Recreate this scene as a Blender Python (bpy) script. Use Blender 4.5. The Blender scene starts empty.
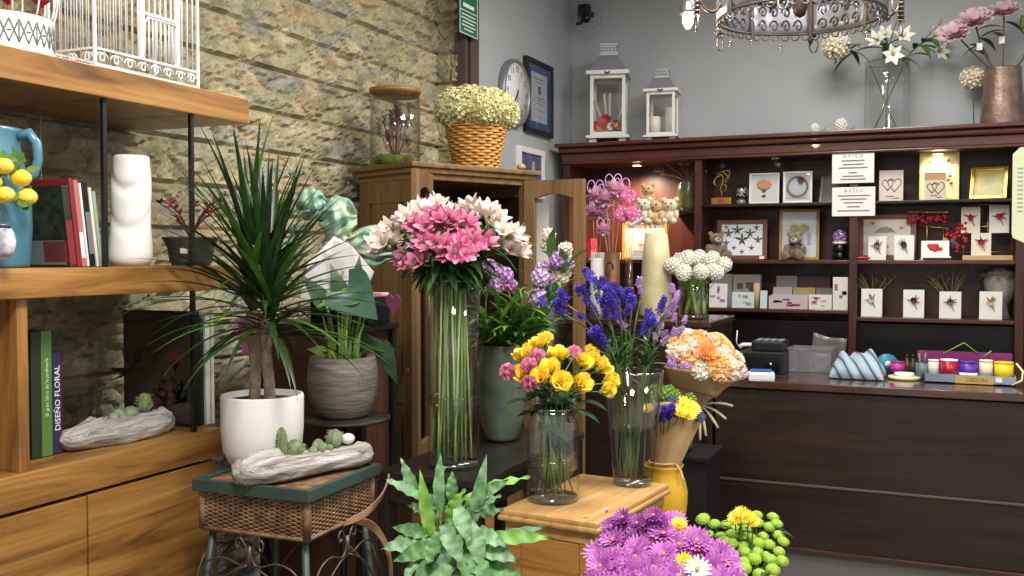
import bpy, bmesh, math, random
from mathutils import Vector as V, Matrix, Quaternion, noise
random.seed(7)
R = random.uniform
SC = bpy.context.scene
COL = SC.collection
PI = math.pi
rad = math.radians
# ------------------------------------------------------------------ camera model (metres; X along the back wall, Y along the stone wall)
F = 997.0; CAM = V((0, 0, 1.55)); YAW = rad(23.8); PITCH = math.atan(32/997)
FW = V((-math.sin(YAW)*math.cos(PITCH), math.cos(YAW)*math.cos(PITCH), -math.sin(PITCH)))
RT = V((math.cos(YAW), math.sin(YAW), 0))
UP = RT.cross(FW)
def ray(x, y): return FW + RT*((x-512)/F) + UP*((288-y)/F)
def PT(x, y, t): return CAM + ray(x, y)*t
def PY(x, y, Y): d = ray(x, y); return CAM + d*(Y/d.y)
def PX(x, y, X): d = ray(x, y); return CAM + d*(X/d.x)
def PZ(x, y, Z): d = ray(x, y); return CAM + d*((Z-1.55)/d.z)
def rect(x1, y1, x2, y2, Y):
    a = PY(x1, y2, Y); b = PY(x2, y1, Y); c = PY((x1+x2)/2, (y1+y2)/2, Y)
    h = PY((x1+x2)/2, y1, Y).z - PY((x1+x2)/2, y2, Y).z
    return c.x, PY((x1+x2)/2, y2, Y).z, b.x-a.x, h
# ------------------------------------------------------------------ materials
def lin(c):
    if isinstance(c, str):
        c = [int(c[i:i+2], 16)/255 for i in (0, 2, 4)]
        c = [x/12.92 if x <= .04045 else ((x+.055)/1.055)**2.4 for x in c]
    return (c[0], c[1], c[2], 1)
_M = {}
def nmat(name):
    m = bpy.data.materials.new(name); m.use_nodes = True
    nt = m.node_tree; nt.nodes.clear()
    out = nt.nodes.new('ShaderNodeOutputMaterial')
    return m, nt, out
def N(nt, t, **kw):
    n = nt.nodes.new(t)
    for k, v in kw.items():
        if k in n.inputs: n.inputs[k].default_value = v
        else: setattr(n, k, v)
    return n
def coords(nt, scale=(1, 1, 1), kind='Object'):
    tc = N(nt, 'ShaderNodeTexCoord'); mp = N(nt, 'ShaderNodeMapping')
    mp.inputs['Scale'].default_value = scale
    nt.links.new(tc.outputs[kind], mp.inputs['Vector']); return mp.outputs['Vector']
def ramp(nt, fac, stops):
    r = N(nt, 'ShaderNodeValToRGB'); e = r.color_ramp.elements
    while len(e) < len(stops): e.new(.5)
    for i, (p, c) in enumerate(stops): e[i].position = p; e[i].color = lin(c)
    nt.links.new(fac, r.inputs['Fac']); return r.outputs['Color']
def bump(nt, height, strength, dist, bs):
    b = N(nt, 'ShaderNodeBump', Strength=strength, Distance=dist)
    nt.links.new(height, b.inputs['Height']); nt.links.new(b.outputs['Normal'], bs.inputs['Normal'])
def mat(name, c, rough=.5, metal=0, c2=None, sc=8, bmp=0, bsc=60, trans=0, spec=.5, sheen=0, stretch=(1, 1, 1), det=3):
    if name in _M: return _M[name]
    m, nt, out = nmat(name)
    b = N(nt, 'ShaderNodeBsdfPrincipled', Roughness=rough, Metallic=metal)
    b.inputs['Specular IOR Level'].default_value = spec
    b.inputs['Sheen Weight'].default_value = sheen
    b.inputs['Base Color'].default_value = lin(c)
    if c2:
        n = N(nt, 'ShaderNodeTexNoise', Scale=sc, Detail=det)
        nt.links.new(coords(nt, stretch), n.inputs['Vector'])
        nt.links.new(ramp(nt, n.outputs['Fac'], [(.32, c), (.68, c2)]), b.inputs['Base Color'])
    if bmp:
        n2 = N(nt, 'ShaderNodeTexNoise', Scale=bsc, Detail=4)
        nt.links.new(coords(nt, stretch), n2.inputs['Vector']); bump(nt, n2.outputs['Fac'], bmp, .01, b)
    if trans:
        t = N(nt, 'ShaderNodeBsdfTranslucent'); mx = N(nt, 'ShaderNodeMixShader', Fac=trans)
        src = b.inputs['Base Color']
        if src.is_linked: nt.links.new(src.links[0].from_socket, t.inputs['Color'])
        else: t.inputs['Color'].default_value = lin(c)
        nt.links.new(b.outputs[0], mx.inputs[1]); nt.links.new(t.outputs[0], mx.inputs[2]); nt.links.new(mx.outputs[0], out.inputs[0])
    else: nt.links.new(b.outputs[0], out.inputs[0])
    _M[name] = m; return m
def wood(name, ca, cb, cc, axis=0, sc=1.0, rough=.45, coat=0, knots=0, spec=.4):
    if name in _M: return _M[name]
    m, nt, out = nmat(name)
    b = N(nt, 'ShaderNodeBsdfPrincipled', Roughness=rough)
    b.inputs['Coat Weight'].default_value = coat; b.inputs['Specular IOR Level'].default_value = spec
    s = [14*sc]*3; s[axis] = 1.1*sc
    v = coords(nt, s)
    n0 = N(nt, 'ShaderNodeTexNoise', Scale=.8, Detail=2)
    nt.links.new(v, n0.inputs['Vector'])
    n = N(nt, 'ShaderNodeTexNoise', Scale=1.6, Detail=6, Roughness=.62, Distortion=.9)
    nt.links.new(v, n.inputs['Vector'])
    s2 = [120*sc]*3; s2[axis] = 3*sc
    n2 = N(nt, 'ShaderNodeTexNoise', Scale=1.0, Detail=3)
    nt.links.new(coords(nt, s2), n2.inputs['Vector'])
    c1 = ramp(nt, n.outputs['Fac'], [(.3, ca), (.5, cb), (.72, cc)])
    mx = N(nt, 'ShaderNodeMix', data_type='RGBA', blend_type='MULTIPLY'); mx.inputs[0].default_value = .45
    nt.links.new(c1, mx.inputs[6]); nt.links.new(ramp(nt, n2.outputs['Fac'], [(.3, (.62, .58, .55)), (.6, (1, 1, 1))]), mx.inputs[7])
    nt.links.new(mx.outputs[2], b.inputs['Base Color'])
    bump(nt, n2.outputs['Fac'], .12, .003, b)
    nt.links.new(b.outputs[0], out.inputs[0]); _M[name] = m; return m
def glass(name, tint=(.95, .97, .96), edge=(.55, .62, .6), refl=.9, rough=.01):
    if name in _M: return _M[name]
    m, nt, out = nmat(name)
    lw = N(nt, 'ShaderNodeLayerWeight', Blend=.35)
    t = N(nt, 'ShaderNodeBsdfTransparent'); g = N(nt, 'ShaderNodeBsdfGlossy', Roughness=rough)
    nt.links.new(ramp(nt, lw.outputs['Facing'], [(.35, tint), (1, edge)]), t.inputs['Color'])
    lf = N(nt, 'ShaderNodeLayerWeight', Blend=.5)
    pw = N(nt, 'ShaderNodeMath', operation='POWER'); pw.inputs[1].default_value = 3.2; nt.links.new(lf.outputs['Facing'], pw.inputs[0])
    ml = N(nt, 'ShaderNodeMath', operation='MULTIPLY_ADD'); ml.inputs[1].default_value = refl*.9; ml.inputs[2].default_value = .075*refl; ml.use_clamp = True
    nt.links.new(pw.outputs[0], ml.inputs[0])
    mx = N(nt, 'ShaderNodeMixShader'); nt.links.new(ml.outputs[0], mx.inputs[0])
    nt.links.new(t.outputs[0], mx.inputs[1]); nt.links.new(g.outputs[0], mx.inputs[2]); nt.links.new(mx.outputs[0], out.inputs[0])
    _M[name] = m; return m
def emit(name, c, s):
    if name in _M: return _M[name]
    m, nt, out = nmat(name)
    e = N(nt, 'ShaderNodeEmission', Strength=s); e.inputs['Color'].default_value = lin(c)
    nt.links.new(e.outputs[0], out.inputs[0]); _M[name] = m; return m
# ------------------------------------------------------------------ mesh builder
def frame_of(d):
    d = V(d).normalized()
    a = V((0, 0, 1)) if abs(d.z) < .9 else V((1, 0, 0))
    s = d.cross(a).normalized(); return d, s, s.cross(d)
class MB:
    def __init__(self): self.v = []; self.f = []; self.s = []; self.m = []; self.mi = 0
    def add(self, vs, fs, smooth=True, M=None):
        o = len(self.v)
        for p in vs:
            p = V(p); self.v.append(M @ p if M else p)
        for f in fs: self.f.append([i+o for i in f]); self.s.append(smooth); self.m.append(self.mi)
        return self
    def box(self, c, s, bev=0, M=None):
        c = V(c); x, y, z = s[0]/2, s[1]/2, s[2]/2
        b = min(bev, x*.9, y*.9, z*.9)
        T = Matrix.Translation(c)
        if M: T = T @ M.to_4x4()
        if b <= 0:
            vs = [(i*x, j*y, k*z) for i in (-1, 1) for j in (-1, 1) for k in (-1, 1)]
            return self.add(vs, [(0, 1, 3, 2), (4, 6, 7, 5), (0, 4, 5, 1), (2, 3, 7, 6), (0, 2, 6, 4), (1, 5, 7, 3)], False, T)
        bm = bmesh.new(); bmesh.ops.create_cube(bm, size=1)
        bmesh.ops.scale(bm, vec=(s[0], s[1], s[2]), verts=bm.verts)
        bmesh.ops.bevel(bm, geom=list(bm.edges), offset=b, segments=2, affect='EDGES', profile=.6)
        bm.verts.index_update()
        self.add([v.co.copy() for v in bm.verts], [[v.index for v in f.verts] for f in bm.faces], False, T); bm.free(); return self
    def bar(self, a, b, w, h, bev=0):
        a = V(a); b = V(b); d, s, u = frame_of(b-a)
        M = Matrix((s, u, d)).transposed()
        return self.box((a+b)/2, (w, h, (b-a).length), bev, M)
    def tube(self, pts, r, n=8, closed=False, caps=True, M=None):
        pts = [V(p) for p in pts]; k = len(pts)
        rs = r if isinstance(r, (list, tuple)) else [r]*k
        ref = None; vs = []; fs = []
        for i, p in enumerate(pts):
            if closed: d = pts[(i+1) % k]-pts[i-1]
            else: d = pts[min(i+1, k-1)]-pts[max(i-1, 0)]
            if d.length < 1e-9: d = V((0, 0, 1))
            d.normalize()
            if ref is None: _, s, u = frame_of(d)
            else:
                s = ref-d*ref.dot(d)
                s = s.normalized() if s.length > 1e-6 else frame_of(d)[1]
                u = s.cross(d)
            ref = s
            for j in range(n):
                a = 2*PI*j/n; vs.append(p+(s*math.cos(a)+u*math.sin(a))*rs[i])
        for i in range(k if closed else k-1):
            for j in range(n):
                a = i*n+j; b = i*n+(j+1) % n; c = ((i+1) % k)*n
                fs.append((a, c+j, c+(j+1) % n, b))
        if caps and not closed: fs.append(tuple(range(n))); fs.append(tuple(range((k-1)*n, k*n))[::-1])
        return self.add(vs, fs, True, M)
    def lathe(self, prof, n=32, c=(0, 0, 0), M=None, dis=None):
        c = V(c); vs = []; fs = []
        for i, (r, z) in enumerate(prof):
            for j in range(n):
                a = 2*PI*j/n; rr = r*(1+(dis(a, z) if dis else 0))
                vs.append(c+V((rr*math.cos(a), rr*math.sin(a), z)))
        for i in range(len(prof)-1):
            for j in range(n):
                k = (j+1) % n; fs.append((i*n+j, i*n+k, (i+1)*n+k, (i+1)*n+j))
        fs.append(tuple(range(n))[::-1]); L = (len(prof)-1)*n; fs.append(tuple(range(L, L+n)))
        return self.add(vs, fs, True, M)
    def ell(self, c, r, nu=16, nv=10, M=None, dis=None):
        c = V(c); r = (r, r, r) if not hasattr(r, '__len__') else r
        vs = []; fs = []
        for i in range(nv+1):
            ph = PI*i/nv
            for j in range(nu):
                a = 2*PI*j/nu; p = V((math.sin(ph)*math.cos(a), math.sin(ph)*math.sin(a), math.cos(ph)))
                if dis: p = p*(1+dis(p))
                p = V((p.x*r[0], p.y*r[1], p.z*r[2]))
                vs.append(c+(M @ p if M else p))
        for i in range(nv):
            for j in range(nu):
                k = (j+1) % nu; fs.append((i*nu+j, (i+1)*nu+j, (i+1)*nu+k, i*nu+k))
        return self.add(vs, fs)
    def blade(self, base, d, up, L, W, bend=0, e=.7, fold=.2, n=6, wave=0, wf=4, base_w=.12, tip=.03, tw=0):
        pos = V(base); d = V(d).normalized(); s = d.cross(V(up))
        s = s.normalized() if s.length > 1e-5 else frame_of(d)[1]
        nr = s.cross(d); vs = []; fs = []
        for i in range(n+1):
            t = i/n; w = W*max(math.sin(PI*t**e), base_w*(1-t), tip)/2
            wz = wave*W*math.sin(t*PI*2*wf)
            vs += [pos-s*w+nr*(fold*w+wz), V(pos), pos+s*w+nr*(fold*w-wz)]
            pos = pos+d*(L/n)
            q = Quaternion(s, bend/n); d = q @ d; nr = q @ nr
            if tw: q = Quaternion(d, tw/n); s = q @ s; nr = q @ nr
        for i in range(n):
            a = i*3; fs += [(a, a+1, a+4, a+3), (a+1, a+2, a+5, a+4)]
        return self.add(vs, fs)
    def sheet(self, fn, nu, nv, smooth=True, thick=0, flip=False):
        P = [[V(fn(i/nu, j/nv)) for j in range(nv+1)] for i in range(nu+1)]
        w = nv+1; vs = [p for r in P for p in r]
        fs = [(i*w+j, (i+1)*w+j, (i+1)*w+j+1, i*w+j+1) for i in range(nu) for j in range(nv)]
        if thick:
            nn = []
            for i in range(nu+1):
                for j in range(nv+1):
                    a = P[min(i+1, nu)][j]-P[max(i-1, 0)][j]; b = P[i][min(j+1, nv)]-P[i][max(j-1, 0)]
                    c = a.cross(b); nn.append(c.normalized() if c.length > 1e-9 else V((0, 0, 1)))
            k = len(vs); vs = vs+[p-q*thick for p, q in zip(vs, nn)]
            fs = fs+[tuple(i+k for i in f[::-1]) for f in fs]
            bd = [(i*w) for i in range(nu+1)]+[nu*w+j for j in range(1, nv+1)]+[i*w+nv for i in range(nu-1, -1, -1)]+[j for j in range(nv-1, 0, -1)]
            for a, b in zip(bd, bd[1:]+bd[:1]): fs.append((a, a+k, b+k, b))
        return self.add(vs, fs, smooth)
    def prism(self, poly, d, M=None, smooth=False):   # polygon in local x,z; thickness along y
        k = len(poly); vs = [(x, -d/2, z) for x, z in poly]+[(x, d/2, z) for x, z in poly]
        fs = [tuple(range(k)), tuple(range(k, 2*k))[::-1]]+[(i, i+k, (i+1) % k+k, (i+1) % k) for i in range(k)]
        return self.add(vs, fs, smooth, M)
    def text(self, s, size, M, ext=.0006, align='CENTER'):
        cu = bpy.data.curves.new('txt', 'FONT'); cu.body = s; cu.size = size; cu.extrude = ext; cu.align_x = align; cu.align_y = 'CENTER'; cu.resolution_u = 2
        ob = bpy.data.objects.new('txt', cu); me = bpy.data.meshes.new_from_object(ob)
        self.add([v.co.copy() for v in me.vertices], [list(p.vertices) for p in me.polygons], False, M @ Matrix.Rotation(PI/2, 4, 'X'))
        bpy.data.objects.remove(ob); bpy.data.curves.remove(cu); bpy.data.meshes.remove(me); return self
    def mesh(self, name, mats, off=None):
        me = bpy.data.meshes.new(name)
        vs = [tuple(p-off) if off else tuple(p) for p in self.v]
        me.from_pydata(vs, [], self.f)
        me.polygons.foreach_set('use_smooth', self.s); me.polygons.foreach_set('material_index', self.m)
        for m in (mats if isinstance(mats, (list, tuple)) else [mats]): me.materials.append(m)
        me.update(); return me
    def build(self, name, mats, parent=None, world=False, label=None):
        off = None
        if world and parent is not None:
            r = parent
            while r.parent: r = r.parent
            off = V(r.location)
        o = bpy.data.objects.new(name, self.mesh(name, mats, off)); COL.objects.link(o)
        if parent: o.parent = parent
        if label: o['label'] = label
        return o
def tag(o, label=None, cat=None, group=None, kind=None):
    if label: o['label'] = label
    if cat: o['category'] = cat
    if group: o['group'] = group
    if kind: o['kind'] = kind
    return o
def thing(name, label, cat, loc=(0, 0, 0), rz=0, group=None):
    o = bpy.data.objects.new(name, None); COL.objects.link(o); o.empty_display_size = .05
    o.location = loc; o.rotation_euler = (0, 0, rz); return tag(o, label, cat, group)
def inst(name, me, parent, loc, rot=None, sc=1):
    o = bpy.data.objects.new(name, me); COL.objects.link(o); o.parent = parent; o.location = loc
    if rot is not None: o.rotation_mode = 'QUATERNION'; o.rotation_quaternion = rot
    o.scale = (sc, sc, sc) if not hasattr(sc, '__len__') else sc
    return o
def single(name, mb, mats, label, cat, loc=(0, 0, 0), rz=0, group=None):
    """A thing that is one mesh, local coordinates around its base."""
    o = mb.build(name, mats); o.location = loc; o.rotation_euler = (0, 0, rz); return tag(o, label, cat, group)
def bez(a, b, c, n=8):
    a, b, c = V(a), V(b), V(c)
    return [a*(1-t)**2+b*2*t*(1-t)+c*t*t for t in [i/n for i in range(n+1)]]
def cr(P, n=5):
    P = [V(p) for p in P]; o = []
    for i in range(len(P)-1):
        a, b, c, d = P[max(i-1, 0)], P[i], P[i+1], P[min(i+2, len(P)-1)]
        for k in range(n):
            t = k/n; o.append((b*2+(c-a)*t+(a*2-b*5+c*4-d)*t*t+(b*3-a-c*3+d)*t**3)*.5)
    return o+[P[-1]]
def arc(c, r, a0, a1, n=12, u=V((1, 0, 0)), w=V((0, 0, 1))):
    return [V(c)+(u*math.cos(a0+(a1-a0)*i/n)+w*math.sin(a0+(a1-a0)*i/n))*r for i in range(n+1)]
def track(d, roll=0):
    q = V(d).normalized().to_track_quat('Z', 'Y'); return q @ Quaternion((0, 0, 1), roll)
def Mloc(p, rx=0, ry=0, rz=0):
    return Matrix.Translation(V(p)) @ Matrix.Rotation(rz, 4, 'Z') @ Matrix.Rotation(ry, 4, 'Y') @ Matrix.Rotation(rx, 4, 'X')
# ------------------------------------------------------------------ palette
OAK = wood('oak_x', '5c3b16', '946731', 'b0864a', 1, .8, .42, .15)
OAKV = wood('oak_upright', '5c3b16', '946731', 'b0864a', 2, .8, .42, .15)
PINE = wood('old_pine', '5f4527', '785b37', '8a6d45', 2, .7, .55)
PINEH = wood('old_pine_level', '5f4527', '785b37', '8a6d45', 1, .7, .55)
PINEY = wood('yellow_pine', 'a3763a', 'be945a', 'ceab72', 1, .6, .5)
PINEO = wood('orange_pine', '8a5a26', 'b37d3d', 'c08f50', 0, .7, .45)
MAHO = wood('mahogany', '331712', '4a231b', '5b2f24', 2, .8, .38, .15)
MAHOH = wood('mahogany_level', '3a1c16', '52291f', '643729', 0, .8, .33, .2)
WENGE = wood('wenge', '1f1513', '2b1d1a', '35251f', 0, .8, .38, .1)
WENGET = wood('wenge_top', '33211c', '452e26', '563a2f', 0, .8, .2, .4)
BLACK = mat('black_paint', '141312', .4)
BLACKG = mat('black_gloss', '0e0d0d', .18)
TABLEB = wood('black_stained', '191614', '231f1c', '2e2925', 1, .8, .3)
WHITE = mat('white_metal', 'e9e7e4', .4)
CHALK = mat('white_chalk_paint', 'e2e0da', .6, c2='d3d1ca', sc=5)
PAPER = mat('white_paper', 'e6e3dc', .7)
CREAM = mat('cream_card', 'e5dcc4', .7)
GREYP = mat('lantern_grey', '8b8d90', .5, .3)
GOLD = mat('gold_metal', 'b98f3e', .3, .9)
CHROME = mat('chrome', 'c9c9c9', .15, 1)
LEAF = mat('leaf_green', '3f6a2b', .42, c2='5d8a3a', sc=14, trans=.18)
LEAFL = mat('leaf_light', '6f9a3c', .42, c2='8db551', sc=14, trans=.2)
LEAFD = mat('leaf_dark', '1f3a1f', .4, c2='345a2d', sc=12, trans=.1)
STEM = mat('stem_green', '5c7d35', .5, c2='7d9a48', sc=10)
STEMD = mat('stem_dark', '3c5a2a', .5, c2='55713a', sc=10)
STEML = mat('stem_pale', 'a3c257', .5, c2='c3da80', sc=10, trans=.15)
SOIL = mat('soil', '2e2118', .95, c2='4a3626', sc=60, bmp=.8, bsc=120)
KRAFT = mat('kraft_paper', 'c29e6b', .75, c2='d5b283', sc=4, bmp=.15, bsc=30, trans=.15)
WICK = mat('wicker', '5a412c', .6, c2='8a6a4a', sc=30)
WICKL = mat('honey_wicker', 'b17c38', .55, c2='cf9d55', sc=30)
TEAL = mat('dark_teal_paint', '33463f', .5, c2='2b3b36', sc=8)
GLASS = glass('clear_glass', (.98, .988, .984), (.80, .84, .82), .75)
GLASSP = glass('pane_glass', (.96, .97, .97), (.75, .8, .8), .55)
WATER = glass('vase_water', (.93, .945, .895), (.80, .83, .74), .5)
RIM = glass('glass_edge', (.82, .87, .85), (.6, .67, .65), 2.2)
YEL = mat('petal_yellow', 'f6d326', .55, c2='f9e25a', sc=30, trans=.15)
YELO = mat('petal_yellow_deep', 'f0c022', .6)
PINK = mat('petal_pink', 'd87a9f', .55, c2='e9a9bd', sc=25, trans=.15)
PINKD = mat('petal_deep_pink', 'c64c80', .5, c2='dd80a4', sc=40, trans=.15)
BLUSH = mat('petal_blush', 'eccbc7', .55, c2='f8efe6', sc=30, trans=.15)
IVORY = mat('petal_ivory', 'efe6d0', .55, c2='f4d9cf', sc=30, trans=.15)
WHT = mat('petal_white', 'f3f1e6', .55, c2='e6e6d2', sc=25, trans=.12)
PURP = mat('petal_violet', '43309f', .55, c2='6f5bcc', sc=60, trans=.1)
LILAC = mat('petal_lilac', 'b98ac9', .55, c2='d3aedd', sc=60, trans=.12)
LAV = mat('petal_lavender', 'c3a0cf', .55, c2='e0c9e4', sc=40, trans=.12)
MAG = mat('petal_magenta', 'a23c9f', .55, c2='d184ca', sc=45, trans=.12)
MAGC = mat('magenta_heart', 'b98d5d', .7)
LIME = mat('petal_lime', '7fa326', .6, c2='9dbd3c', sc=40, bmp=.6, bsc=200)
ORNG = mat('petal_orange', 'e2702b', .55, c2='ee9a52', sc=40, trans=.1)
PEACH = mat('petal_peach', 'e3a56c', .6, c2='f0c79a', sc=40, trans=.1)
RED = mat('petal_red', 'a31628', .5, c2='c22a3c', sc=40)
BURG = mat('dried_burgundy', '5a1f28', .7, c2='7c3036', sc=30)
MOSS = mat('moss_green', '4f6a1f', .9, c2='7e9433', sc=40, bmp=1, bsc=120)
INK = mat('ink', '26242a', .6)
GREYINK = mat('grey_ink', '77757a', .7)
# ------------------------------------------------------------------ setting
def wallmat(name, ca, cb):
    m, nt, out = nmat(name); b = N(nt, 'ShaderNodeBsdfPrincipled', Roughness=.75)
    v = coords(nt); n = N(nt, 'ShaderNodeTexNoise', Scale=2.2, Detail=5); nt.links.new(v, n.inputs['Vector'])
    nt.links.new(ramp(nt, n.outputs['Fac'], [(.3, ca), (.7, cb)]), b.inputs['Base Color'])
    n2 = N(nt, 'ShaderNodeTexNoise', Scale=90, Detail=3); nt.links.new(v, n2.inputs['Vector']); bump(nt, n2.outputs['Fac'], .12, .004, b)
    nt.links.new(b.outputs[0], out.inputs[0]); return m
GREYW = wallmat('grey_plaster', 'a3a7a9', 'afb2b4')
XS, XG, YS, YB, ZC = -2.57, -2.45, 4.82, 6.6, 3.45
def struct(name, mb, m): o = mb.build(name, m); o['kind'] = 'structure'; return o
fm, nt, out = nmat('floor_tiles')
b = N(nt, 'ShaderNodeBsdfPrincipled', Roughness=.35)
br = N(nt, 'ShaderNodeTexBrick'); br.offset = 0; br.inputs['Scale'].default_value = 1
for k, v in (('Color1', lin('5d5750')), ('Color2', lin('67605a')), ('Mortar', lin('39352f')), ('Mortar Size', .006), ('Brick Width', .45), ('Row Height', .45)): br.inputs[k].default_value = v
nt.links.new(coords(nt), br.inputs['Vector']); nt.links.new(br.outputs['Color'], b.inputs['Base Color']); nt.links.new(b.outputs[0], out.inputs[0])
struct('floor', MB().box((.4, 2.8, -.05), (6.2, 7.8, .1)), fm)
struct('ceiling', MB().box((.4, 2.8, ZC+.05), (6.2, 7.8, .1)), mat('ceiling_white', 'd8d7d4', .8))
struct('wall_back', MB().box((.5, YB+.05, ZC/2), (6.0, .1, ZC)), GREYW)
mb = MB(); mb.box((XG-.1, (YS+YB)/2+.07, ZC/2), (.2, YB-YS+.06, ZC)); struct('wall_left', mb, GREYW)
# stone cladding: split-face ledge panels, sixteen centimetres high
def stone_wall(name, fn, nu, nv):
    vs = []; cols = []
    pal = [(.50, .43, .27), (.43, .39, .26), (.54, .47, .30), (.40, .38, .28), (.48, .37, .22), (.36, .35, .29), (.52, .46, .33), (.42, .37, .22)]
    for i in range(nu+1):
        for j in range(nv+1):
            a, z, P, nr = fn(i/nu, j/nv)
            row = math.floor(z/.165); fz = z/.165-row; sh = (row % 2)*.31+row*.11
            fa = ((a+sh)/.62) % 1.0
            w = noise.noise_vector(V((a*7, z*9, row*3.1)))
            q = V((a*6.2+w.x*.7, z*19+w.y*.9+row*.7, row*5.0))
            ds, pts = noise.voronoi(q, distance_metric='DISTANCE')
            edge = ds[1]-ds[0]
            c = pts[0]; h = (math.sin(c.x*12.9898+c.y*78.233+c.z*37.7)*43758.5453) % 1.0
            h2 = (math.sin(c.x*39.3+c.y*11.1+c.z*17.7)*24634.63) % 1.0
            d = .004+.013*h+.007*noise.noise(V((a*13, z*34, 1)))
            d -= .017*max(0, 1-edge/.11)
            d += .005*(noise.noise(V((a*50, z*90, 4))))
            gz = min(fz, 1-fz)*.165
            if gz < .0066: d = -.013
            ga = min(fa, 1-fa)*.62
            if ga < .005: d = min(d, -.006)
            vs.append(P+nr*d)
            k = pal[int(h2*7.999)]; g = .8+.35*noise.fractal(V((a*10, z*16, 2)), 1, 2, 4)+.1*noise.noise(V((a*2, z*2, 9)))
            cols.append((max(0, k[0]*g*.94), max(0, k[1]*g*.94), max(0, k[2]*g*.88), 1))
    w = nv+1
    fs = [(i*w+j, (i+1)*w+j, (i+1)*w+j+1, i*w+j+1) for i in range(nu) for j in range(nv)]
    me = bpy.data.meshes.new(name); me.from_pydata([tuple(p) for p in vs], [], fs)
    at = me.color_attributes.new('stone', 'FLOAT_COLOR', 'POINT')
    at.data.foreach_set('color', [x for c in cols for x in c])
    me.materials.append(STONE); me.update()
    o = bpy.data.objects.new(name, me); COL.objects.link(o); o['kind'] = 'structure'; return o
STONE, nt, out = nmat('ledge_stone')
b = N(nt, 'ShaderNodeBsdfPrincipled', Roughness=.8)
at = N(nt, 'ShaderNodeVertexColor'); at.layer_name = 'stone'
n = N(nt, 'ShaderNodeTexNoise', Scale=55, Detail=5, Roughness=.7); nt.links.new(coords(nt, (1, 1, 1.8)), n.inputs['Vector'])
mx = N(nt, 'ShaderNodeMix', data_type='RGBA', blend_type='MULTIPLY'); mx.inputs[0].default_value = .6
nt.links.new(at.outputs['Color'], mx.inputs[6]); nt.links.new(ramp(nt, n.outputs['Fac'], [(.3, (.5, .5, .5)), (.62, (1.25, 1.22, 1.15))]), mx.inputs[7])
nt.links.new(mx.outputs[2], b.inputs['Base Color']); bump(nt, n.outputs['Fac'], .38, .010, b); nt.links.new(b.outputs[0], out.inputs[0])
Y0 = .6
stone_wall('wall_stone', lambda u, v: (Y0+(YS-Y0)*u, .3+(ZC-.3)*v, V((XS, Y0+(YS-Y0)*u, .3+(ZC-.3)*v)), V((1, 0, 0))), 330, 250)
stone_wall('wall_stone_return', lambda u, v: (XS+(XG+.01-XS)*u+3, .3+(ZC-.3)*v, V((XS+(XG+.01-XS)*u, YS, .3+(ZC-.3)*v)), V((0, -1, 0))), 12, 250)
struct('wall_stone_base', MB().box((XS-.06, 1.9, ZC/2), (.08, 6.0, ZC)), GREYW)
# stained door frame beside the stone return
DOORF = mat('brown_frame', '4a3a39', .5, c2='574645', sc=6)
y0, y1, y2, y3 = YS+.03, PX(462, 60, -2.42).y, PX(468, 60, -2.42).y, PX(476, 60, -2.42).y
mb = MB(); mb.box((-2.43, (y0+y1)/2, ZC/2), (.06, y1-y0, ZC), .004); mb.box((-2.43, (y2+y3)/2, ZC/2), (.06, y3-y2, ZC), .004); mb.box((-2.45, (y1+y2)/2, ZC/2), (.02, y2-y1+.02, ZC))
struct('trim_1', mb, DOORF)
# ------------------------------------------------------------------ camera, light
cam = bpy.data.cameras.new('camera'); co = bpy.data.objects.new('camera', cam); COL.objects.link(co)
cam.sensor_width = 36; cam.lens = 36*F/1024; cam.clip_start = .05
Mx = Matrix((RT, UP, -FW)).transposed().to_4x4(); Mx.translation = CAM; co.matrix_world = Mx; SC.camera = co
w = bpy.data.worlds.new('shop_daylight'); w.use_nodes = True; SC.world = w
w.node_tree.nodes['Background'].inputs[0].default_value = (1, .985, .96, 1); w.node_tree.nodes['Background'].inputs[1].default_value = .85
def area(name, loc, size, e, c=(1, .975, .945), rot=(0, 0, 0), sy=None):
    l = bpy.data.lights.new(name, 'AREA'); l.energy = e; l.color = c; l.size = size
    if sy: l.shape = 'RECTANGLE'; l.size_y = sy
    o = bpy.data.objects.new(name, l); COL.objects.link(o); o.location = loc; o.rotation_euler = rot; return o
def spot(name, loc, e, c, ang=100, r=.03, aim=None):
    l = bpy.data.lights.new(name, 'SPOT'); l.energy = e; l.color = c; l.spot_size = rad(ang); l.spot_blend = .8; l.shadow_soft_size = r
    o = bpy.data.objects.new(name, l); COL.objects.link(o); o.location = loc
    if aim: o.rotation_mode = 'QUATERNION'; o.rotation_quaternion = (V(aim)-V(loc)).to_track_quat('-Z', 'Y')
    return o
for nm, lc, e in (('ceiling_lamp_front', (-.5, .9, 3.35), 125), ('ceiling_lamp_middle', (-.6, 3.3, 3.35), 70), ('ceiling_lamp_back', (-.5, 4.9, 3.35), 45), ('ceiling_lamp_side', (1.5, 2.6, 3.35), 75)):
    area(nm, lc, .7, e)
SC.view_settings.view_transform = 'Standard'; SC.view_settings.look = 'None'; SC.view_settings.gamma = 1; SC.view_settings.exposure = 0
SC.view_settings.use_curve_mapping = False
SC.cycles.use_denoising = True; SC.cycles.max_bounces = 12; SC.cycles.transparent_max_bounces = 40; SC.cycles.caustics_reflective = False; SC.cycles.caustics_refractive = False
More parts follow.
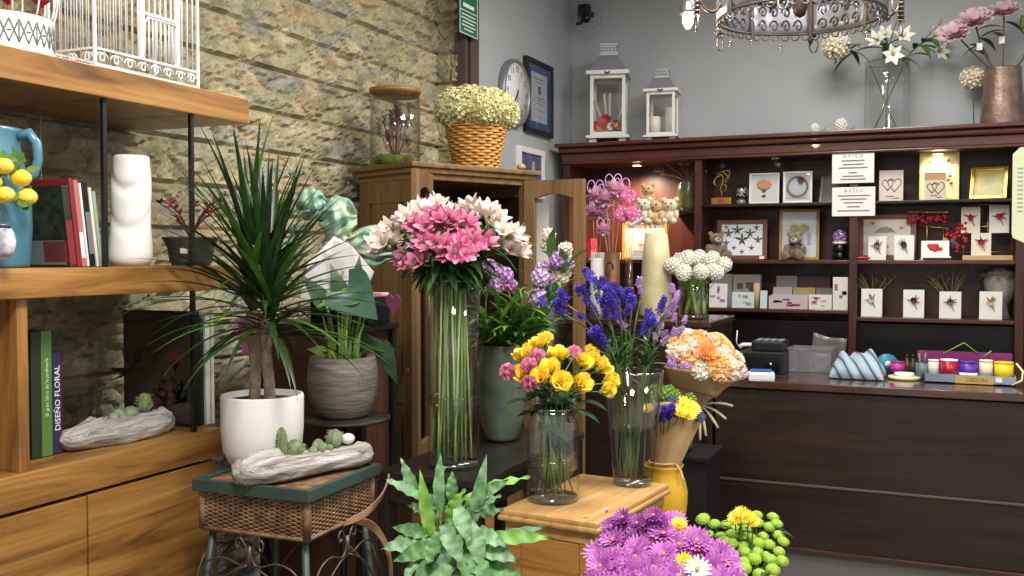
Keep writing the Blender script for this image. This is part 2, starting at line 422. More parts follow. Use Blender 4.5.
# ------------------------------------------------------------------ left shelving unit (fixed to the stone wall)
XF = -2.083; XB = -2.545; YE = 2.617; Z1, Z2, Z3 = 2.056, 1.52, 1.014
u = thing('shelving_unit', 'long oak wall shelving unit with base cupboards against the stone wall', 'shelving unit', (XF, YE, 0))
def slab(n, zt, th, ye, y0=.9): return MB().box(((XF+XB)/2, (y0+ye)/2, zt-th/2), (XF-XB, ye-y0, th), .003).build(n, OAK, u, True)
slab('shelf', Z1, .08, YE); slab('shelf', Z2, .075, YE-.02); slab('shelf', Z3, .088, 2.476)
MB().box(((XF-.02+XB)/2, 1.765, (Z2-.075+Z3)/2), (XF-.02-XB, .032, Z2-.075-Z3), .002).build('divider', OAKV, u, True)
MB().box((-2.5, 1.33, (Z2-.075+Z3)/2), (.02, .83, Z2-.075-Z3)).build('back_panel', OAKV, u, True)
for y, z0, z1 in ((2.035, Z2, Z1-.08), (2.375, Z2, Z1-.08), (2.375, Z3, Z2-.075)):
    g = MB().box(((XF-.03+XB)/2, y, (z0+z1)/2), (XF-.05-XB, .006, z1-z0)).build('glass_divider', GLASSP, u, True)
    MB().box((XF-.024, y, (z0+z1)/2), (.012, .013, z1-z0)).build('edge_strip', BLACK, g, True)
MB().box((XB+.012, 2.2, (Z2+Z1-.08)/2), (.004, .004, Z1-.08-Z2)).build('wire', CHROME, u, True)
MB().box(((XF-.03+XB)/2, 1.68, .48), (XF-.06-XB, 1.52, .80)).build('carcass', OAK, u, True)
yd = PX(88, 500, XF).y; ye = 2.45
for a, c in ((.95, yd-.003), (yd+.003, ye)):
    d = MB().box((XF-.016, (a+c)/2, .512), (.028, c-a, .808), .002).build('door', OAK, u, True)
MB().box(((XF-.08+XB)/2, 1.68, .05), (XF-.1-XB, 1.5, .1)).build('plinth', BLACK, u, True)
MB().box(((XF-.035+XB)/2, 1.68, .915), (XF-.07-XB, 1.5, .03)).build('painted_gap_shade', BLACK, u, True)  # black strip paints the shade into the gap between slab and doors
# ------------------------------------------------------------------ pine armoire, rotated 24 degrees, doors open
ARM = V((-2.1013, 3.7321, 0)); AR = rad(90-24)   # local +x runs along the front, local +y into the back
ar = thing('armoire', 'old pine armoire with both arched glass doors standing open', 'armoire', ARM, AR)
AW, AD, AH = .667, .407, 1.883; SW = .05
def P(n, mats, *bx, parent=ar, label=None):
    m = MB()
    for c, s in bx: m.box(c, s, .003)
    return m.build(n, mats, parent, label=label)
# side panels framed with a raised field
for x in (0.012, AW-.012):
    s = -1 if x < .5 else 1
    P('side_panel', PINE, ((x, AD/2, AH/2), (.018, AD, AH)), ((x+s*.014, .035, AH/2), (.012, .07, AH)), ((x+s*.014, AD-.035, AH/2), (.012, .07, AH)),
      ((x+s*.014, AD/2, AH-.05), (.012, AD-.14, .1)), ((x+s*.014, AD/2, .95), (.012, AD-.14, .09)), ((x+s*.014, AD/2, .06), (.012, AD-.14, .12)), ((x+s*.010, AD/2, 1.42), (.012, AD-.19, .78)), ((x+s*.010, AD/2, .5), (.012, AD-.19, .72)))
P('back_panel', wood('pine_inner_shade', '24170e', '2e1f14', '37261a', 2), ((AW-.027, AD/2, 1.15), (.006, AD-.06, 1.36)), ((.027, AD/2, 1.15), (.006, AD-.06, 1.36)), ((AW/2, AD-.01, AH/2), (AW-.04, .016, AH)))  # shade inside the armoire is put into the dark back and side lining
P('face_frame', PINE, ((SW/2, .0, AH/2), (SW, .03, AH)), ((AW-SW/2, 0, AH/2), (SW, .03, AH)), ((AW/2, 0, .42), (AW, .03, .08)), ((AW/2, 0, .05), (AW, .03, .1)))
P('drawer', PINEO, ((AW/2, -.006, .24), (AW-2*SW-.01, .03, .26)))
for z in (.46, ): P('shelf', PINEO, ((AW/2, AD/2, z), (AW-.05, AD-.05, .02)))
m = MB()
for z0, th, ov in ((AH-.005, .03, .012), (AH+.022, .025, .028), (AH+.045, .022, .044)): m.box((AW/2, AD/2, z0+th/2), (AW+2*ov, AD+2*ov, th), .006)
m.build('cornice', PINEO if False else PINEH, ar)
def adoor(hx, ang, sgn):
    L, z0, z1, st = .30, .465, 1.90, .055
    H = Mloc((hx, -.02, 0), rz=ang)
    d = MB()
    for x in (st/2, L-st/2): d.box((sgn*x, 0, (z0+z1)/2), (st, .028, z1-z0), .004, None)
    d.box((sgn*L/2, 0, z0+.04), (L-2*st, .026, .08), .003); d.box((sgn*L/2, 0, z0+.28), (L-2*st, .026, .07), .003)
    # arched head rail
    pts = [(sgn*st, z1), (sgn*(L-st), z1), (sgn*(L-st), z1-.10)]
    for i in range(0, 13):
        t = i/12; x = (L-st)-(L-2*st)*t; pts.append((sgn*x, z1-.085+.022*math.sin(PI*t)))
    pts.append((sgn*st, z1-.10)); d.prism(pts, .026)
    d.box((sgn*L/2, 0, z0+.16), (L-2*st-.0, .012, .2), .002)
    d.v = [H @ p for p in d.v]; o = d.build('door', PINE, ar)
    g = MB().box((sgn*L/2, 0, (z0+.315+z1-.07)/2), (L-2*st, .004, z1-.07-z0-.315)); g.v = [H @ p for p in g.v]; g.build('glass', GLASSP, o)
    k = MB().ell((sgn*(L-st/2), -.03, z0+.62), .012, 10, 8); k.v = [H @ p for p in k.v]; k.build('knob', GOLD, o)
adoor(SW+.02, -rad(140), 1); adoor(AW-SW+.008, rad(113), -1)
# ------------------------------------------------------------------ counter and back bookcase
ct = thing('shop_counter', 'long dark wenge shop counter with panelled front and polished top', 'counter', (.4, 5.17, 0))
X0, X1, YC0, YC1, HC = -1.03, 2.2, 4.87, 5.5, .95
MB().box(((X0+X1)/2, (YC0+YC1)/2-.01, HC-.018), (X1-X0+.04, YC1-YC0+.03, .036), .004).build('worktop', WENGET, ct, True)
zs = [.155, .46, HC-.04]
for i in range(2): MB().box(((X0+X1)/2, YC0+.012, (zs[i]+zs[i+1])/2), (X1-X0, .024, zs[i+1]-zs[i]-.008), .003).build('front_panel', WENGE, ct, True)
MB().box(((X0+X1)/2, YC0+.004, .46), (X1-X0, .022, .012), .003).build('rail', mat('rail_grey', '5a4a46', .3), ct, True)
MB().box(((X0+X1)/2, YC0-.004, .15), (X1-X0, .03, .018), .004).build('base_moulding', WENGET, ct, True)
MB().box(((X0+X1)/2, (YC0+YC1)/2+.02, .45), (X1-X0-.02, YC1-YC0-.06, .88)).build('carcass', WENGE, ct, True)
MB().box(((X0+X1)/2, YC0+.03, .07), (X1-X0, .04, .14)).build('kick_board', mat('kick_grey', '6a6562', .3), ct, True)
for x in (X0-.012, X0-.052): MB().box((x, YC0+.02, HC/2-.02), (.026, .05, HC-.04), .004).build('corner_post', WENGE, ct, True)
rb = thing('display_cabinet', 'tall black-brown cabinet at the end of the counter, holding the white hyacinths', 'cabinet', (-1.5, 5.25, 0))
MB().box((-1.5, 5.255, .6), (.78, .6, 1.18), .003).build('carcass', WENGE, rb, True)
MB().box((-1.5, 5.255, 1.205), (.8, .62, .03), .004).build('top', WENGET, rb, True)
for x in (-1.69, -1.31): MB().box((x, 4.95, .6), (.36, .014, 1.1), .003).build('door', WENGE, rb, True)
# bookcase
bx = lambda px, Y=6.2: PY(px, 258, Y).x
BXL, BX1, BX2, BXR = bx(566), bx(697.5), bx(853), bx(1020)
bc = thing('bookcase', 'wide mahogany bookcase with open display shelves along the grey back wall', 'bookcase', ((BXL+BXR)/2, 6.4, 0))
def bp(n, x0, x1, ya, yb, z0, z1, m=MAHO, bev=.003, parent=bc): return MB().box(((x0+x1)/2, (ya+yb)/2, (z0+z1)/2), (x1-x0, yb-ya, z1-z0), bev).build(n, m, parent, True)
YF, YK = 6.2, 6.58; CT = 2.285
BXE = BXR+1.0
bp('back_panel', BXL, BXE, YK-.012, YK+.008, .05, CT-.1)
for x in (BXL, BX1, BX2, BXR, BXE): bp('upright', x-.022, x+.022, YF, YK, 0, CT-.12)
m = MB(); m.box(((BXL+BXE)/2, 6.37, CT-.012), (BXE-BXL+.11, .50, .024), .006)
m.box(((BXL+BXE)/2, 6.375, CT-.042), (BXE-BXL+.085, .45, .036), .014); m.box(((BXL+BXE)/2, 6.38, CT-.09), (BXE-BXL+.06, .40, .06), .01); m.box(((BXL+BXE)/2, 6.375, CT-.125), (BXE-BXL+.045, .41, .014), .004)
m.build('cornice', MAHOH, bc, True)
ZA, ZM, ZLm, ZLr, ZLl = 1.872, 1.525, 1.225, 1.188, 1.52
BSH = mat('black_shelf', '15100f', .3)
for x0, x1, z, m_, th in ((BX1, BX2, ZA, BSH, .016), (BX1, BX2, ZM, MAHOH, .022), (BX1, BX2, ZLm, MAHOH, .02), (BX2, BXR, ZA, BSH, .016), (BX2, BXR, ZM, MAHOH, .022), (BX2, BXR, ZLr, MAHOH, .022),
                          (BXL, BX1, ZM, MAHOH, .022), (bx(660), BX1, 1.835, BSH, .014), (BXR, BXE, ZM, MAHOH, .022), (BXR, BXE, ZA, MAHOH, .022)):
    bp('shelf', x0+.022, x1-.022, YF+.01, YK-.012, z-th, z, m_)
bp('lower_back', BXL+.03, BXE-.03, YF+.12, YF+.14, .05, 1.15, BSH)
bp('plinth', BXL, BXE, YF+.02, YK, 0, .08)
# ------------------------------------------------------------------ pine chest with the rose jar
CH = V((-1.03, 2.93, 0)); CR = rad(-6); CHT = .80
ch = thing('pine_chest', 'small honey pine chest with moulded top holding the jar of roses', 'chest', CH, CR)
cw, cl = .30, .54
m = MB(); m.box((0, 0, CHT-.009), (cw+.02, cl+.02, .018), .006); m.box((0, 0, CHT-.024), (cw+.03, cl+.03, .016), .007); m.build('top', PINEY, ch)
MB().box((0, 0, CHT-.05), (cw-.005, cl-.005, .04), .004).build('frieze', PINEY, ch)
MB().box((0, 0, .4), (cw-.05, cl-.05, .7)).build('carcass', PINEO, ch)
for sx in (-1, 1):
    for sy in (-1, 1): MB().box((sx*(cw/2-.03), sy*(cl/2-.03), (CHT-.03)/2), (.05, .05, CHT-.06), .006).build('corner_post', PINEO, ch)
for z in (.63, .40, .17):
    MB().box((0, -cl/2+.016, z), (cw-.11, .022, .2), .006).build('drawer_front', PINEO, ch)
for s in (-1, 1): MB().box((s*(cw/2-.016), 0, .4), (.02, cl-.11, .66), .006).build('side_board', PINEO, ch)
single('fallen_petal', MB().blade((0, 0, 0), (1, 0, .1), (0, 0, 1), .022, .016, .4), YEL, 'fallen yellow petal lying on the pine chest top', 'petal', PZ(583, 517, CHT+.002), .5)
single('fallen_floret', MB().blade((0, 0, 0), (1, 0, .1), (0, 0, 1), .014, .011, .6), PURP, 'tiny fallen violet floret lying on the pine chest top', 'petal', PZ(606, 512, CHT+.002), 1.5)
# ------------------------------------------------------------------ black side table
bt = thing('side_table', 'low black-stained wooden table under the tall vase of alstroemeria', 'table', (-1.475, 3.2, 0))
TX0, TX1, TY0, TY1, TH = -1.66, -1.29, 2.69, 3.62, .87
cx, cy = (TX0+TX1)/2, (TY0+TY1)/2
MB().box((cx, cy, TH-.012), (TX1-TX0, TY1-TY0, .024), .004).build('tabletop', TABLEB, bt, True)
for x in (TX0+.02, TX1-.02): MB().box((x, cy, TH-.06), (.022, TY1-TY0-.06, .075), .003).build('apron', TABLEB, bt, True)
for y in (TY0+.025, TY1-.025): MB().box((cx, y, TH-.06), (TX1-TX0-.04, .022, .075), .003).build('apron', TABLEB, bt, True)
for x in (TX0+.025, TX1-.025):
    for y in (TY0+.025, TY1-.025): MB().box((x, y, (TH-.03)/2), (.04, .04, TH-.03), .003).build('leg', TABLEB, bt, True)
# dark pedestal cupboard beside the armoire
pd = thing('pedestal_cupboard', 'narrow dark brown pedestal cupboard with black edges beside the armoire', 'cupboard', (-2.12, 3.17, 0))
DKB = wood('dark_brown_wood', '3a2417', '4a2f1e', '573a26', 2)
px0, px1, py0, py1, pz = -2.38, -1.93, 3.04, 3.28, 1.30
MB().box(((px0+px1)/2, (py0+py1)/2, pz/2), (px1-px0-.03, py1-py0-.03, pz-.03)).build('carcass', DKB, pd, True)
MB().box(((px0+px1)/2, (py0+py1)/2, pz-.012), (px1-px0+.02, py1-py0+.02, .024), .004).build('top', BLACK, pd, True)
for x in (px0+.012, px1-.012):
    for y in (py0+.012, py1-.012): MB().box((x, y, pz/2), (.03, .03, pz-.02), .003).build('edge_post', BLACK, pd, True)
# black plinth behind the yellow vase
pl = thing('plinth', 'low black display plinth standing in front of the counter end', 'plinth', (-.98, 4.35, 0))
a = PZ(690, 455, .70); m = MB()
PLX, PLY = a.x-.06, a.y+.30
MB().box((PLX, PLY, .325), (.19, .30, .63), .004).build('body', mat('satin_black', '1c1a1b', .4), pl, True)
MB().box((PLX, PLY, .6525), (.215, .325, .025), .006).build('top', mat('satin_black', '1c1a1b', .4), pl, True)
m = MB(); m.box((PLX, PLY-.152, .33), (.12, .008, .48), .003); m.build('panel', mat('satin_black', '1c1a1b', .4), pl, True)
# ------------------------------------------------------------------ wicker stand with lid
ST = V((-1.757, 2.379, 0)); SR = rad(2); SH = .924
st = thing('wicker_stand', 'wicker sewing stand with green lid rim and splayed metal legs', 'stand', ST, SR)
lw = .385
m = MB()
for s in (-1, 1): m.box((s*(lw/2-.008), 0, SH-.016), (.018, lw, .034), .003); m.box((0, s*(lw/2-.008), SH-.016), (lw-.03, .018, .034), .003)
m.build('lid_rim', TEAL, st)
def weave(m, a, b_, z0, z1, rows, posts, amp=.0045):
    a = V(a); b_ = V(b_); d = (b_-a); nrm = V((d.y, -d.x, 0)).normalized(); L = d.length
    for r in range(rows):
        z = z0+(z1-z0)*(r+.5)/rows; pts = []
        k = posts*3
        for i in range(k+1):
            t = i/k; pts.append(a+d*t+nrm*amp*math.sin(PI*t*posts+(r % 2)*PI)+V((0, 0, z)))
        m.tube(pts, (z1-z0)/rows*.52, 5)
    for i in range(posts+1): m.tube([a+d*(i/posts)+V((0, 0, z0)), a+d*(i/posts)+V((0, 0, z1))], .0035, 5)
m = MB(); h = .172; zb, zt = .785, SH-.03
cs = [(-h, -h), (h, -h), (h, h), (-h, h)]
for i in range(4):
    a = cs[i]; c = cs[(i+1) % 4]; weave(m, (*a, 0), (*c, 0), zb, zt, 19, 20, .0036)
    m.tube([(a[0], a[1], zb-.004), (a[0], a[1], zt)], .011, 8); m.tube([(a[0], a[1], zb), (c[0], c[1], zb)], .007, 6)
m.box((0, 0, (zb+zt)/2), (2*h-.012, 2*h-.012, zt-zb-.01)); m.build('basket', WICK, st)
m = MB(); n_ = 34
for i in range(n_):
    y = -lw/2+.02+(lw-.04)*i/(n_-1); m.tube([(-lw/2+.014+(lw-.028)*t/24, y, SH-.012+.003*math.sin(PI*t+(i % 2)*PI)) for t in range(25)], .0055, 5)
m.build('lid_weave', WICK, st)
for sx in (-1, 1):
    for sy in (-1, 1):
        MB().tube([(sx*.15, sy*.15, .80), (sx*.18, sy*.18, .5), (sx*.235, sy*.235, .0)],   .0105, 10).build('leg', TEAL, st)
scr = mat('scroll_metal', '5b5149', .4, .6)
for k in range(4):
    q = Matrix.Rotation(k*PI/2, 4, 'Z'); m = MB(); y = -.18
    for s in (-1, 1):
        m.tube(cr([q @ V((s*x, y-.012, z)) for x, z in ((.19, .60), (.15, .69), (.09, .715), (.03, .70), (.008, .72), (.012, .75), (.03, .775), (.045, .765), (.04, .745), (.03, .752))]), .003, 6)
        m.tube([q @ p for p in bez((s*.008, y-.012, .70), (s*.13, y-.012, .66), (s*.19, y-.012, .52), 10)], .003, 6)
    m.tube([q @ V((0, y-.012, .755)), q @ V((0, y-.012, .69))], .0065, 8); m.build('scrollwork', scr, st)
rt = MB()
for k in range(5):
    o = (k-2)*.005
    rt.tube(cr([(.186, .0+o, .79+o*.5), (.205, .08+o, .80+o), (.222+o*.4, .14, .835+o), (.226, .178+o*.3, .88+o*.3), (.224, .186, .895)]), .0036, 6)
    rt.tube(cr([(.185, .03+o, .79), (.215+o*.4, .09, .765+o), (.235, .14+o, .70), (.24+o*.3, .17, .6), (.225, .18+o, .42)]), .0035, 6)
rt.build('handle', mat('rattan_handle', '8d6a4b', .5, c2='6b4c33', sc=20), st)
# round dark stand under the grey pot
rs = V((-1.85, 2.80, 0)); RZ = 1.015
r_ = thing('round_stand', 'round black metal plant stand under the grey ribbed pot', 'stand', rs)
MB().lathe([(0.001, RZ-.012), (.155, RZ-.012), (.158, RZ-.006), (.156, RZ), (.001, RZ)], 40).build('plate', mat('dark_metal_plate', '3a3634', .4, .3), r_)
MB().lathe([(.012, .02), (.012, RZ-.01)], 12).build('column', BLACK, r_)
for k in range(3):
    a = 2*PI*k/3+.5; MB().tube([(0, 0, .3), (.1*math.cos(a), .1*math.sin(a), .1), (.14*math.cos(a), .14*math.sin(a), .005)], .008, 8).build('foot', BLACK, r_)
# ------------------------------------------------------------------ vases
def glass_vase(name, label, loc, prof, wz, cat='vase', th=.004, mt=GLASS, n=40):
    """prof: outer (r, z) from the base up; open at the top, thick base, water up to wz."""
    r_ = thing(name, label, cat, loc)
    ir = [(max(r-th, .001), z) for r, z in prof if z > .018]
    m = MB(); full = [(.001, 0)]+prof+ir[::-1]+[(.001, ir[0][1])]
    m.lathe(full, n); b_ = m.build('glass_body', mt, r_)
    m = MB(); R_, z_ = prof[-1]; m.tube([(R_*math.cos(2*PI*k/40)-th/2*math.cos(2*PI*k/40), (R_-th/2)*math.sin(2*PI*k/40), z_) for k in range(40)], th*.75, 6, True); m.build('rim', RIM, r_)
    m = MB(); r0, z0 = prof[0]; m.lathe([(.001, .002), (r0*.97, .002), (r0*.99, .016), (.001, .018)], n); m.build('thick_base', RIM, r_)
    if wz:
        wp = [(.001, .019)]+[(r-.001, z) for r, z in ir if z < wz]
        for (ra, za), (rb_, zb_) in zip(ir, ir[1:]):
            if za < wz <= zb_: wp.append((ra+(rb_-ra)*(wz-za)/(zb_-za)-.001, wz))
        wp.append((.001, wz)); MB().lathe(wp, n).build('water', WATER, r_); rw = wp[-2][0]; MB().tube([(rw*math.cos(2*PI*k/40), rw*math.sin(2*PI*k/40), wz) for k in range(40)], .0016, 5, True).build('water_line', RIM, r_)
    return r_
VA = PZ(454, 466, .87); VB = PZ(553, 500, CHT); VC = PZ(633, 484, CHT); VD = PZ(693, 318.5, 1.22)
VA.z = .871; VB.z = VC.z = CHT+.001; VD.z = 1.221
AR_, AHt = .083, .60
glass_vase('glass_vase', 'tall clear cylinder vase of alstroemerias on the black table', VA, [(AR_*.97, 0), (AR_, .012), (AR_, .2), (AR_, .4), (AR_, AHt)], .225)
RR_, RH = .080, .285
glass_vase('glass_jar', 'short clear jar of yellow and pink roses on the pine chest', VB, [(RR_*.94, 0), (RR_, .012), (RR_, .1), (RR_, .2), (RR_*.97, .235), (RR_*.86, .262), (RR_*.86, RH)], .135)
SRb, SRt, SHt = .063, .099, .372
glass_vase('glass_vase', 'tapered clear vase of violet statice on the back of the pine chest', VC, [(SRb, 0), (SRb*1.03, .012), ((SRb+SRt)/2, SHt/2), (SRt, SHt)], .185)
glass_vase('glass_vase', 'clear cylinder vase of white hyacinths on the tall dark cabinet', VD, [(.075, 0), (.077, .012), (.077, .12), (.077, .235)], .15)
# ------------------------------------------------------------------ flower heads as shared meshes
def rose_mesh(m_out, m_in, open_=1.0):
    m = MB()
    for ring, (n, r, L, W, tilt, bend) in enumerate(((3, .003, .024, .022, .10, -.5), (4, .006, .027, .026, .25, -.5), (5, .010, .029, .03, .48*open_, -.35), (6, .012, .030, .032, .85*open_, .25))):
        m.mi = 1 if ring == 0 else 0
        for k in range(n):
            a = 2*PI*k/n+ring*.6+R(-.1, .1); o = V((math.cos(a), math.sin(a), 0))
            m.blade(o*r*.5+V((0, 0, -.004)), V((0, 0, 1))+o*tilt, -o, L*R(.92, 1.06), W, bend, 1.1, -.35, 5, base_w=.5, tip=.25)
    m.mi = 2
    for k in range(5):
        a = 2*PI*k/5; o = V((math.cos(a), math.sin(a), 0)); m.blade((0, 0, -.008), o+V((0, 0, .25)), (0, 0, 1), .022, .008, .9, .6, .1, 4)
    m.ell((0, 0, -.008), (.008, .008, .008), 8, 6); return m.mesh('rose_bloom', [m_out, m_in, STEM])
def astro_mesh(m_out, m_in):
    m = MB()
    for k in range(6):
        a = 2*PI*k/6; o = V((math.cos(a), math.sin(a), 0)); m.mi = k % 2
        m.blade((0, 0, 0), V((0, 0, 1))+o*.22, -o, .06+.004*(k % 2), .03 if k % 2 == 0 else .021, -.8, 1.5, -.3, 6, base_w=.18, tip=.22)
    m.mi = 2; m.ell((0, 0, 0), (.005, .005, .009), 6, 5)
    for k in range(4): a = 2*PI*k/4+.4; m.tube([(0, 0, .01), (.006*math.cos(a), .006*math.sin(a), .042)], .0009, 4)
    return m.mesh('alstroemeria_bloom', [m_out, m_in, STEM])
def mum_mesh(mp, mc, n=(16, 12, 7), r=.041):
    m = MB()
    for ring, k_ in enumerate(n):
        for k in range(k_):
            a = 2*PI*k/k_+ring*.3+R(-.06, .06); o = V((math.cos(a), math.sin(a), 0)); tl = (.18, .5, 1.1)[ring]
            m.blade(o*.004, o+V((0, 0, tl)), (0, 0, 1), r*(1, .86, .62)[ring]*R(.92, 1.06), r*.27, .35-.5*(ring == 2), 1.15, .25, 4, base_w=.4, tip=.25)
    m.mi = 1; m.ell((0, 0, .005), (r*.17, r*.17, r*.14), 10, 6); return m.mesh('chrysanthemum_bloom', [mp, mc])
def button_mesh():
    m = MB(); rr = random.Random(2)
    m.ell((0, 0, 0), (.021, .021, .0135), 20, 12, dis=lambda p: .06*math.sin(14*math.atan2(p.y, p.x))*max(0, 1-abs(p.z))+.03*math.sin(20*p.z))
    for k in range(16): a = 2*PI*k/16; o = V((math.cos(a), math.sin(a), 0)); m.blade(o*.015, o+V((0, 0, .1)), (0, 0, 1), .009, .006, .4, 1, .2, 2, base_w=.5, tip=.3)
    return m.mesh('button_bloom', [LIME])
def statice_mesh(mp, mw, n=26):
    m = MB()
    for k in range(n):
        t = k/n; a = k*2.4; o = V((math.cos(a), math.sin(a), 0)); b_ = V((0, 0, .055*t-.02))+o*.013*(1-.5*t)
        for j in range(4):
            m.mi = 1 if (mw and j == 3 and k % 4 == 0) else 0
            a2 = a+j*1.57; o2 = V((math.cos(a2), math.sin(a2), 0)); m.blade(b_, o*.5+o2*.8+V((0, 0, .8)), (0, 0, 1), .012, .009, .5, 1.2, .2, 2, base_w=.3, tip=.5)
    return m.mesh('statice_cluster', [mp, mw or mp])
def ball_mesh(mp, r, n, L, W, zs=1.0, nm='flower_head', seed=1):
    m = MB(); rr = random.Random(seed)
    m.ell((0, 0, 0), (r*.8, r*.8, r*.8*zs), 12, 8)
    for k in range(n):
        z = 1-2*(k+.5)/n; q = math.sqrt(max(0, 1-z*z)); a = k*2.39996; o = V((q*math.cos(a), q*math.sin(a), z)); b_ = V((o.x*r*.82, o.y*r*.82, o.z*r*.82*zs))
        _, s, u = frame_of(o)
        for j in range(4): a2 = j*PI/2+rr.random()*.6; m.blade(b_+o*r*.12*rr.random(), o*.55+s*math.cos(a2)+u*math.sin(a2), o, L, W, .5, 1, .15, 2, base_w=.3, tip=.5)
    return m.mesh(nm, [mp])
ROSE_Y = [rose_mesh(YEL, YELO, 1.0), rose_mesh(YEL, YELO, .75), rose_mesh(YEL, YELO, .35)]
ROSE_P = rose_mesh(PINK, PINKD, .2)
AST_W = [astro_mesh(BLUSH, IVORY), astro_mesh(IVORY, BLUSH)]
AST_P = [astro_mesh(PINK, PINKD), astro_mesh(PINKD, PINK)]
MUM = [mum_mesh(MAG, MAGC), mum_mesh(MAG, MAGC, (20, 16, 10))]
MUMW = mum_mesh(WHT, mat('daisy_green', '8a9a35', .7), (18, 12, 3), .036)
MUMY = mum_mesh(YEL, YELO, (18, 14, 10), .026)
BUTTON = button_mesh()
STA_V = statice_mesh(PURP, None); STA_L = statice_mesh(LILAC, WHT)
HYA = ball_mesh(WHT, .039, 90, .011, .009, 1.35, 'hyacinth_head')
STK_L = ball_mesh(LAV, .034, 40, .017, .014, 1.1, 'stock_head'); STK_P = ball_mesh(LILAC, .026, 30, .016, .013, 1.1, 'stock_head'); STK_W = ball_mesh(IVORY, .02, 24, .016, .013, 1.2, 'stock_head')
STK_M = ball_mesh(mat('petal_plum', '9a4f86', .5, c2='b779a6', sc=30), .022, 26, .016, .013, 1.1, 'stock_head')
def leafm(nm, mt, L, W, bend=-.8, e=.7, fold=.25, wave=0, n=8):
    return MB().blade((0, 0, 0), (0, 0, 1), (0, -1, 0), L, W, bend, e, fold, n, wave).mesh(nm, [mt])
LF_A = leafm('leaf', LEAF, .11, .022, -1.0); LF_L = leafm('leaf', LEAFL, .13, .02, -1.2); LF_D = leafm('leaf', LEAFD, .10, .026, -.9); LF_R = leafm('leaf', LEAFD, .062, .038, -.5, .8)
LF_S = leafm('leaf', LEAF, .16, .03, -.9, .75, .25, .12); LF_SL = leafm('leaf', LEAFL, .16, .026, -1.0, .75, .25, .1)
def cut_flower(name, label, cat, group, base, rim, tip, r=.0022, mt=STEM, bow=.35):
    """stem from the vase floor past the rim to the head; returns (root, end point, end direction)"""
    base, rim, tip = V(base), V(rim), V(tip)
    root = thing(name, label, cat, base, 0, group)
    d = (rim-base).normalized(); c = rim+d*((tip-rim).length*bow)
    pts = [base+(rim-base)*(i/4) for i in range(4)]+bez(rim, c, tip, 7)
    MB().tube(pts, r, 6).build('stem', mt, root, True)
    return root, pts, (tip-pts[-2]).normalized()
def side_leaf(root, me, p, ang, el, sc=1):
    d = V((math.cos(ang)*math.cos(el), math.sin(ang)*math.cos(el), math.sin(el)))
    s = d.cross(V((0, 0, 1))).normalized(); y = s.cross(d)   # local -y is the leaf's upper side
    Mq = Matrix((s, -y, d)).transposed()
    Mq = Matrix((-s, -y, d)).transposed() if Mq.determinant() < 0 else Mq
    return inst('leaf', me, root, V(p)-V(root.location), Mq.to_quaternion(), sc)
rr = random.Random(11)
def U(a, b): return rr.uniform(a, b)
def rimpt(c, r, ang, z): return V((c.x+r*math.cos(ang), c.y+r*math.sin(ang), c.z+z))
def stand_in(c, rb, rr_, hz, tip, spread=.8):
    """base and rim points in a vase for a head at tip"""
    a = math.atan2(tip.y-c.y, tip.x-c.x); k = min(1, math.hypot(tip.x-c.x, tip.y-c.y)/.2)
    return rimpt(c, rb*U(.3, .85), a+PI+U(-.9, .9), .022), rimpt(c, rr_*(.25+.65*k)*U(.8, 1), a+U(-.3, .3), hz)
# alstroemerias (head pixel x, y, depth offset)
tA = (VA-CAM).dot(FW)
def heads(lst, f):
    for q in lst: f(*q)
def alst(px, py, dt, col):
    tip = PT(px, py, tA+dt)
    a_ = U(0, 6.28); r_q = AR_*math.sqrt(U(.08, .82)); b_ = rimpt(VA, r_q*.95, a_, .022); a2_ = a_+U(-.5, .5); at_ = math.atan2(tip.y-VA.y, tip.x-VA.x); rm = rimpt(VA, r_q, a2_, AHt+.01); rm = rm*.6+rimpt(VA, AR_*.75*min(1, math.hypot(tip.x-VA.x, tip.y-VA.y)/.2), at_, AHt+.01)*.4
    lb, gp = (('white and blush alstroemeria stem in the tall clear vase', 'white alstroemerias in the tall vase'), ('deep pink alstroemeria stem in the tall clear vase', 'pink alstroemerias in the tall vase'))[col]
    root, pts, d = cut_flower('alstroemeria', lb, 'flower', gp, b_, rm, tip-V((0, 0, .035)), .0034, STEML if U(0, 1) < .4 else STEM)
    me = AST_P if col else AST_W; e = pts[-1]
    n = 7
    for k in range(n):
        a = 2*PI*k/n+U(0, .8); o = V((math.cos(a), math.sin(a), 0)); dd = (d*.75+o*U(.6, .95)+V((0, 0, .25))+(CAM-tip).normalized()*.35).normalized()
        c = e+d*.01+dd*U(.02, .045)
        MB().tube(bez(e, e+d*.012, c, 3), .0014, 5).build('pedicel', STEM, root, True)
        inst('bloom', me[k % 2], root, c-V(root.location), track(dd, U(0, 6)), U(.88, 1.12))
    for k in range(13):
        p = pts[6+k % 5]; side_leaf(root, (LF_A, LF_D, LF_D)[k % 3], p, U(0, 6.28), U(-.5, .7), U(1.0, 1.6))
    for k in range(3): side_leaf(root, LF_A, e, U(0, 6.28), U(.2, 1.0), .7)
heads([(394, 242, .0, 0), (405, 228, .05, 0), (418, 218, -.05, 0), (432, 211, .08, 0), (474, 213, .1, 0), (486, 220, .02, 0), (497, 232, .0, 0), (504, 244, .08, 0), (446, 217, .12, 0), (460, 218, .16, 0), (400, 242, .1, 0), (488, 240, .12, 0),
       (428, 228, -.09, 1), (444, 224, -.1, 1), (460, 226, -.08, 1), (424, 254, -.1, 1), (456, 248, -.13, 1), (470, 240, -.1, 1), (438, 240, -.13, 1), (446, 236, 0, 1)], alst)
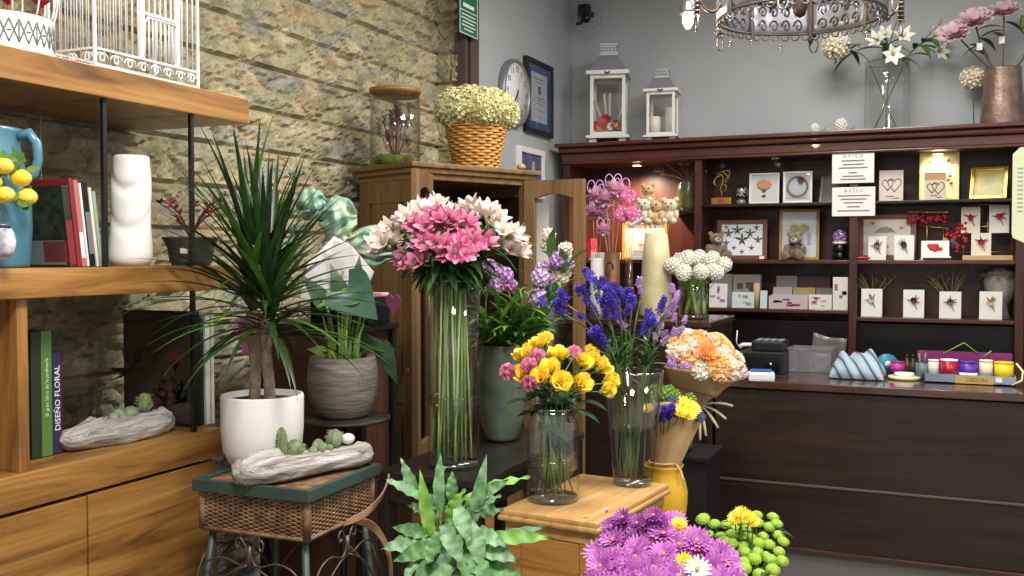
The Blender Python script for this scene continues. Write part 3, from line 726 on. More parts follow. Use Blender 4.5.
# roses
tB = (VB-CAM).dot(FW)
def rose(px, py, dt, k, pink=0):
    tip = PT(px, py, tB+dt); b_, rm = stand_in(VB, RR_*.8, RR_*.78, RH+.005, tip); b_ = rimpt(VB, RR_*U(.2, .85), U(0, 6.28), .024)
    lb, gp = (('yellow spray rose in the short clear jar', 'yellow roses in the jar'), ('pink rosebud in the short clear jar', 'pink rosebuds in the jar'))[pink]
    root, pts, d = cut_flower('rose', lb, 'flower', gp, b_, rm, tip-V((0, 0, .006)), .0022, STEMD if k else STEM, .5)
    dd = (d*.5+(CAM-tip).normalized()*U(.3, .9)+V((0, 0, .4))+V((tip.x-VB.x, tip.y-VB.y, 0))*3).normalized()
    inst('bloom', ROSE_P if pink else ROSE_Y[k], root, tip-V(root.location), track(dd, U(0, 6)), U(.95, 1.1)*(1.3 if pink else 1.32))
    for j in range(3): side_leaf(root, LF_R, pts[4+j*2], U(0, 6.28), U(-.3, .5), U(.7, 1.15))
heads([(525, 356, .05, 1), (539, 346, .08, 1), (546, 343, .12, 2), (558, 357, .02, 0), (550, 370, -.05, 0), (541, 379, -.07, 1), (561, 383, -.1, 0), (581, 384, -.09, 0), (583, 364, .0, 1), (593, 362, .06, 1), (601, 368, .03, 1), (608, 382, -.02, 2), (605, 391, -.05, 2), (523, 376, -.02, 1), (589, 355, .1, 2)], rose)
heads([(511, 374, -.02, 0, 1), (531, 369, -.03, 0, 1), (531, 385, -.09, 0, 1), (539, 360, .02, 0, 1), (573, 356, .06, 0, 1)], rose)
BIGL = leafm('leaf', LEAFD, .10, .06, -.7, .8, .2)
for k, (px, py, a) in enumerate(((520, 400, 2.6), (590, 402, .2), (583, 412, -.3), (534, 412, 2.2), (556, 430, -1.0), (545, 405, 3.6))):
    root = thing('rose_foliage', 'broad dark rose leaf sprig without a bloom in the short clear jar', 'leaf sprig', VB+V((0, 0, .03)), 0, 'leaf sprigs in the rose jar'); p_ = PT(px, py, tB-.06+.04*(k % 2)); rim_ = V((VB.x, VB.y, VB.z+RH))
    MB().tube(bez(root.location, rim_, p_, 8), .002, 5).build('stem', STEMD, root, True); d_ = RT*math.cos(a)+V((0, 0, 1))*.25*math.sin(a)-FW*.3; s_ = d_.cross(V((0, 0, 1))).normalized(); d_.normalize(); y_ = s_.cross(d_); inst('leaf', BIGL, root, p_-V(root.location)-d_*.04, Matrix((s_, -y_, d_)).transposed().to_quaternion(), 1.0)
# statice
tC = (VC-CAM).dot(FW)
def stat(px, py, dt, lil, off):
    tip = PT(px, py, tC+dt); b_, rm = stand_in(VC, SRb*.75, SRt*.85, SHt+.005, tip); b_ = rimpt(VC, SRb*U(.1, .85), U(0, 6.28), .024)
    lb, gp = (('violet statice stem in the tapered clear vase', 'violet statice in the tapered vase'), ('pale lilac statice stem in the tapered clear vase', 'lilac statice in the tapered vase'))[lil]
    root, pts, d = cut_flower('statice', lb, 'flower', gp, b_, rm, tip-V((0, 0, .03)), .0026, STEMD, .45)
    for k in range(off):
        p = pts[-1-(k % 3)]; a = U(0, 6.28); dd = (d*.8+V((math.cos(a), math.sin(a), .3))*U(.2, .7)).normalized(); c = p+dd*U(.03, .07)
        MB().tube(bez(p, p+d*.02, c, 4), .0015, 5).build('branch', STEMD, root, True)
        inst('cluster', STA_L if lil else STA_V, root, c-V(root.location), track(dd+V((U(-.5, .5), U(-.5, .5), U(0, .4))), U(0, 6)), U(.6, .9)*(.8 if lil else 1))
    for k in range(5): side_leaf(root, LF_A if k % 2 else LF_D, pts[3+k], U(0, 6.28), U(.7, 1.4), U(.5, .8))
heads([(596, 275, .05, 0, 5), (600, 288, -.03, 0, 5), (588, 292, .02, 0, 4), (606, 302, -.08, 0, 5), (568, 296, -.06, 0, 3), (552, 300, -.02, 0, 3), (620, 296, .08, 0, 4), (625, 308, -.02, 0, 5), (632, 298, .05, 0, 4), (602, 332, -.1, 0, 4), (657, 306, .0, 0, 3), (650, 318, -.05, 0, 3),
       (667, 300, .05, 1, 4), (673, 294, .1, 1, 3), (675, 324, .02, 1, 4), (657, 338, -.06, 1, 3), (671, 356, -.05, 1, 3), (640, 292, .12, 1, 2), (660, 322, .12, 1, 3), (632, 336, -.02, 1, 1)], stat)
# hyacinths
tD = (VD-CAM).dot(FW)
def hya(px, py, dt):
    tip = PT(px, py, tD+dt); a = math.atan2(tip.y-VD.y, tip.x-VD.x)
    b_ = rimpt(VD, U(.02, .058), U(0, 6.28), .024); rm = rimpt(VD, .05, a, .225)
    root, pts, d = cut_flower('hyacinth', 'white hyacinth stem in the vase on the dark cabinet', 'flower', 'white hyacinths in the vase', b_, rm, tip-V((0, 0, .03)), .0115, STEML, .5)
    dd = (d+V((0, 0, .4))).normalized(); inst('flower_head', HYA, root, tip-V(root.location), track(dd), U(1.0, 1.12))
    for k in range(3): side_leaf(root, LF_SL, pts[1+k], U(0, 6.28), U(1.25, 1.5), 1.0)
heads([(674, 266, -.02), (687, 260, -.0), (701, 272, -.14), (699, 259, .08), (711, 260, .0), (714, 272, -.07), (722, 265, .05), (684, 273, -.1)], hya)
# ------------------------------------------------------------------ potted plants
def vdir(a, el): return V((math.cos(a)*math.cos(el), math.sin(a)*math.cos(el), math.sin(el)))
WPOT = V((-1.885, 2.42, SH+.001))
dr = thing('dracaena', 'spiky dragon tree with two slim trunks in a white pot', 'plant', WPOT)
MB().lathe([(.001, 0), (.075, 0), (.100, .012), (.116, .05), (.122, .11), (.123, .205), (.120, .212), (.112, .212), (.110, .19), (.001, .19)], 48, dis=lambda a, z: .004*math.sin(z*330)).build('pot', mat('white_ribbed_ceramic', 'dedad3', .55, c2='e9e6e0', sc=6), dr)
MB().lathe([(.001, .198), (.06, .199), (.109, .194)], 32, dis=lambda a, z: .02*math.sin(7*a)).build('soil', SOIL, dr)
BARK = mat('dracaena_bark', '7d6b52', .8, c2='a3907a', sc=30, bmp=.8, bsc=90)
tr = []
for k, (x, y, tx, ty, h) in enumerate(((-.03, .0, -.035, .005, .27), (.03, -.01, .03, -.02, .25))):
    pts = [V((x+(tx-x)*t+.006*math.sin(5*t+k), y+(ty-y)*t, .19+h*t)) for t in [i/14 for i in range(15)]]
    MB().tube(pts, [.0165+.0018*(i % 2) for i in range(15)], 10).build('trunk', BARK, dr); tr.append(pts[-1])
MB().tube(bez((.028, -.015, .34), (.055, -.03, .38), (.06, -.03, .41)), .010, 8).build('branch', BARK, dr); tr.append(V((.06, -.03, .41)))
DRL = [mat('dracaena_leaf', '182c12', .38, c2='2c4a1c', sc=20, trans=.08), mat('dracaena_leaf_bright', '345c1b', .4, c2='4f7a2a', sc=20, trans=.15), mat('dracaena_leaf_dark', '151f14', .38, c2='2c3a22', sc=20)]
q = random.Random(5)
for k in range(96):
    c = tr[(0, 1, 0, 1, 2)[k % 5]]; a = k*2.39996+q.uniform(-.2, .2); t = (k/96)
    el = 1.5-1.45*t**1.1+q.uniform(-.15, .12); L = q.uniform(.34, .46)*(1 if t < .8 else .85)
    bend = .15+.9*max(0, t-.2)+q.uniform(0, .25)
    d = vdir(a, el); b_ = c+V((0, 0, .16-.2*t))
    d.x = max(d.x, -.28); d.normalize()
    MB().blade(b_, d, (0, 0, 1), L, q.uniform(.019, .027), -bend, .62, .35, 10, base_w=.35, tip=.02).build('leaf', DRL[0 if k % 3 else (1 if t > .35 else 2)] if k % 4 else DRL[1], dr)
m = MB()
for k in range(70):
    c = tr[k % 3]; t = k/70; d = vdir(k*2.39996+1.3, 1.3-1.35*t+q.uniform(-.2, .2)); d.x = max(d.x, -.28); m.blade(c+V((0, 0, .12-.16*t)), d, (0, 0, 1), q.uniform(.3, .44), q.uniform(.016, .023), -.2-.9*t, .62, .35, 10, base_w=.35, tip=.02)
m.build('foliage', DRL[0], dr)['kind'] = 'stuff'
gp = PT(343, 414, (V((rs.x, rs.y, RZ))-CAM).dot(FW)); gp.z = RZ+.001
mp = thing('philodendron', 'heart-leaved green plant in a grey ribbed stoneware pot', 'plant', gp)
GP = mat('grey_stoneware', '615b50', .7, c2='8a8273', sc=12, bmp=.35, bsc=40, stretch=(1, 1, 6))
MB().lathe([(.001, 0), (.075, 0), (.092, .012), (.113, .07), (.118, .12), (.116, .165), (.110, .195), (.106, .202), (.100, .20), (.103, .17), (.001, .17)], 48, dis=lambda a, z: .006*math.sin(z*260)+.003*math.sin(40*a+9*math.sin(z*200))).build('pot', GP, mp)
MB().lathe([(.001, .176), (.102, .174)], 30).build('soil', SOIL, mp)
HEART = mat('heart_leaf', '2f5a44', .35, c2='4d7d5f', sc=9, trans=.1)
def heart_leaf(m, base, d, nrm, L, W):
    d = V(d).normalized(); s = d.cross(V(nrm)).normalized(); n = s.cross(d)
    def fn(u, v):
        x = (v-.5)*2; w = math.sin(PI*min(1, (u*.94+.045))**.5)*W*.56; back = .22*L*(abs(x)**1.2)*(1-u)*1.4
        return V(base)+d*(L*u-back)+s*(x*w)+n*(.22*w*abs(x)**1.5-.22*L*u*u)
    m.sheet(fn, 10, 8)
q = random.Random(3)
for k in range(14):
    a = q.uniform(0, 6.28); r0 = q.uniform(.01, .06); b_ = V((r0*math.cos(a), r0*math.sin(a), .17)); MB().tube(bez(b_, b_+V((0, 0, .1)), b_+V((.03*math.cos(a), .03*math.sin(a), q.uniform(.12, .2))), 6), [.007, .007, .006, .005, .004, .0025, .0012], 7).build('stem', STEM, mp)
tG = (gp-CAM).dot(FW)
for px, py, L, W, dx, dz, dt, mt, tl in ((347, 290, .135, .15, .8, -.75, -.07, HEART, .05), (350, 298, .11, .085, -1, -.1, -.05, LEAFL, 1.2), (354, 340, .15, .07, 1, -.12, .06, LEAFD, .8), (322, 352, .05, .05, -.9, .3, -.02, LEAFL, 1.2), (343, 300, .13, .07, -.3, 1, .08, LEAFD, -.2), (356, 294, .13, .06, .1, 1, .1, LEAFD, -.2), (384, 352, .12, .06, .4, -.9, .14, LEAFD, .3), (322, 300, .11, .06, -.5, .7, .04, LEAFD, .2)):
    c0 = PT(px, py, tG+dt)-gp; tc = (CAM-gp).normalized(); d = (RT*dx+V((0, 0, 1))*dz+tc*.12).normalized()
    lf = MB(); heart_leaf(lf, c0, d, tc+V((0, 0, 1))*tl+RT*.25*(dx < 0), L, W); lf.build('leaf', mt, mp)
    MB().tube(bez((c0.x*.3, c0.y*.3, .175), (c0.x*.5, c0.y*.5, max(.24, c0.z-.03)), c0, 8), .0045, 6).build('petiole', STEML if mt is LEAFL else STEM, mp)
# driftwood planters
DRIFT, nt, out = nmat('driftwood')
b = N(nt, 'ShaderNodeBsdfPrincipled', Roughness=.85); v = coords(nt, (3, 26, 26))
n = N(nt, 'ShaderNodeTexNoise', Scale=1.6, Detail=6, Roughness=.7, Distortion=.8); nt.links.new(v, n.inputs['Vector'])
nt.links.new(ramp(nt, n.outputs['Fac'], [(.3, '3a352f'), (.44, 'aaa399'), (.7, 'd9d4cc')]), b.inputs['Base Color']); bump(nt, n.outputs['Fac'], 1.0, .02, b); nt.links.new(b.outputs[0], out.inputs[0])
CACT = mat('cactus_green', '4d5d38', .6, c2='76865a', sc=30); SPN = mat('cactus_spine', 'd8cfae', .6); CACTG = mat('cactus_grey', '5d6a4d', .7, c2='83906f', sc=40)
def driftwood(name, label, p0, p1, rad_, seed):
    p0 = V(p0); p1 = V(p1); L = (p1-p0).length; rt_ = thing(name, label, 'planter', (p0+p1)/2, math.atan2(p1.y-p0.y, p1.x-p0.x))
    m = MB(); vs = []; nu, nv = 40, 26
    def fn(u, v):
        x = (u-.5)*L; k = (math.sin(PI*min(max(u, .0), 1))**.3)*rad_*(1+.18*math.sin(6*u+seed)) ; a = v*2*PI
        w = noise.fractal(V((x*9+seed, math.cos(a)*1.3, math.sin(a)*1.3)), 1, 2, 4)*.16+.07*math.sin(9*a+5*u*PI+seed)+.05*math.sin(17*a-3*u)
        r = k*(1+w); z = r*math.sin(a)*.95
        if z > .45*rad_ and .3 < u < .9: z = .45*rad_+(z-.45*rad_)*.3
        return V((x, r*math.cos(a)*1.05, max(z+rad_*.6, 0)))
    m.sheet(fn, nu, nv); m.build('log', DRIFT, rt_); return rt_, L
def cactus(rt_, x, y, z, r, h, ribs=12, mt=CACT):
    m = MB(); m.ell((x, y, z+h/2), (r, r, h/2), 36, 14, dis=lambda p: .07*math.cos(ribs*math.atan2(p.y, p.x))); o = m.build('cactus', mt, rt_)
    s = MB(); qq = random.Random(int(x*9999))
    for k in range(90):
        zz = qq.uniform(-.7, .95); a = round(qq.random()*ribs)/ribs*2*PI; e = math.sqrt(1-zz*zz); c = V((x+r*1.05*e*math.cos(a), y+r*1.05*e*math.sin(a), z+h/2+h/2*zz))
        s.tube([c, c+V((math.cos(a+qq.uniform(-.8, .8)), math.sin(a+qq.uniform(-.8, .8)), qq.uniform(-.2, .8)))*.008], [.0006, .0002], 3)
    s.build('spines', SPN, o)
P0 = PZ(233, 486, SH+.002); P1 = PZ(371, 462, SH+.002)
d1, L1 = driftwood('driftwood_planter', 'hollow driftwood planter with small cacti on the wicker stand lid', P0, P1, .054, 1.0)
tl = .042
MB().ell((.03, 0, .050), (.13, .026, .012), 24, 8).build('soil', SOIL, d1)
cactus(d1, -.078, .0, .048, .0165, .092, 9); cactus(d1, -.035, .004, .046, .027, .054, 16)
cl_ = MB()
for x, y, z, r in ((.018, -.01, .05, .013), (.035, .008, .05, .012), (.045, -.012, .054, .012), (.06, .004, .055, .013), (.03, -.004, .062, .010), (.075, -.01, .052, .011), (.052, .016, .062, .015)): cl_.ell((x, y, z+.012), r*1.1, 14, 10, dis=lambda p: .06*math.cos(10*math.atan2(p.y, p.x)))
cl_.build('cactus_clump', CACTG, d1); cactus(d1, .098, .0, .06, .022, .054, 8, CACTG)
MB().ell((.145, 0, .082), (.022, .018, .016), 14, 10).build('pebble', mat('white_stone', 'dad6cf', .7), d1)
P0 = PX(60, 448, -2.2); P1 = PX(171, 432, -2.2); P0.z = P1.z = Z3+.002
d2, L2 = driftwood('driftwood_planter', 'silvery driftwood planter with one spiny cactus on the oak bottom shelf', P0, P1, .056, 4.0)
cactus(d2, .10, 0, .066, .02, .058, 10); m = MB()
for x, y, z, r in ((-.02, 0, .066, .018), (.01, .01, .07, .02), (.04, -.005, .07, .024), (.06, .01, .066, .016)): m.ell((x, y, z), r, 16, 10, dis=lambda p: .06*math.cos(9*math.atan2(p.y, p.x)))
m.build('cactus_clump', CACTG, d2)
# calathea in the foreground
CP = V((-1.155, 2.20, 0))
ca = thing('calathea', 'bushy calathea with wavy silver-green leaves in a tall dark planter', 'plant', CP)
MB().lathe([(.001, 0), (.075, 0), (.078, .02), (.088, .70), (.09, .71), (.084, .71), (.082, .68), (.001, .68)], 36).build('planter', mat('dark_brown_planter', '2a211c', .5), ca)
MB().lathe([(.001, .685), (.083, .683)], 24).build('soil', SOIL, ca)
def calathea_leaf(mt_name, c0, c1):
    if mt_name in _M: return _M[mt_name]
    m, nt, out = nmat(mt_name); b = N(nt, 'ShaderNodeBsdfPrincipled', Roughness=.38)
    uv = N(nt, 'ShaderNodeTexCoord'); wv = N(nt, 'ShaderNodeTexWave', Scale=26, Distortion=4); nt.links.new(uv.outputs['Object'], wv.inputs['Vector'])
    nt.links.new(ramp(nt, wv.outputs['Fac'], [(.3, c0), (.75, c1)]), b.inputs['Base Color']); nt.links.new(b.outputs[0], out.inputs[0]); _M[mt_name] = m; return m
CL = [mat('calathea_silver', '3f6a3d', .5, c2='83a876', sc=26, trans=.1), mat('calathea_green', '34602a', .5, c2='64924e', sc=26, trans=.1), mat('calathea_bright', '55892b', .5, c2='83b048', sc=18, trans=.15)]
tCa = (CP+V((0, 0, .9))-CAM).dot(FW)
q = random.Random(9)
for bx_, by_, tx_, ty_, W, dt, k in ((432, 545, 421, 478, .055, -.02, 2), (440, 520, 440, 458, .05, .02, 0), (448, 525, 462, 492, .06, -.03, 2), (470, 530, 485, 462, .055, .0, 0), (425, 500, 388, 480, .045, .0, 0), (420, 500, 402, 462, .05, .03, 0), (430, 540, 386, 548, .075, -.06, 0), (436, 545, 398, 560, .07, -.1, 1),
      (462, 500, 524, 477, .05, .06, 2), (465, 505, 505, 482, .055, .03, 1), (478, 540, 546, 538, .06, -.05, 2), (478, 548, 540, 528, .055, -.02, 0), (446, 520, 460, 560, .085, -.14, 0), (470, 520, 480, 565, .08, -.10, 0), (440, 560, 415, 590, .09, -.14, 0), (480, 560, 525, 585, .08, -.1, 1), (455, 560, 452, 600, .08, -.17, 1), (428, 530, 425, 515, .05, 0, 1), (466, 515, 474, 510, .06, .02, 0),
      (458, 505, 468, 540, .07, -.12, 0), (444, 530, 428, 562, .07, -.12, 1), (450, 545, 440, 585, .08, -.15, 0), (465, 545, 490, 590, .08, -.14, 1), (435, 515, 410, 505, .06, .03, 0), (455, 510, 445, 500, .06, .04, 1), (462, 515, 500, 510, .07, .05, 1), (470, 530, 505, 545, .07, -.08, 0), (438, 510, 415, 488, .05, .02, 1), (452, 505, 452, 474, .05, .03, 1), (468, 512, 498, 496, .05, .01, 0), (430, 535, 396, 528, .06, -.04, 1), (440, 545, 405, 575, .07, -.1, 0), (472, 545, 515, 560, .07, -.09, 0), (460, 540, 470, 590, .07, -.15, 1)):
    b_ = PT(bx_, by_, tCa+dt*.4)-CP; t_ = PT(tx_, ty_, tCa+dt)-CP; L = (t_-b_).length*1.12
    up = ((CAM-CP-t_).normalized()+V((0, 0, .5))+RT*q.uniform(-.5, .5)).normalized(); d = (t_-b_).normalized()
    MB().blade(b_, d+up*.18, up, L, W*.62, -.45, .8, .3, 18, .17, 4.5, .1, .02, q.uniform(-.4, .4)).build('leaf', CL[k], ca)
    r0 = V((b_.x*.25, b_.y*.25, .685)); MB().tube(bez(r0, V((b_.x*.4, b_.y*.4, max(b_.z-.05, .72))), b_, 6), .003, 6).build('petiole', STEMD, ca)
# ------------------------------------------------------------------ grey-green vase with stocks
GV = PZ(502, 440, .87); GV.z = .872
gv = thing('ceramic_vase', 'mottled grey-green ceramic vase behind the alstroemerias on the black table', 'vase', GV)
MB().lathe([(.001, 0), (.056, 0), (.064, .012), (.085, .09), (.093, .18), (.091, .27), (.082, .325), (.078, .345), (.082, .352), (.077, .352), (.073, .33), (.001, .3)], 44).build('vase_body', mat('grey_green_glaze', '4a544a', .22, c2='6b7669', sc=7), gv)
tS = (GV-CAM).dot(FW)
def stock(px, py, dt, me, n, dz, mt):
    tip = PT(px, py, tS+dt); b_, rm = stand_in(GV, .03, .055, .34, tip); b_.z = GV.z+.302
    lb, gpn = {'l': ('lavender stock stem in the grey-green vase', 'lavender stocks in the grey-green vase'), 'm': ('plum and pink stock stem in the grey-green vase', 'plum stocks in the grey-green vase'), 'w': ('pale cream stock stem in the grey-green vase', 'cream stocks in the grey-green vase'), 'g': ('leafy green stem without flowers in the grey-green vase', 'leafy stems in the grey-green vase')}[mt]
    root, pts, d = cut_flower('stock_flower', lb, 'flower', gpn, b_, rm, tip, .003, STEM, .5)
    for k in range(n): inst('bloom', me[k % len(me)], root, pts[-1-(k//2)]-V(root.location)+V((U(-.025, .025), U(-.02, .02), U(-.01, .025)-dz*k)), track(d, U(0, 6)), U(.6, .95))
    for k in range(11): side_leaf(root, (LF_S, LF_SL, LF_SL)[k % 3], pts[4+k % 7], U(0, 6.28), U(.3, 1.25), U(.7, 1.15))
heads([(540, 281, -.03, [STK_L], 4, .008, 'l'), (545, 276, .03, [STK_L], 3, .008, 'l'), (492, 272, -.04, [STK_P], 3, .008, 'l'), (505, 270, .0, [STK_M, STK_P], 4, .01, 'm'), (507, 284, -.04, [STK_M], 2, .01, 'm'), (568, 262, .03, [STK_M, STK_P], 3, .01, 'm'), (553, 262, .0, [STK_P], 3, .012, 'l'),
       (560, 250, .05, [STK_W], 4, .012, 'w'), (570, 249, .02, [STK_W], 4, .012, 'w'), (548, 240, .1, [STK_W], 2, .012, 'w'), (480, 290, .0, [STK_W], 0, 0, 'g'), (520, 290, -.05, [STK_W], 0, 0, 'g'), (535, 310, -.06, [STK_W], 0, 0, 'g'), (500, 300, -.06, [STK_W], 0, 0, 'g'), (555, 330, -.02, [STK_W], 0, 0, 'g'), (515, 285, .06, [STK_W], 0, 0, 'g'), (488, 315, -.05, [STK_W], 0, 0, 'g'), (545, 318, -.05, [STK_W], 0, 0, 'g'), (528, 325, -.07, [STK_W], 0, 0, 'g'), (510, 318, -.08, [STK_W], 0, 0, 'g'), (560, 318, .02, [STK_W], 0, 0, 'g'), (495, 330, -.07, [STK_W], 0, 0, 'g')], stock)
# ------------------------------------------------------------------ buckets of chrysanthemums
def bucket(lb, c, h, r):
    o = thing('flower_bucket', lb, 'bucket', c)
    MB().lathe([(.001, 0), (r*.8, 0), (r*.82, .01), (r, h), (r*1.04, h+.004), (r*1.02, h+.012), (r*.96, h), (r*.79, .02), (.001, .02)], 32).build('bucket_body', mat('black_bucket', '1d1c1c', .45), o); return o
BP = V((-.66, 2.50, 0)); bucket('black flower bucket under the magenta chrysanthemums', BP, .50, .11)
BG = V((-.56, 3.03, 0)); bucket('black flower bucket under the lime button chrysanthemums', BG, .52, .10)
def mum(px, py, t, me, cat_lb, gpn, C, hz, sc, up=.5, lf=1):
    tip = PT(px, py, t); a = math.atan2(tip.y-C.y, tip.x-C.x)
    b_ = V((C.x-.04*math.cos(a), C.y-.04*math.sin(a), .03)); k = min(1, math.hypot(tip.x-C.x, tip.y-C.y)/.2); rm = V((C.x+.085*k*math.cos(a), C.y+.085*k*math.sin(a), hz))
    root, pts, d = cut_flower('chrysanthemum', cat_lb, 'flower', gpn, b_, rm, tip-V((0, 0, .006)), .0022, STEMD, .5)
    dd = (V((tip.x-C.x, tip.y-C.y, 0))*2.2+V((0, 0, up))+(CAM-tip).normalized()*.55).normalized()
    inst('bloom', me, root, tip-V(root.location), track(dd, U(0, 6)), sc*U(.9, 1.12))
    for j in range(lf): side_leaf(root, LF_D, pts[-2-j], U(0, 6.28), U(.0, .6), U(.6, .9))
tP = (V((BP.x, BP.y, .85))-CAM).dot(FW); tg = (V((BG.x, BG.y, .8))-CAM).dot(FW)
pts_ = []
MUMD = mum_mesh(mat('petal_dark_purple', '7d2c80', .55, c2='9a459c', sc=30), MAGC)
q = random.Random(21)
for (x0, x1, y) in ((626, 652, 516), (624, 660, 524), (616, 676, 528), (608, 700, 538), (602, 712, 548), (598, 722, 558), (596, 730, 568), (596, 736, 578), (600, 740, 588)):
    n_ = int((x1-x0)/18)+1
    for k in range(n_): pts_.append((x0+(x1-x0)*k/max(1, n_-1)+q.uniform(-5, 5), y+q.uniform(-5, 5)))
for px, py in pts_:
    if abs(px-697) < 14 and py > 560: continue
    if py < 534 and px < 668: mum(px, py, tP+.06, MUMD, 'dark purple chrysanthemum bloom at the back of the magenta bunch', 'dark purple chrysanthemums', BP, .52, .68, .5, 2)
    else: mum(px, py, tP-(py-545)*.0045+(abs(px-665)/70)*.05+q.uniform(-.03, .03), MUM[rr.randint(0, 1)], 'magenta chrysanthemum bloom in the bunch beside the pine chest', 'magenta chrysanthemums', BP, .52, .92, q.uniform(.3, 1), 2)
for px, py, sc in ((697, 570, 1.0), (686, 580, .95)): mum(px, py, tP-.16, MUMW, 'white daisy chrysanthemum tucked into the magenta bunch', 'white daisies in the magenta bunch', BP, .52, sc)
for px, py in ((675, 530), (684, 533), (690, 537), (679, 524), (684, 562)): mum(px, py, tP+.06-.2*(py > 550), MUMY, 'small yellow chrysanthemum behind the magenta bunch', 'yellow chrysanthemums behind the magenta bunch', BP, .52, .85)
for px, py in ((741, 513), (748, 517), (735, 519), (753, 522)): mum(px, py, tg-.02, MUMY, 'small yellow chrysanthemum on top of the lime bunch', 'yellow chrysanthemums in the lime bunch', BG, .54, .75)
q = random.Random(22)
for (x0, x1, y) in ((732, 772, 518), (712, 778, 526), (706, 776, 534), (712, 781, 543), (720, 780, 552), (728, 782, 562), (734, 772, 572), (740, 770, 582)):
    n_ = int((x1-x0)/11)+1
    for k in range(n_): mum(x0+(x1-x0)*k/max(1, n_-1)+q.uniform(-3, 3), y+q.uniform(-4, 4), tg-(y-540)*.004, BUTTON, 'lime green button chrysanthemum in the bunch by the counter', 'lime button chrysanthemums', BG, .54, .84, .8)
mum(703, 519, tg, BUTTON, 'lime green button chrysanthemum in the bunch by the counter', 'lime button chrysanthemums', BG, .54, 1.0, .8)
# ------------------------------------------------------------------ yellow vase and the two wrapped bouquets
YV = PT(663, 500, 3.62); YV.z = 0
yv = thing('floor_vase', 'tall yellow ceramic floor vase holding the kraft-wrapped bouquet', 'vase', YV)
MB().lathe([(.001, 0), (.055, 0), (.06, .02), (.066, .3), (.075, .55), (.088, .66), (.089, .70), (.078, .745), (.066, .765), (.068, .785), (.074, .795), (.068, .795), (.06, .77), (.001, .74)], 44).build('vase_body', mat('yellow_glaze', 'd8a31c', .35, c2='e2b33a', sc=4), yv)
def cone_wrap(rt_, p0, p1, r0, r1, name='paper_wrap', seed=0, flare=.0, open_=2*PI):
    p0, p1 = V(p0), V(p1); d, s, u = frame_of(p1-p0); L = (p1-p0).length
    def fn(a, t):
        th = a*2*PI; r = r0+(r1-r0)*t**.9; f = 1+.05*math.sin(5*th+seed)*t+.03*math.sin(11*th+3*t+seed)
        e = L*t*(1+(.16*math.sin(2*th+seed)+.08*math.sin(3*th))*t*flare)
        return p0+d*e+(s*math.cos(th)+u*math.sin(th))*r*f
    m = MB(); m.sheet(fn, 40, 12, True, .0015); return m.build(name, KRAFT, rt_)
BB = V((YV.x, YV.y, .74))
b1 = thing('wrapped_bouquet', 'kraft-wrapped bouquet of blue and yellow flowers in the yellow vase', 'bouquet', BB)
tY = (V((YV.x, YV.y, .9))-CAM).dot(FW)
top = PT(675, 408, tY+.02)-BB
cone_wrap(b1, (0, 0, .0), top, .035, .095, seed=1, flare=.6)
m = MB(); m.tube([(.052*math.cos(2*PI*k/20), .052*math.sin(2*PI*k/20), .065) for k in range(20)], .004, 6, True); m.tube(bez((.05, -.02, .065), (.08, -.04, .05), (.085, -.05, .01), 5), .005, 5); m.build('ribbon', mat('straw_ribbon', 'd8bf6a', .6), b1)
THI = ball_mesh(mat('thistle_blue', '3f4f6d', .6, c2='6a7c94', sc=30), .017, 60, .012, .003, 1.1, 'thistle_head')
for px, py, dt, me, sc in ((683, 405, -.06, MUMY, 1.3), (692, 409, -.05, MUMY, 1.2), (688, 414, -.09, MUMY, 1.2), (680, 412, -.1, MUMY, 1.1), (664, 416, -.1, STA_V, 1.1), (671, 413, -.1, STA_V, 1.0), (659, 414, -.08, STA_V, .9), (674, 402, -.05, THI, 1), (700, 417, -.05, THI, .9), (648, 409, -.08, MUMY, .8)):
    c = PT(px, py, tY+dt)-BB; dd = (c-V((0, 0, .0))).normalized(); inst('bloom', me, b1, c, track(dd+(CAM-BB).normalized()*.6, U(0, 6)), sc)
    MB().tube([(0, 0, .1), c], .002, 5).build('stem', STEMD, b1)
GYP = ball_mesh(LEAFL, .02, 40, .012, .006, 1.2, 'filler_sprig')
for px, py in ((664, 394), (657, 400), (670, 390), (676, 396), (662, 406), (690, 400), (655, 392)): inst('filler', GYP, b1, PT(px, py, tY+U(-.02, .06))-BB, None, U(.7, 1.2))
# bouquet of orange flowers lying in its stand
tO = 3.95
B2 = V((PLX-.02, PLY, .668)); 
b2 = thing('wrapped_bouquet', 'kraft-wrapped bouquet of orange and peach flowers tilted towards the counter', 'bouquet', B2)
ap = PT(684, 408, tO+.03)-B2; tp = PT(706, 356, tO-.07)-B2
cone_wrap(b2, ap, tp, .03, .15, seed=2.2, flare=.9)
MB().tube(bez((0, 0, .0), (0, 0, .1), ap, 8), .02, 10).build('stem_bundle', STEMD, b2)
q = random.Random(8); d, s, u_ = frame_of(tp-ap)
if s.dot(RT) < 0: s = -s
kinds_ = [PEACH, ORNG, IVORY, BLUSH]
BO = [ball_mesh(mm, .028, 40, .018, .012, .8, 'bloom_head', i) for i, mm in enumerate((PEACH, mat('petal_apricot', 'e8b04a', .6, c2='f0c98a', sc=30), IVORY, BLUSH, WHT))]; BO.append(mum_mesh(ORNG, ORNG, (20, 16, 12), .034))
A_, B_, C_, D_ = [PT(x, y, tO+d_)-B2 for x, y, d_ in ((664, 366, -.19), (746, 364, -.15), (716, 398, -.12), (671, 386, -.08))]
def flap(u, v): p = (A_+(B_-A_)*u)*(1-v)+(D_+(C_-D_)*u)*v; return p-FW*(.05*math.sin(PI*u)*(1-v*.6))+V((0, 0, -.02*math.sin(PI*u)*(1-v)))
m = MB(); m.sheet(flap, 16, 8, True, .0015); m.build('paper_flap', KRAFT, b2)
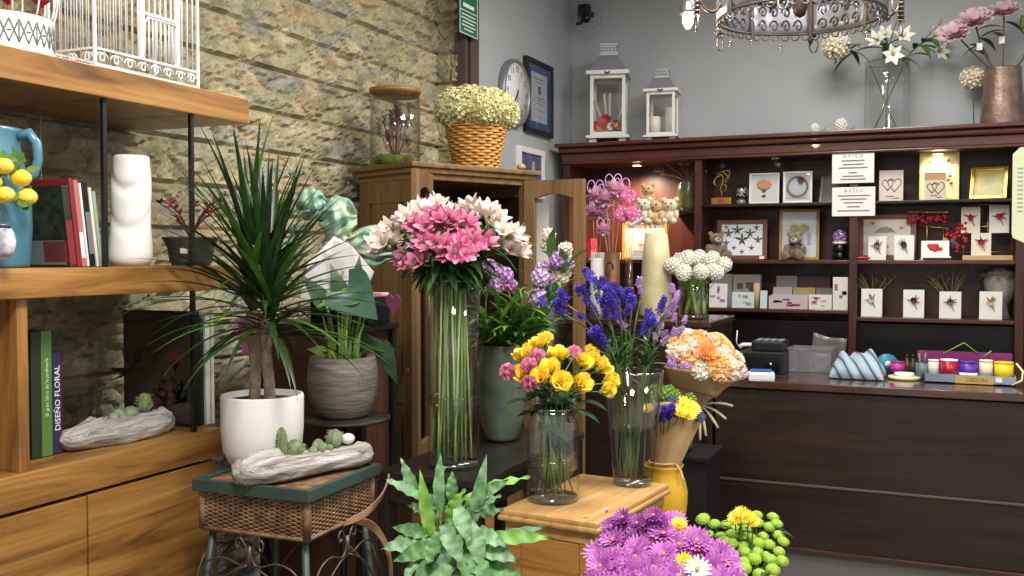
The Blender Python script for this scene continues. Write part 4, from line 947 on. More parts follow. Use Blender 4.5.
for k in range(34):
    a = k*2.39996; r = .14*math.sqrt((k+.5)/34); c = tp+d*(.0+.03*(1-(r/.135)**2))+s*math.cos(a)*r+u_*math.sin(a)*r
    inst('bloom', BO[(0, 1, 2, 3, 0, 4, 1)[k % 7]], b2, c, track(d*1.0+(s*math.cos(a)+u_*math.sin(a))*r*4, q.uniform(0, 6)), q.uniform(.9, 1.35))
inst('bloom', BO[5], b2, PT(707, 352, tO-.20)-B2, track((CAM-B2).normalized()+d, 0), 1.15, )
for px, py, sc in ((672, 360, .8), ): inst('bloom', STA_L, b2, PT(px, py, tO-.16)-B2, track(CAM-B2), sc)
tR = tO+.0; stw = mat('raffia', 'd9cfae', .7)
for x1, y1 in ((733, 406), (726, 419), (718, 428), (706, 436), (700, 440)):
    a_ = PT(700, 405, tO)-B2; e_ = PT(x1, y1, tO-.02)-B2; MB().tube(bez(a_, (a_+e_)/2+V((0, 0, .02)), e_, 5), [.004, .004, .004, .0055, .0055, .005], 6).build('raffia_end', stw, b2)
# ------------------------------------------------------------------ top of the left unit
TL = PX(4, 45, XF-.135); TL.z = Z1+.001
tn = thing('pierced_planter', 'round white pierced metal planter cage with dried red flowers on the top oak shelf', 'planter', TL)
rT = .118
MB().lathe([(.001, 0), (rT, 0), (rT, .012), (rT*.985, .014), (rT*.985, .082), (rT, .084), (rT, .094), (rT*.95, .094), (rT*.95, .02), (.001, .02)], 48).build('tin', WHITE, tn)
m = MB()
for k in range(16):
    a0 = 2*PI*k/16
    for (a1, z1), (a2, z2) in (((0, .02), (.196, .076)), ((.196, .076), (.393, .02)), ((0, .076), (.196, .02)), ((.196, .02), (.393, .076)), ((.15, .048), (.24, .048)), ((0, .03), (0, .066))):
        m.tube([V((rT*.99*math.cos(a0+a1+(a2-a1)*t/4), rT*.99*math.sin(a0+a1+(a2-a1)*t/4), z1+(z2-z1)*t/4)) for t in range(5)], .002, 5)
m.build('pierced_pattern', mat('pierced_dark', '6b6a6a', .7), tn)
for k in range(12):
    a = 2*PI*k/12; o = V((math.cos(a), math.sin(a), 0))
    MB().tube(bez(o*rT*.97+V((0, 0, .09)), o*rT*1.25+V((0, 0, .17)), o*rT*.9+V((0, 0, .30)), 8), .0022, 6).build('wire', WHITE, tn)
MB().ell((0, 0, .09), (.095, .095, .018), 20, 8, dis=lambda p: .15*noise.noise(p*6)).build('dried_moss', mat('dried_brown', '6b4a24', .9, c2='a9813f', sc=40), tn)
for x, y, z in ((.085, .04, .125), (.07, -.035, .135), (-.02, .03, .14)):
    m = MB()
    for k in range(16): a = k*2.4; m.blade((x, y, z), V((math.cos(a), math.sin(a), .7)), (0, 0, 1), .045, .014, .4, .9, .2, 3)
    m.tube([(x, y, .09), (x, y, z)], .002, 5); m.build('dried_flower', RED, tn)
# bird cage
ya = PX(95, 60, XF-.02).y; yb = PX(198, 90, XF-.02).y
BC = V((XF-.02-.085, (ya+yb)/2, Z1+.001)); wb = yb-ya; db = .17; hb = .42
bcg = thing('bird_cage', 'white wire bird cage with scrolled base standing on the top oak shelf', 'bird cage', BC)
def cagepart(n, fn): m = MB(); fn(m); return m.build(n, WHITE, bcg)
cs = [(-db/2, -wb/2), (db/2, -wb/2), (db/2, wb/2), (-db/2, wb/2)]
def f(m):
    for z in (.004, .05, .05+.235, hb):
        for i in range(4): a, c = cs[i], cs[(i+1) % 4]; m.bar((*a, z), (*c, z), .006, .006)
    for a in cs: m.bar((*a, 0), (*a, hb), .007, .007)
    for y in (.0-.03, .11): m.bar((db/2+.001, y, .05), (db/2+.001, y, hb), .016, .008)
    m.bar((db/2+.001, -.03, .18), (db/2+.001, .11, .18), .012, .008)
cagepart('cage_frame', f)
def f(m):
    for i in range(4):
        a, c = V((*cs[i], 0)), V((*cs[(i+1) % 4], 0)); n_ = int((c-a).length/.021)
        for k in range(1, n_): p = a+(c-a)*k/n_; m.tube([p+V((0, 0, .05)), p+V((0, 0, hb))], .0019, 5)
cagepart('bars', f)
def f(m):
    for i in range(4):
        a, c = V((*cs[i], 0)), V((*cs[(i+1) % 4], 0)); d = (c-a).normalized(); n_ = max(2, int((c-a).length/.045))
        for k in range(n_):
            p = a+(c-a)*(k+.5)/n_
            for s_ in (-1, 1): m.tube([p+d*s_*(.003+r*math.cos(t))*1.0+V((0, 0, .026+r*math.sin(t))) for t, r in [(j*.7, .018-.0016*j) for j in range(10)]], .002, 5)
cagepart('scrolled_base', f)
def f(m):
    for k in range(9):
        y = -.024+.128*k/8; m.tube([(db/2+.005, y, .058), (db/2+.005, y, .172)], .0018, 5)
    m.tube([(db/2+.006, -.024, .06), (db/2+.006, -.024, .15), (db/2+.006, -.012, .17), (db/2+.006, .104, .17)], .003, 6)
cagepart('door', f)
def f(m):
    m.box((0, 0, hb+.003), (db+.02, wb+.02, .006)); 
    for i in range(4): a, c = V((*cs[i], hb)), V((*cs[(i+1) % 4], hb)); m.bar(a, V((a.x*.2, a.y*.2, hb+.12)), .006, .006); m.bar(V((a.x*.2, a.y*.2, hb+.12)), V((c.x*.2, c.y*.2, hb+.12)), .006, .006)
    for i in range(4):
        a, c = V((*cs[i], hb-.045)), V((*cs[(i+1) % 4], hb-.045)); n_ = max(3, int((c-a).length/.03))
        for k in range(n_):
            p = a+(c-a)*(k+.5)/n_; d = (c-a).normalized()
            m.tube([p+d*.013*math.cos(t)+V((0, 0, .02*math.sin(t))) for t in [j*2*PI/10 for j in range(10)]], .002, 5, True)
cagepart('filigree_roof', f)
# ------------------------------------------------------------------ middle shelf
JL = PX(-21, 262, XF-.13); JL.z = Z2+.001
jg = thing('lemon_jug', 'blue ceramic jug decorated with raised yellow lemons', 'jug', JL)
MB().lathe([(.001, 0), (.112, 0), (.116, .01), (.122, .1), (.120, .2), (.108, .25), (.098, .30), (.098, .335), (.103, .345), (.094, .345), (.09, .30), (.001, .28)], 44).build('jug_body', mat('sky_glaze', '416f80', .25, c2='588898', sc=4), jg)
pv = RT*1.0+FW*.1; pv.z = 0; pv.normalize()
MB().tube([pv*.095+V((0, 0, .325)), pv*.125+V((0, 0, .335)), pv*.142+V((0, 0, .31)), pv*.145+V((0, 0, .27)), pv*.135+V((0, 0, .235)), pv*.115+V((0, 0, .215))], [.012, .013, .012, .011, .011, .012], 10).build('handle', mat('sky_glaze', '', 0), jg)
tJ = (JL-CAM).dot(FW)
for px, py, rx in ((4, 166, .019), (21, 178, .021), (5, 195, .020), (27, 197, .021), (-8, 182, .02)):
    c = PT(px, py, tJ-.115+max(0, px-10)*.003)-JL; MB().ell(c, (rx*1.15, rx*1.15, rx), 16, 12, dis=lambda p: .025*noise.noise(p*9)+.15*max(0, p.x-.8)).build('lemon', mat('lemon_yellow', 'e3bf22', .45, c2='edd04a', sc=30, bmp=.3, bsc=150), jg)
m = MB(); q = random.Random(4)
for k in range(34):
    px, py = q.uniform(-15, 27), q.uniform(150, 208); c = PT(px, py, tJ-.108+max(0, px-8)*.003)-JL; a = q.uniform(0, 6.28)
    m.blade(c, RT*math.cos(a)+V((0, 0, 1))*math.sin(a), -FW, .04, .016, .4, .8, .2, 4)
m.build('raised_leaves', mat('glazed_leaf', '3d6b3a', .3, c2='7fa05a', sc=30), jg)
c = PT(3, 242, tJ-.122)-JL
MB().ell(c, (.037, .02, .042), 18, 12).build('painted_vase', mat('painted_white', 'e0ddd6', .3, c2='8b83a8', sc=55), jg)
MB().tube([c+RT*.024+V((0, 0, .036))-FW*.012, c-RT*.024+V((0, 0, .036))-FW*.012], .004, 6).build('painted_rim', INK, jg)
def book(name, label, x, y, z, th, dep, hgt, cov, lean=0, group='books on the oak shelf', txt=None, tc=None, tsz=.02, face=None, band=None, page=CREAM):
    """spine faces +x (the room); the cover towards the camera is the -y side. lean in radians about the spine's long axis (towards -y)"""
    o = thing(name, label, 'book', (x, y, z), 0, group); o.rotation_euler = (lean, 0, 0)
    MB().box((-dep/2+.0015, 0, hgt/2), (dep-.006, th-.005, hgt-.008)).build('pages', page, o)
    m = MB(); m.box((-dep/2, -th/2+.0015, hgt/2), (dep, .003, hgt), .0008); m.box((-dep/2, th/2-.0015, hgt/2), (dep, .003, hgt), .0008); m.box((-.001, 0, hgt/2), (.003, th, hgt), .001); m.build('cover', cov, o)
    if band: MB().box((.0008, 0, hgt*band[0]), (.001, th*.9, hgt*band[1])).build('spine_band', band[2], o)
    if txt: MB().text(txt, tsz, Mloc((.0012, 0, hgt*.55)) @ Matrix.Rotation(PI/2, 4, 'Z') @ Matrix.Rotation(-PI/2, 4, 'Y'), .0004).build('spine_title', tc or WHITE, o)
    if face:
        for mm, (u0, u1, v0, v1) in face: MB().box((-dep*(1-(u0+u1)/2), -th/2-.0006, hgt*(v0+v1)/2), (dep*(u1-u0), .001, hgt*(v1-v0))).build('cover_picture', mm, o)
    return o
RED2 = mat('book_red', '7a2021', .5); DKC = mat('book_dark_cover', '23241f', .3, c2='38382c', sc=12); CRR = mat('book_coral', 'b5625c', .5); BLK2 = mat('book_black', '1b1b1d', .4); GRN2 = mat('book_green', '4f7434', .4); DGR = mat('book_deep_green', '1e2c1c', .4); PUR2 = mat('book_purple', '2f2147', .4); WHB = mat('book_white', 'dcdcd6', .5); MINT = mat('book_mint', '9fb6a0', .5); REDL = mat('label_red', 'a12030', .5)
xs = XF-.055; yy = PX(70, 250, xs).y
q = random.Random(6)
dat = [('dark gardening book with leafy cover and red label, first of the row beside the jug', .022, .235, .215, DKC, None, [(mat('cover_leaf', '3a4636', .4, c2='1b201b', sc=40), (.05, .95, .35, .9)), (mat('cover_grey', '6e7f80', .4), (.05, .95, .03, .33)), (REDL, (.62, .98, .06, .32))], (.3, .55, RED2)),
       ('tall red hardback leaning second in the row beside the jug', .012, .25, .235, RED2, None, None, None), ('coral-spined book in the middle of the leaning row', .014, .22, .232, CRR, None, None, (.25, .3, WHB)),
       ('slim white book leaning between coral and black spines', .007, .2, .225, WHB, None, None, None), ('black book with pale lettering in the leaning row', .017, .22, .228, BLK2, None, None, (.4, .5, GREYINK)), ('cream slim book leaning after the black one', .009, .2, .215, CREAM, None, None, None), ('mint green thin book, last of the leaning row by the black post', .010, .2, .205, MINT, None, None, None)]
for lb, th, dep, hg, cv, tx, fc, bd in dat:
    book('book', lb, xs, yy+th/2, Z2+.002, th, dep, hg, cv, rad(7), 'books leaning beside the lemon jug', face=fc, band=bd); yy += th+.0035
# white torso-like vase
TV = PX(130, 262, XF-.12); TV.z = Z2+.001
tv = thing('sculptural_vase', 'white matt ceramic vase with soft sculpted folds', 'vase', TV)
m = MB(); rv = .060
def fold(a, z):
    t = z/.32; fr = math.atan2(-FW.y, -FW.x)
    d = (a-fr+PI) % (2*PI)-PI
    f = .0
    for zc, dc, dep in ((.22, .25, .22), (.105, .3, .16)):
        cz = zc+.06*(d-dc)**2*.5; f -= dep*math.exp(-((z-cz)/.016)**2)*math.exp(-(d-dc)**2/1.3)
    return f+.10*math.sin(PI*t*3.2+.5)*.35+.07*math.cos(d-1.2)*t-.10*t*math.cos(d+1.3)
m.lathe([(.001, 0), (rv*.9, 0), (rv, .02)]+[(rv*(1.02-.16*(k/30)), (.02+.295*k/30)) for k in range(1, 31)]+[(rv*.8, .321), (rv*.74, .318), (rv*.7, .25), (.001, .24)], 56, dis=fold); m.build('vase_body', mat('white_matt_ceramic', 'e6e1da', .4), tv)
# dark planter with red twigs
PL2 = PX(191, 262, XF-.105); PL2.z = Z2+.001; PL2.y = min(PL2.y, 2.50)
dp = thing('planter', 'grey flared planter with white label and dry red-berried twigs by the shelf end', 'planter', PL2)
m = MB(); m.lathe([(.001, 0), (.058, 0), (.064, .01), (.072, .06), (.085, .082), (.088, .088), (.080, .088), (.07, .07), (.001, .07)], 4 if False else 36); m.build('pot', mat('slate_pot', '3f4045', .6), dp)
MB().ell((0, 0, .074), (.075, .075, .016), 20, 8, dis=lambda p: .2*noise.noise(p*7)).build('moss', MOSS, dp)
lc = -FW*.077; MB().box((lc.x+.004, lc.y, .045), (.022, .003, .016), 0, Matrix.Rotation(YAW, 3, 'Z')).build('label', PAPER, dp)
q = random.Random(12)
for k in range(16):
    a = q.uniform(0, 6.28); L = q.uniform(.07, .2); tp = V((.42*L*math.cos(a)*1.6, .42*L*math.sin(a)*1.3, .08+L*.75)); m = MB(); pts = bez((0, 0, .07), (tp.x*.2, tp.y*.2, tp.z*.8), tp, 6); m.tube(pts, .0016, 5); m.build('twig', BURG, dp)
    m = MB()
    for j in range(5): a2 = q.uniform(0, 6.28); m.blade(pts[-1-j % 3], V((math.cos(a2), math.sin(a2), q.uniform(-.2, .8))), (0, 0, 1), .026, .014, .5, .9, .2, 3)
    m.build('leaf_tuft', RED if k % 3 == 0 else BURG, dp)
# ------------------------------------------------------------------ bottom shelf books
xs = XF-.12; y = PX(31, 400, xs).y
book('book', 'very dark green tall book beside the oak divider on the bottom shelf', xs, y+.016, Z3+.002, .03, .24, .335, DGR, 0, 'books beside the oak divider')
book('book', 'bright green gardening book beside the oak divider on the bottom shelf', xs, y+.05, Z3+.002, .034, .23, .335, GRN2, 0, 'books beside the oak divider', 'El gran libro de la jardinería', mat('title_pale', 'c9d8a8', .5), .014)
book('book', 'dark purple floral design book beside the bright green book on the bottom shelf', xs, y+.084, Z3+.002, .03, .22, .275, PUR2, 0, 'books beside the oak divider', 'DISEÑO FLORAL', mat('title_white', 'e3dfe8', .5), .024)
xs = XF-.075; y = PX(200, 420, xs).y-.012
cover = [(mat('cover_wall', '4c4438', .3, c2='3b352c', sc=3), (.02, .98, .02, .98))]
bk = book('book', 'large dark picture book with plants on its cover at the shelf end', xs, y, Z3+.002, .024, .29, .36, BLK2, 0, 'books at the shelf end', face=cover)
m = MB(); q = random.Random(2)
for k in range(22): a = q.uniform(-.6, 3.6); m.blade((-.25, -.0135, .17), V((math.cos(a), 0, math.sin(a))), (0, -1, 0), q.uniform(.05, .11), .008, q.uniform(-.8, .8), .7, 0, 6)
for k in range(40): a = q.uniform(0, PI); m.blade((-.09+q.uniform(-.05, .05), -.0135, .06+q.uniform(0, .08)), V((math.cos(a), 0, math.sin(a))), (0, -1, 0), q.uniform(.03, .06), .012, 0, .7, 0, 3)
m.build('printed_plants', mat('printed_dark', '1d211b', .4), bk)
m = MB()
for k in range(6): a = .9+k*.25; m.blade((-.075, -.0142, .17), V((math.cos(a), 0, math.sin(a))), (0, -1, 0), .08, .014, 0, .7, 0, 4)
for k in range(8): m.ell((-.12+q.uniform(-.04, .05), -.0142, .1+q.uniform(-.03, .03)), (.011, .0006, .009), 10, 6)
m.build('printed_flowers', mat('printed_pink', '7a2f3d', .4), bk)
book('book', 'dark green book next to the large picture book at the shelf end', xs+.0, y+.023, Z3+.002, .016, .27, .335, DGR, 0, 'books at the shelf end')
book('book', 'white-spined book at the shelf end on the bottom shelf', xs+.005, y+.044, Z3+.002, .020, .27, .345, WHB, 0, 'books at the shelf end')
book('book', 'pale cream outermost book at the shelf end on the bottom shelf', xs+.008, y+.0635, Z3+.002, .014, .26, .345, mat('book_cream', 'd9d3ae', .5), 0, 'books at the shelf end')
# pink flower pick stuck in the white pot
tb = WPOT+V((-.06, .05, .196)); tc_ = PT(245, 338, (WPOT-CAM).dot(FW)+.06)-tb
tg_ = thing('flower_pick', 'pink paper flower pick stuck in the white pot of the dragon tree', 'paper flower', tb)
MB().tube(bez((0, 0, 0), (.0, .01, .12), tc_-V((0, 0, .02)), 8), .003, 6).build('stalk', STEMD, tg_)
m = MB(); m.blade(tc_+V((0, 0, .035)), V((.15, 0, -1)), -FW, .085, .056, .2, .6, .15, 6, base_w=.6, tip=.6); m.build('petal', PINKD, tg_)
m = MB()
for k in range(5): m.blade(tc_+V((0, 0, .02)), RT*(-.7+.35*k)+V((0, 0, 1)), -FW, .05, .016, .1, .7, .1, 4)
m.build('petal', mat('petal_dull_pink', 'a4577c', .6), tg_)
# ------------------------------------------------------------------ things on and around the armoire
def onarm(px, py, dep): # a point on the armoire top
    return PZ(px, py, AH+.067)
ATZ = AH+.0675
gd = ARM+Matrix.Rotation(AR, 3, 'Z') @ V((.08, .25, 0)); gd.z = ATZ
jl = thing('glass_jar', 'glass display jar with wooden lid holding dried flowers on moss', 'jar', gd)
rj = .112; hj = .325
MB().lathe([(.001, 0), (rj, 0), (rj, hj), (rj-.004, hj), (rj-.004, .006), (.001, .006)], 44).build('glass_body', GLASS, jl)
MB().lathe([(.001, hj-.012), (rj-.008, hj-.012), (rj-.006, hj), (rj+.004, hj+.002), (rj+.004, hj+.022), (.001, hj+.022)], 40).build('lid', wood('lid_wood', '6b4a2a', '8a6238', 'a07a4c', 0, 1), jl)
m = MB(); q = random.Random(3)
for k in range(26): a = q.uniform(0, 6.28); r = q.uniform(0, .078); m.ell((r*math.cos(a), r*math.sin(a), .03), (.026, .026, .024), 10, 6, dis=lambda p: .2*noise.noise(p*8))
m.build('moss', MOSS, jl)
for k in range(22):
    a = q.uniform(0, 6.28); r = q.uniform(.01, .06); hh = q.uniform(.08, .24); m = MB(); tp = V((r*1.35*math.cos(a), r*1.35*math.sin(a), .05+hh)); m.tube(bez((r*.3*math.cos(a), r*.3*math.sin(a), .05), (r*math.cos(a), r*math.sin(a), .1), tp, 5), .002, 5)
    for j in range(14): a2 = j*2.4; m.blade(tp-V((0, 0, .005*j*.7)), V((math.cos(a2), math.sin(a2), .6)), (0, 0, 1), .026, .01, .5, .9, .2, 3)
    m.build('dried_flower', (BURG, mat('dried_tan', '8d7350', .8), mat('dried_grey', '6d6a66', .8), BURG)[k % 4], jl)
# hydrangeas in a wicker basket
hb_ = ARM+Matrix.Rotation(AR, 3, 'Z') @ V((.475, .155, 0)); hb_.z = ATZ
bk = thing('wicker_basket', 'honey wicker basket tapering to its base on top of the armoire', 'basket', hb_)
m = MB(); hB = .228; rb0, rb1 = .098, .142
for r in range(17):
    z = .006+hB*(r+.5)/17; rr0 = rb0+(rb1-rb0)*z/hB; m.tube([((rr0+.006*math.sin(a*12+(r % 2)*PI))*math.cos(a), (rr0+.006*math.sin(a*12+(r % 2)*PI))*math.sin(a), z) for a in [2*PI*k/72 for k in range(72)]], .0068, 6, True)
m.tube([((rb1+.006)*math.cos(a), (rb1+.006)*math.sin(a), hB+.006) for a in [2*PI*k/48 for k in range(48)]], .010, 8, True)
for k in range(24): a = 2*PI*k/24; m.tube([(rb0*math.cos(a), rb0*math.sin(a), .004), (rb1*math.cos(a), rb1*math.sin(a), hB)], .004, 5)
m.lathe([(.001, .003), (rb0-.004, .003), (rb1-.01, hB), (rb1-.014, hB), (rb0-.01, .01), (.001, .01)], 30); m.build('basket_body', WICKL, bk)
HYD = mat('hydrangea_cream', 'cfc98c', .7, c2='e2dcb2', sc=18, trans=.1)
HYM = [ball_mesh(HYD, .092, 190, .027, .022, .8, 'hydrangea_head', i) for i in range(2)]
q = random.Random(14)
for k, (x, y, z) in enumerate(((0, 0, .29), (.09, -.0, .27), (-.085, .01, .27), (.0, -.085, .275), (.01, .09, .27), (.075, .085, .262), (-.06, -.075, .27), (.07, -.075, .265))):
    h_ = thing('hydrangea', 'dried cream hydrangea head in the honey wicker basket', 'flower', hb_+V((x*.5, y*.5, .02)), 0, 'hydrangeas in the wicker basket')
    MB().tube([(0, 0, 0), (x*.2, y*.2, .15), (x*.62, y*.62, z-.03)], .004, 6).build('stem', STEMD, h_); inst('flower_head', HYM[k % 2], h_, V((x*.62, y*.62, z+.0)), track(V((x, y, .15)), k), q.uniform(.9, 1.08))
single('dried_seed_head', MB().ell((0, 0, .016), (.022, .022, .016), 16, 8, dis=lambda p: .15*noise.noise(p*8)), mat('seed_tan', 'a58b5f', .8), 'small tan dried seed head lying on the armoire cornice', 'seed head', (ARM+Matrix.Rotation(AR, 3, 'Z') @ V((.62, .0, 0)))+V((0, 0, ATZ)))
# stack on the pedestal: black box, pink bow, white lampshade paper, iridescent wrap
pzt = pz+.001
bxp = V((-2.04, 3.13, pzt))
gb = thing('gift_box', 'black gift box with pink rim and a pink paper heart', 'box', bxp)
MB().box((0.005, 0, .05), (.25, .15, .10), .004).build('box_body', BLACKG, gb); MB().box((0, 0, .107), (.25, .16, .014), .004).build('lid', mat('pink_rim', 'd98aa6', .5, c2='efc4d1', sc=40), gb)
hc = PY(393, 303, 3.13-.085)-bxp
m = MB(); hp = [(.027*math.sin(t)**3*1.1, .0026*(13*math.cos(t)-5*math.cos(2*t)-2*math.cos(3*t)-math.cos(4*t))) for t in [2*PI*k/28 for k in range(28)]]
m.prism(hp, .002, Matrix.Translation(hc)); m.build('paper_heart', mat('hot_pink', 'df6fae', .6), gb)
IRI, nt, out = nmat('iridescent_film'); b = N(nt, 'ShaderNodeBsdfPrincipled', Roughness=.32, Metallic=.0)
n = N(nt, 'ShaderNodeTexNoise', Scale=9, Detail=2, Distortion=1.5); nt.links.new(coords(nt), n.inputs['Vector']); nt.links.new(ramp(nt, n.outputs['Fac'], [(.3, '6a9c90'), (.48, '9dbca4'), (.6, 'bcc295'), (.75, '86aeb0')]), b.inputs['Base Color']); nt.links.new(b.outputs[0], out.inputs[0])
iw = thing('iridescent_bow', 'big crumpled iridescent green film bow behind the potted philodendron', 'bow', V((-2.17, 3.2, pzt+.115)))
tI = 3.62
def film(name, x0, y0_, x1, y1_, seed, bul=.05):
    def fn(u, v):
        px = x0+(x1-x0)*u; e = math.sin(PI*u)**.5 if u > .02 else .25
        py = (y0_+y1_)/2+(y1_-y0_)*(v-.5)*max(.35, e)
        w = noise.noise(V((u*4+seed, v*4, 1)))*.05+bul*math.sin(PI*u)*math.sin(PI*v)+.012*math.sin(v*16+u*6+seed)
        return PT(px, py+6*noise.noise(V((u*3, v*3, seed))), tI-w)
    m = MB(); m.sheet(fn, 18, 14, True, .001); return m.build(name, IRI, iw, True)
film('loop', 296, 188, 326, 222, 1); film('loop', 318, 196, 357, 240, 2, .07); film('loop', 340, 226, 412, 256, 3, .05); film('tail', 364, 246, 410, 266, 5, .05); film('tail', 325, 215, 352, 262, 7, .03)
ws = thing('paper_fan', 'angular folded white paper fan standing on the dark pedestal', 'paper fan', V((-2.15, 3.17, pzt)))
def wp(pts, t, name='panel'):
    P_ = [PT(x, y, t+d)-V(ws.location) for x, y, d in pts]; m = MB(); c_ = sum(P_, V())/len(P_)
    k = len(P_); off = FW*.003; m.add(P_+[p+off for p in P_], [tuple(range(k)), tuple(range(k, 2*k))[::-1]]+[(i, i+k, (i+1) % k+k, (i+1) % k) for i in range(k)], False); m.build(name, PAPER, ws)
wp([(300, 300, 0), (332, 300, -.02), (345, 262, -.03), (322, 250, 0), (308, 262, .0)], 3.5); wp([(318, 304, .02), (362, 300, -.03), (374, 272, -.02), (352, 246, .0), (334, 240, .02)], 3.52); wp([(310, 262, .03), (334, 236, .05), (352, 246, .04), (330, 285, .03)], 3.52)
# ------------------------------------------------------------------ grey wall: sign, clock, pictures, camera
sy0, sy1 = PX(459, 20, XG+.075).y, PX(477, 20, XG+.075).y; sz0 = PX(468, 36, XG+.075).z
sg = thing('safety_sign', 'green safety sign with white pictogram fixed to the brown frame', 'sign', (XG+.075, (sy0+sy1)/2, sz0))
GSN = mat('sign_green', '1f6b47', .4); hs = .42; wsg = sy1-sy0
MB().box((0, 0, hs/2), (.006, wsg, hs), .001).build('plate', GSN, sg)
m = MB()
for a, c in (((-wsg/2+.004, .004), (wsg/2-.004, .004)), ((-wsg/2+.004, hs-.004), (wsg/2-.004, hs-.004)), ((-wsg/2+.004, .004), (-wsg/2+.004, hs-.004)), ((wsg/2-.004, .004), (wsg/2-.004, hs-.004)), ((-wsg/2+.004, .125), (wsg/2-.004, .125))): m.bar((.0035, *a), (.0035, *c), .003, .004)
m.build('border', WHITE, sg)
m = MB(); q = random.Random(1)
for k in range(5):
    L = wsg*(.72, .8, .66, .76, .5)[k]; m.box((.0035, 0, .105-.019*k), (.001, L, .006))
m.build('small_print', WHITE, sg)
m = MB(); m.box((.0035, 0, .155), (.001, wsg*.6, .02)); m.box((.0035, -.03, .24), (.001, .03, .07)); m.bar((.0035, .0, .2), (.0035, .03, .27), .02, .001); m.box((.0035, .035, .225), (.001, .03, .018)); m.ell((.0035, .01, .31), (.001, .018, .018), 14, 8); m.build('pictogram', WHITE, sg)
MB().bar((-.07, 0, .30), (-.003, 0, .30), .012, .012).build('bracket', DOORF, sg)
cc = PX(514.5, 93, XG+.02); ck = thing('wall_clock', 'round white wall clock with grey rim on the grey wall', 'clock', cc)
q_ = Matrix.Rotation(PI/2, 4, 'Y'); rc = .198
MB().lathe([(.001, -.02), (rc, -.02), (rc+.003, -.01), (rc+.002, .02), (rc-.012, .028), (rc-.018, .022), (rc-.022, .015), (.001, .015)], 56, M=q_).build('case', mat('clock_rim', '85878b', .35, .4), ck)
MB().lathe([(.001, .0155), (rc-.022, .0155), (rc-.022, .018), (.001, .018)], 48, M=q_).build('dial', mat('dial_white', 'dfe0e0', .5), ck)
m = MB()
for h_ in range(1, 13):
    a = PI/2-h_*PI/6; m.text(str(h_), .05, Matrix.Translation((.0187, math.cos(a)*rc*.70, math.sin(a)*rc*.70)) @ Matrix.Rotation(PI/2, 4, 'Z'), .0005)
m.build('numerals', INK, ck)
m = MB()
for k in range(60): a = 2*PI*k/60; L = .014 if k % 5 == 0 else .007; m.bar((.0188, math.cos(a)*rc*.86, math.sin(a)*rc*.86), (.0188, math.cos(a)*(rc*.86-L), math.sin(a)*(rc*.86-L)), .002, .0006)
m.build('minute_track', INK, ck)
m = MB(); m.bar((.022, .01, .012), (.022, -.06, -.075), .008, .001); m.build('hour_hand', INK, ck); m = MB(); m.bar((.024, .0, .02), (.024, -.018, -.12), .006, .001); m.build('minute_hand', INK, ck); m = MB(); m.bar((.0255, .0, -.02), (.0255, .03, .12), .002, .0006); m.build('second_hand', mat('hand_red', '9e2b2b', .5), ck)
def wallpic(label, x0, y0_, x1, y1_, fm, bw, dep=.03):
    a = PX(x0, y0_, XG+dep); c = PX(x1, y1_, XG+dep); zt = PX((x0+x1)/2, y0_+(y1_-y0_)*.0, XG+dep).z
    ya_, yb_ = a.y, c.y; zt = a.z; zb_ = PX(x0, y1_, XG+dep).z
    o = thing('wall_picture', label, 'picture', (XG+.002, (ya_+yb_)/2, zb_)); w_, h_ = yb_-ya_, zt-zb_
    m = MB(); m.box((dep/2, -w_/2+bw/2, h_/2), (dep, bw, h_), .003); m.box((dep/2, w_/2-bw/2, h_/2), (dep, bw, h_), .003); m.box((dep/2, 0, bw/2), (dep, w_-2*bw, bw), .003); m.box((dep/2, 0, h_-bw/2), (dep, w_-2*bw, bw), .003); m.build('frame', fm, o)
    return o, w_, h_
o, w_, h_ = wallpic('black-framed certificate with blue mount on the grey wall', 527, 55, 553.5, 131, BLACK, .03)
MB().box((.012, 0, h_/2), (.01, w_-.05, h_-.05)).build('mount', mat('mount_blue', '2c4a84', .7), o)
MB().box((.018, 0, h_/2), (.003, w_*.58, h_*.66)).build('certificate', mat('certificate_paper', 'cfd0d4', .6), o)
m = MB(); m.box((.020, 0, h_*.60), (.001, .045, .05)); m.build('emblem', mat('emblem_grey', '5b6270', .6), o)
m = MB()
for k, L in enumerate((.18, .12, .16, .2, .14, .17, .1)): m.box((.020, 0, h_*(.75, .71, .50, .46, .42, .33, .24)[k]), (.001, L, .005))
m.build('printed_lines', GREYINK, o)
MB().box((.024, 0, h_/2), (.002, w_-.05, h_-.05)).build('glass', GLASSP, o)
o, w_, h_ = wallpic('small white-framed blue painting on the grey wall beside the armoire', 519.5, 145, 545, 196, WHITE, .035)
MB().box((.012, 0, h_/2), (.01, w_-.06, h_-.06)).build('painting', mat('painting_blue', '3a4068', .6, c2='6b7098', sc=9), o)
m = MB(); m.ell((.018, -.05, h_*.40), (.002, .05, .05), 16, 8); m.ell((.018, .04, h_*.62), (.002, .03, .045), 16, 8); m.build('painted_shapes', mat('painted_sand', 'b9a878', .6, c2='8a90b0', sc=12), o)
cv = PT(585, 14, 6.75)
sc_ = thing('security_camera', 'small black security camera with looped cable in the wall corner', 'security camera', cv)
MB().box((-.01, .02, .03), (.075, .07, .075), .008).build('housing', BLACK, sc_); m = MB(); m.tube([(.02, -.02, -.02), (.05, -.12, -.06)], .03, 14); m.build('lens_barrel', BLACKG, sc_)
MB().bar((-.01, .02, .03), (-.01, YB-cv.y+.004, .03), .03, .03).build('bracket', BLACK, sc_)
MB().tube([(0, .0, -.0), (-.03, .0, -.06), (-.06, -.0, -.06)], .012, 8).build('arm', BLACK, sc_)
m = MB()
for k in range(2): m.tube([V((.02+(.105+.012*k)*math.cos(a), .05+.02*k, .01+(.13+.012*k)*math.sin(a))) for a in [2*PI*j/36 for j in range(36)]], .004, 6, True)
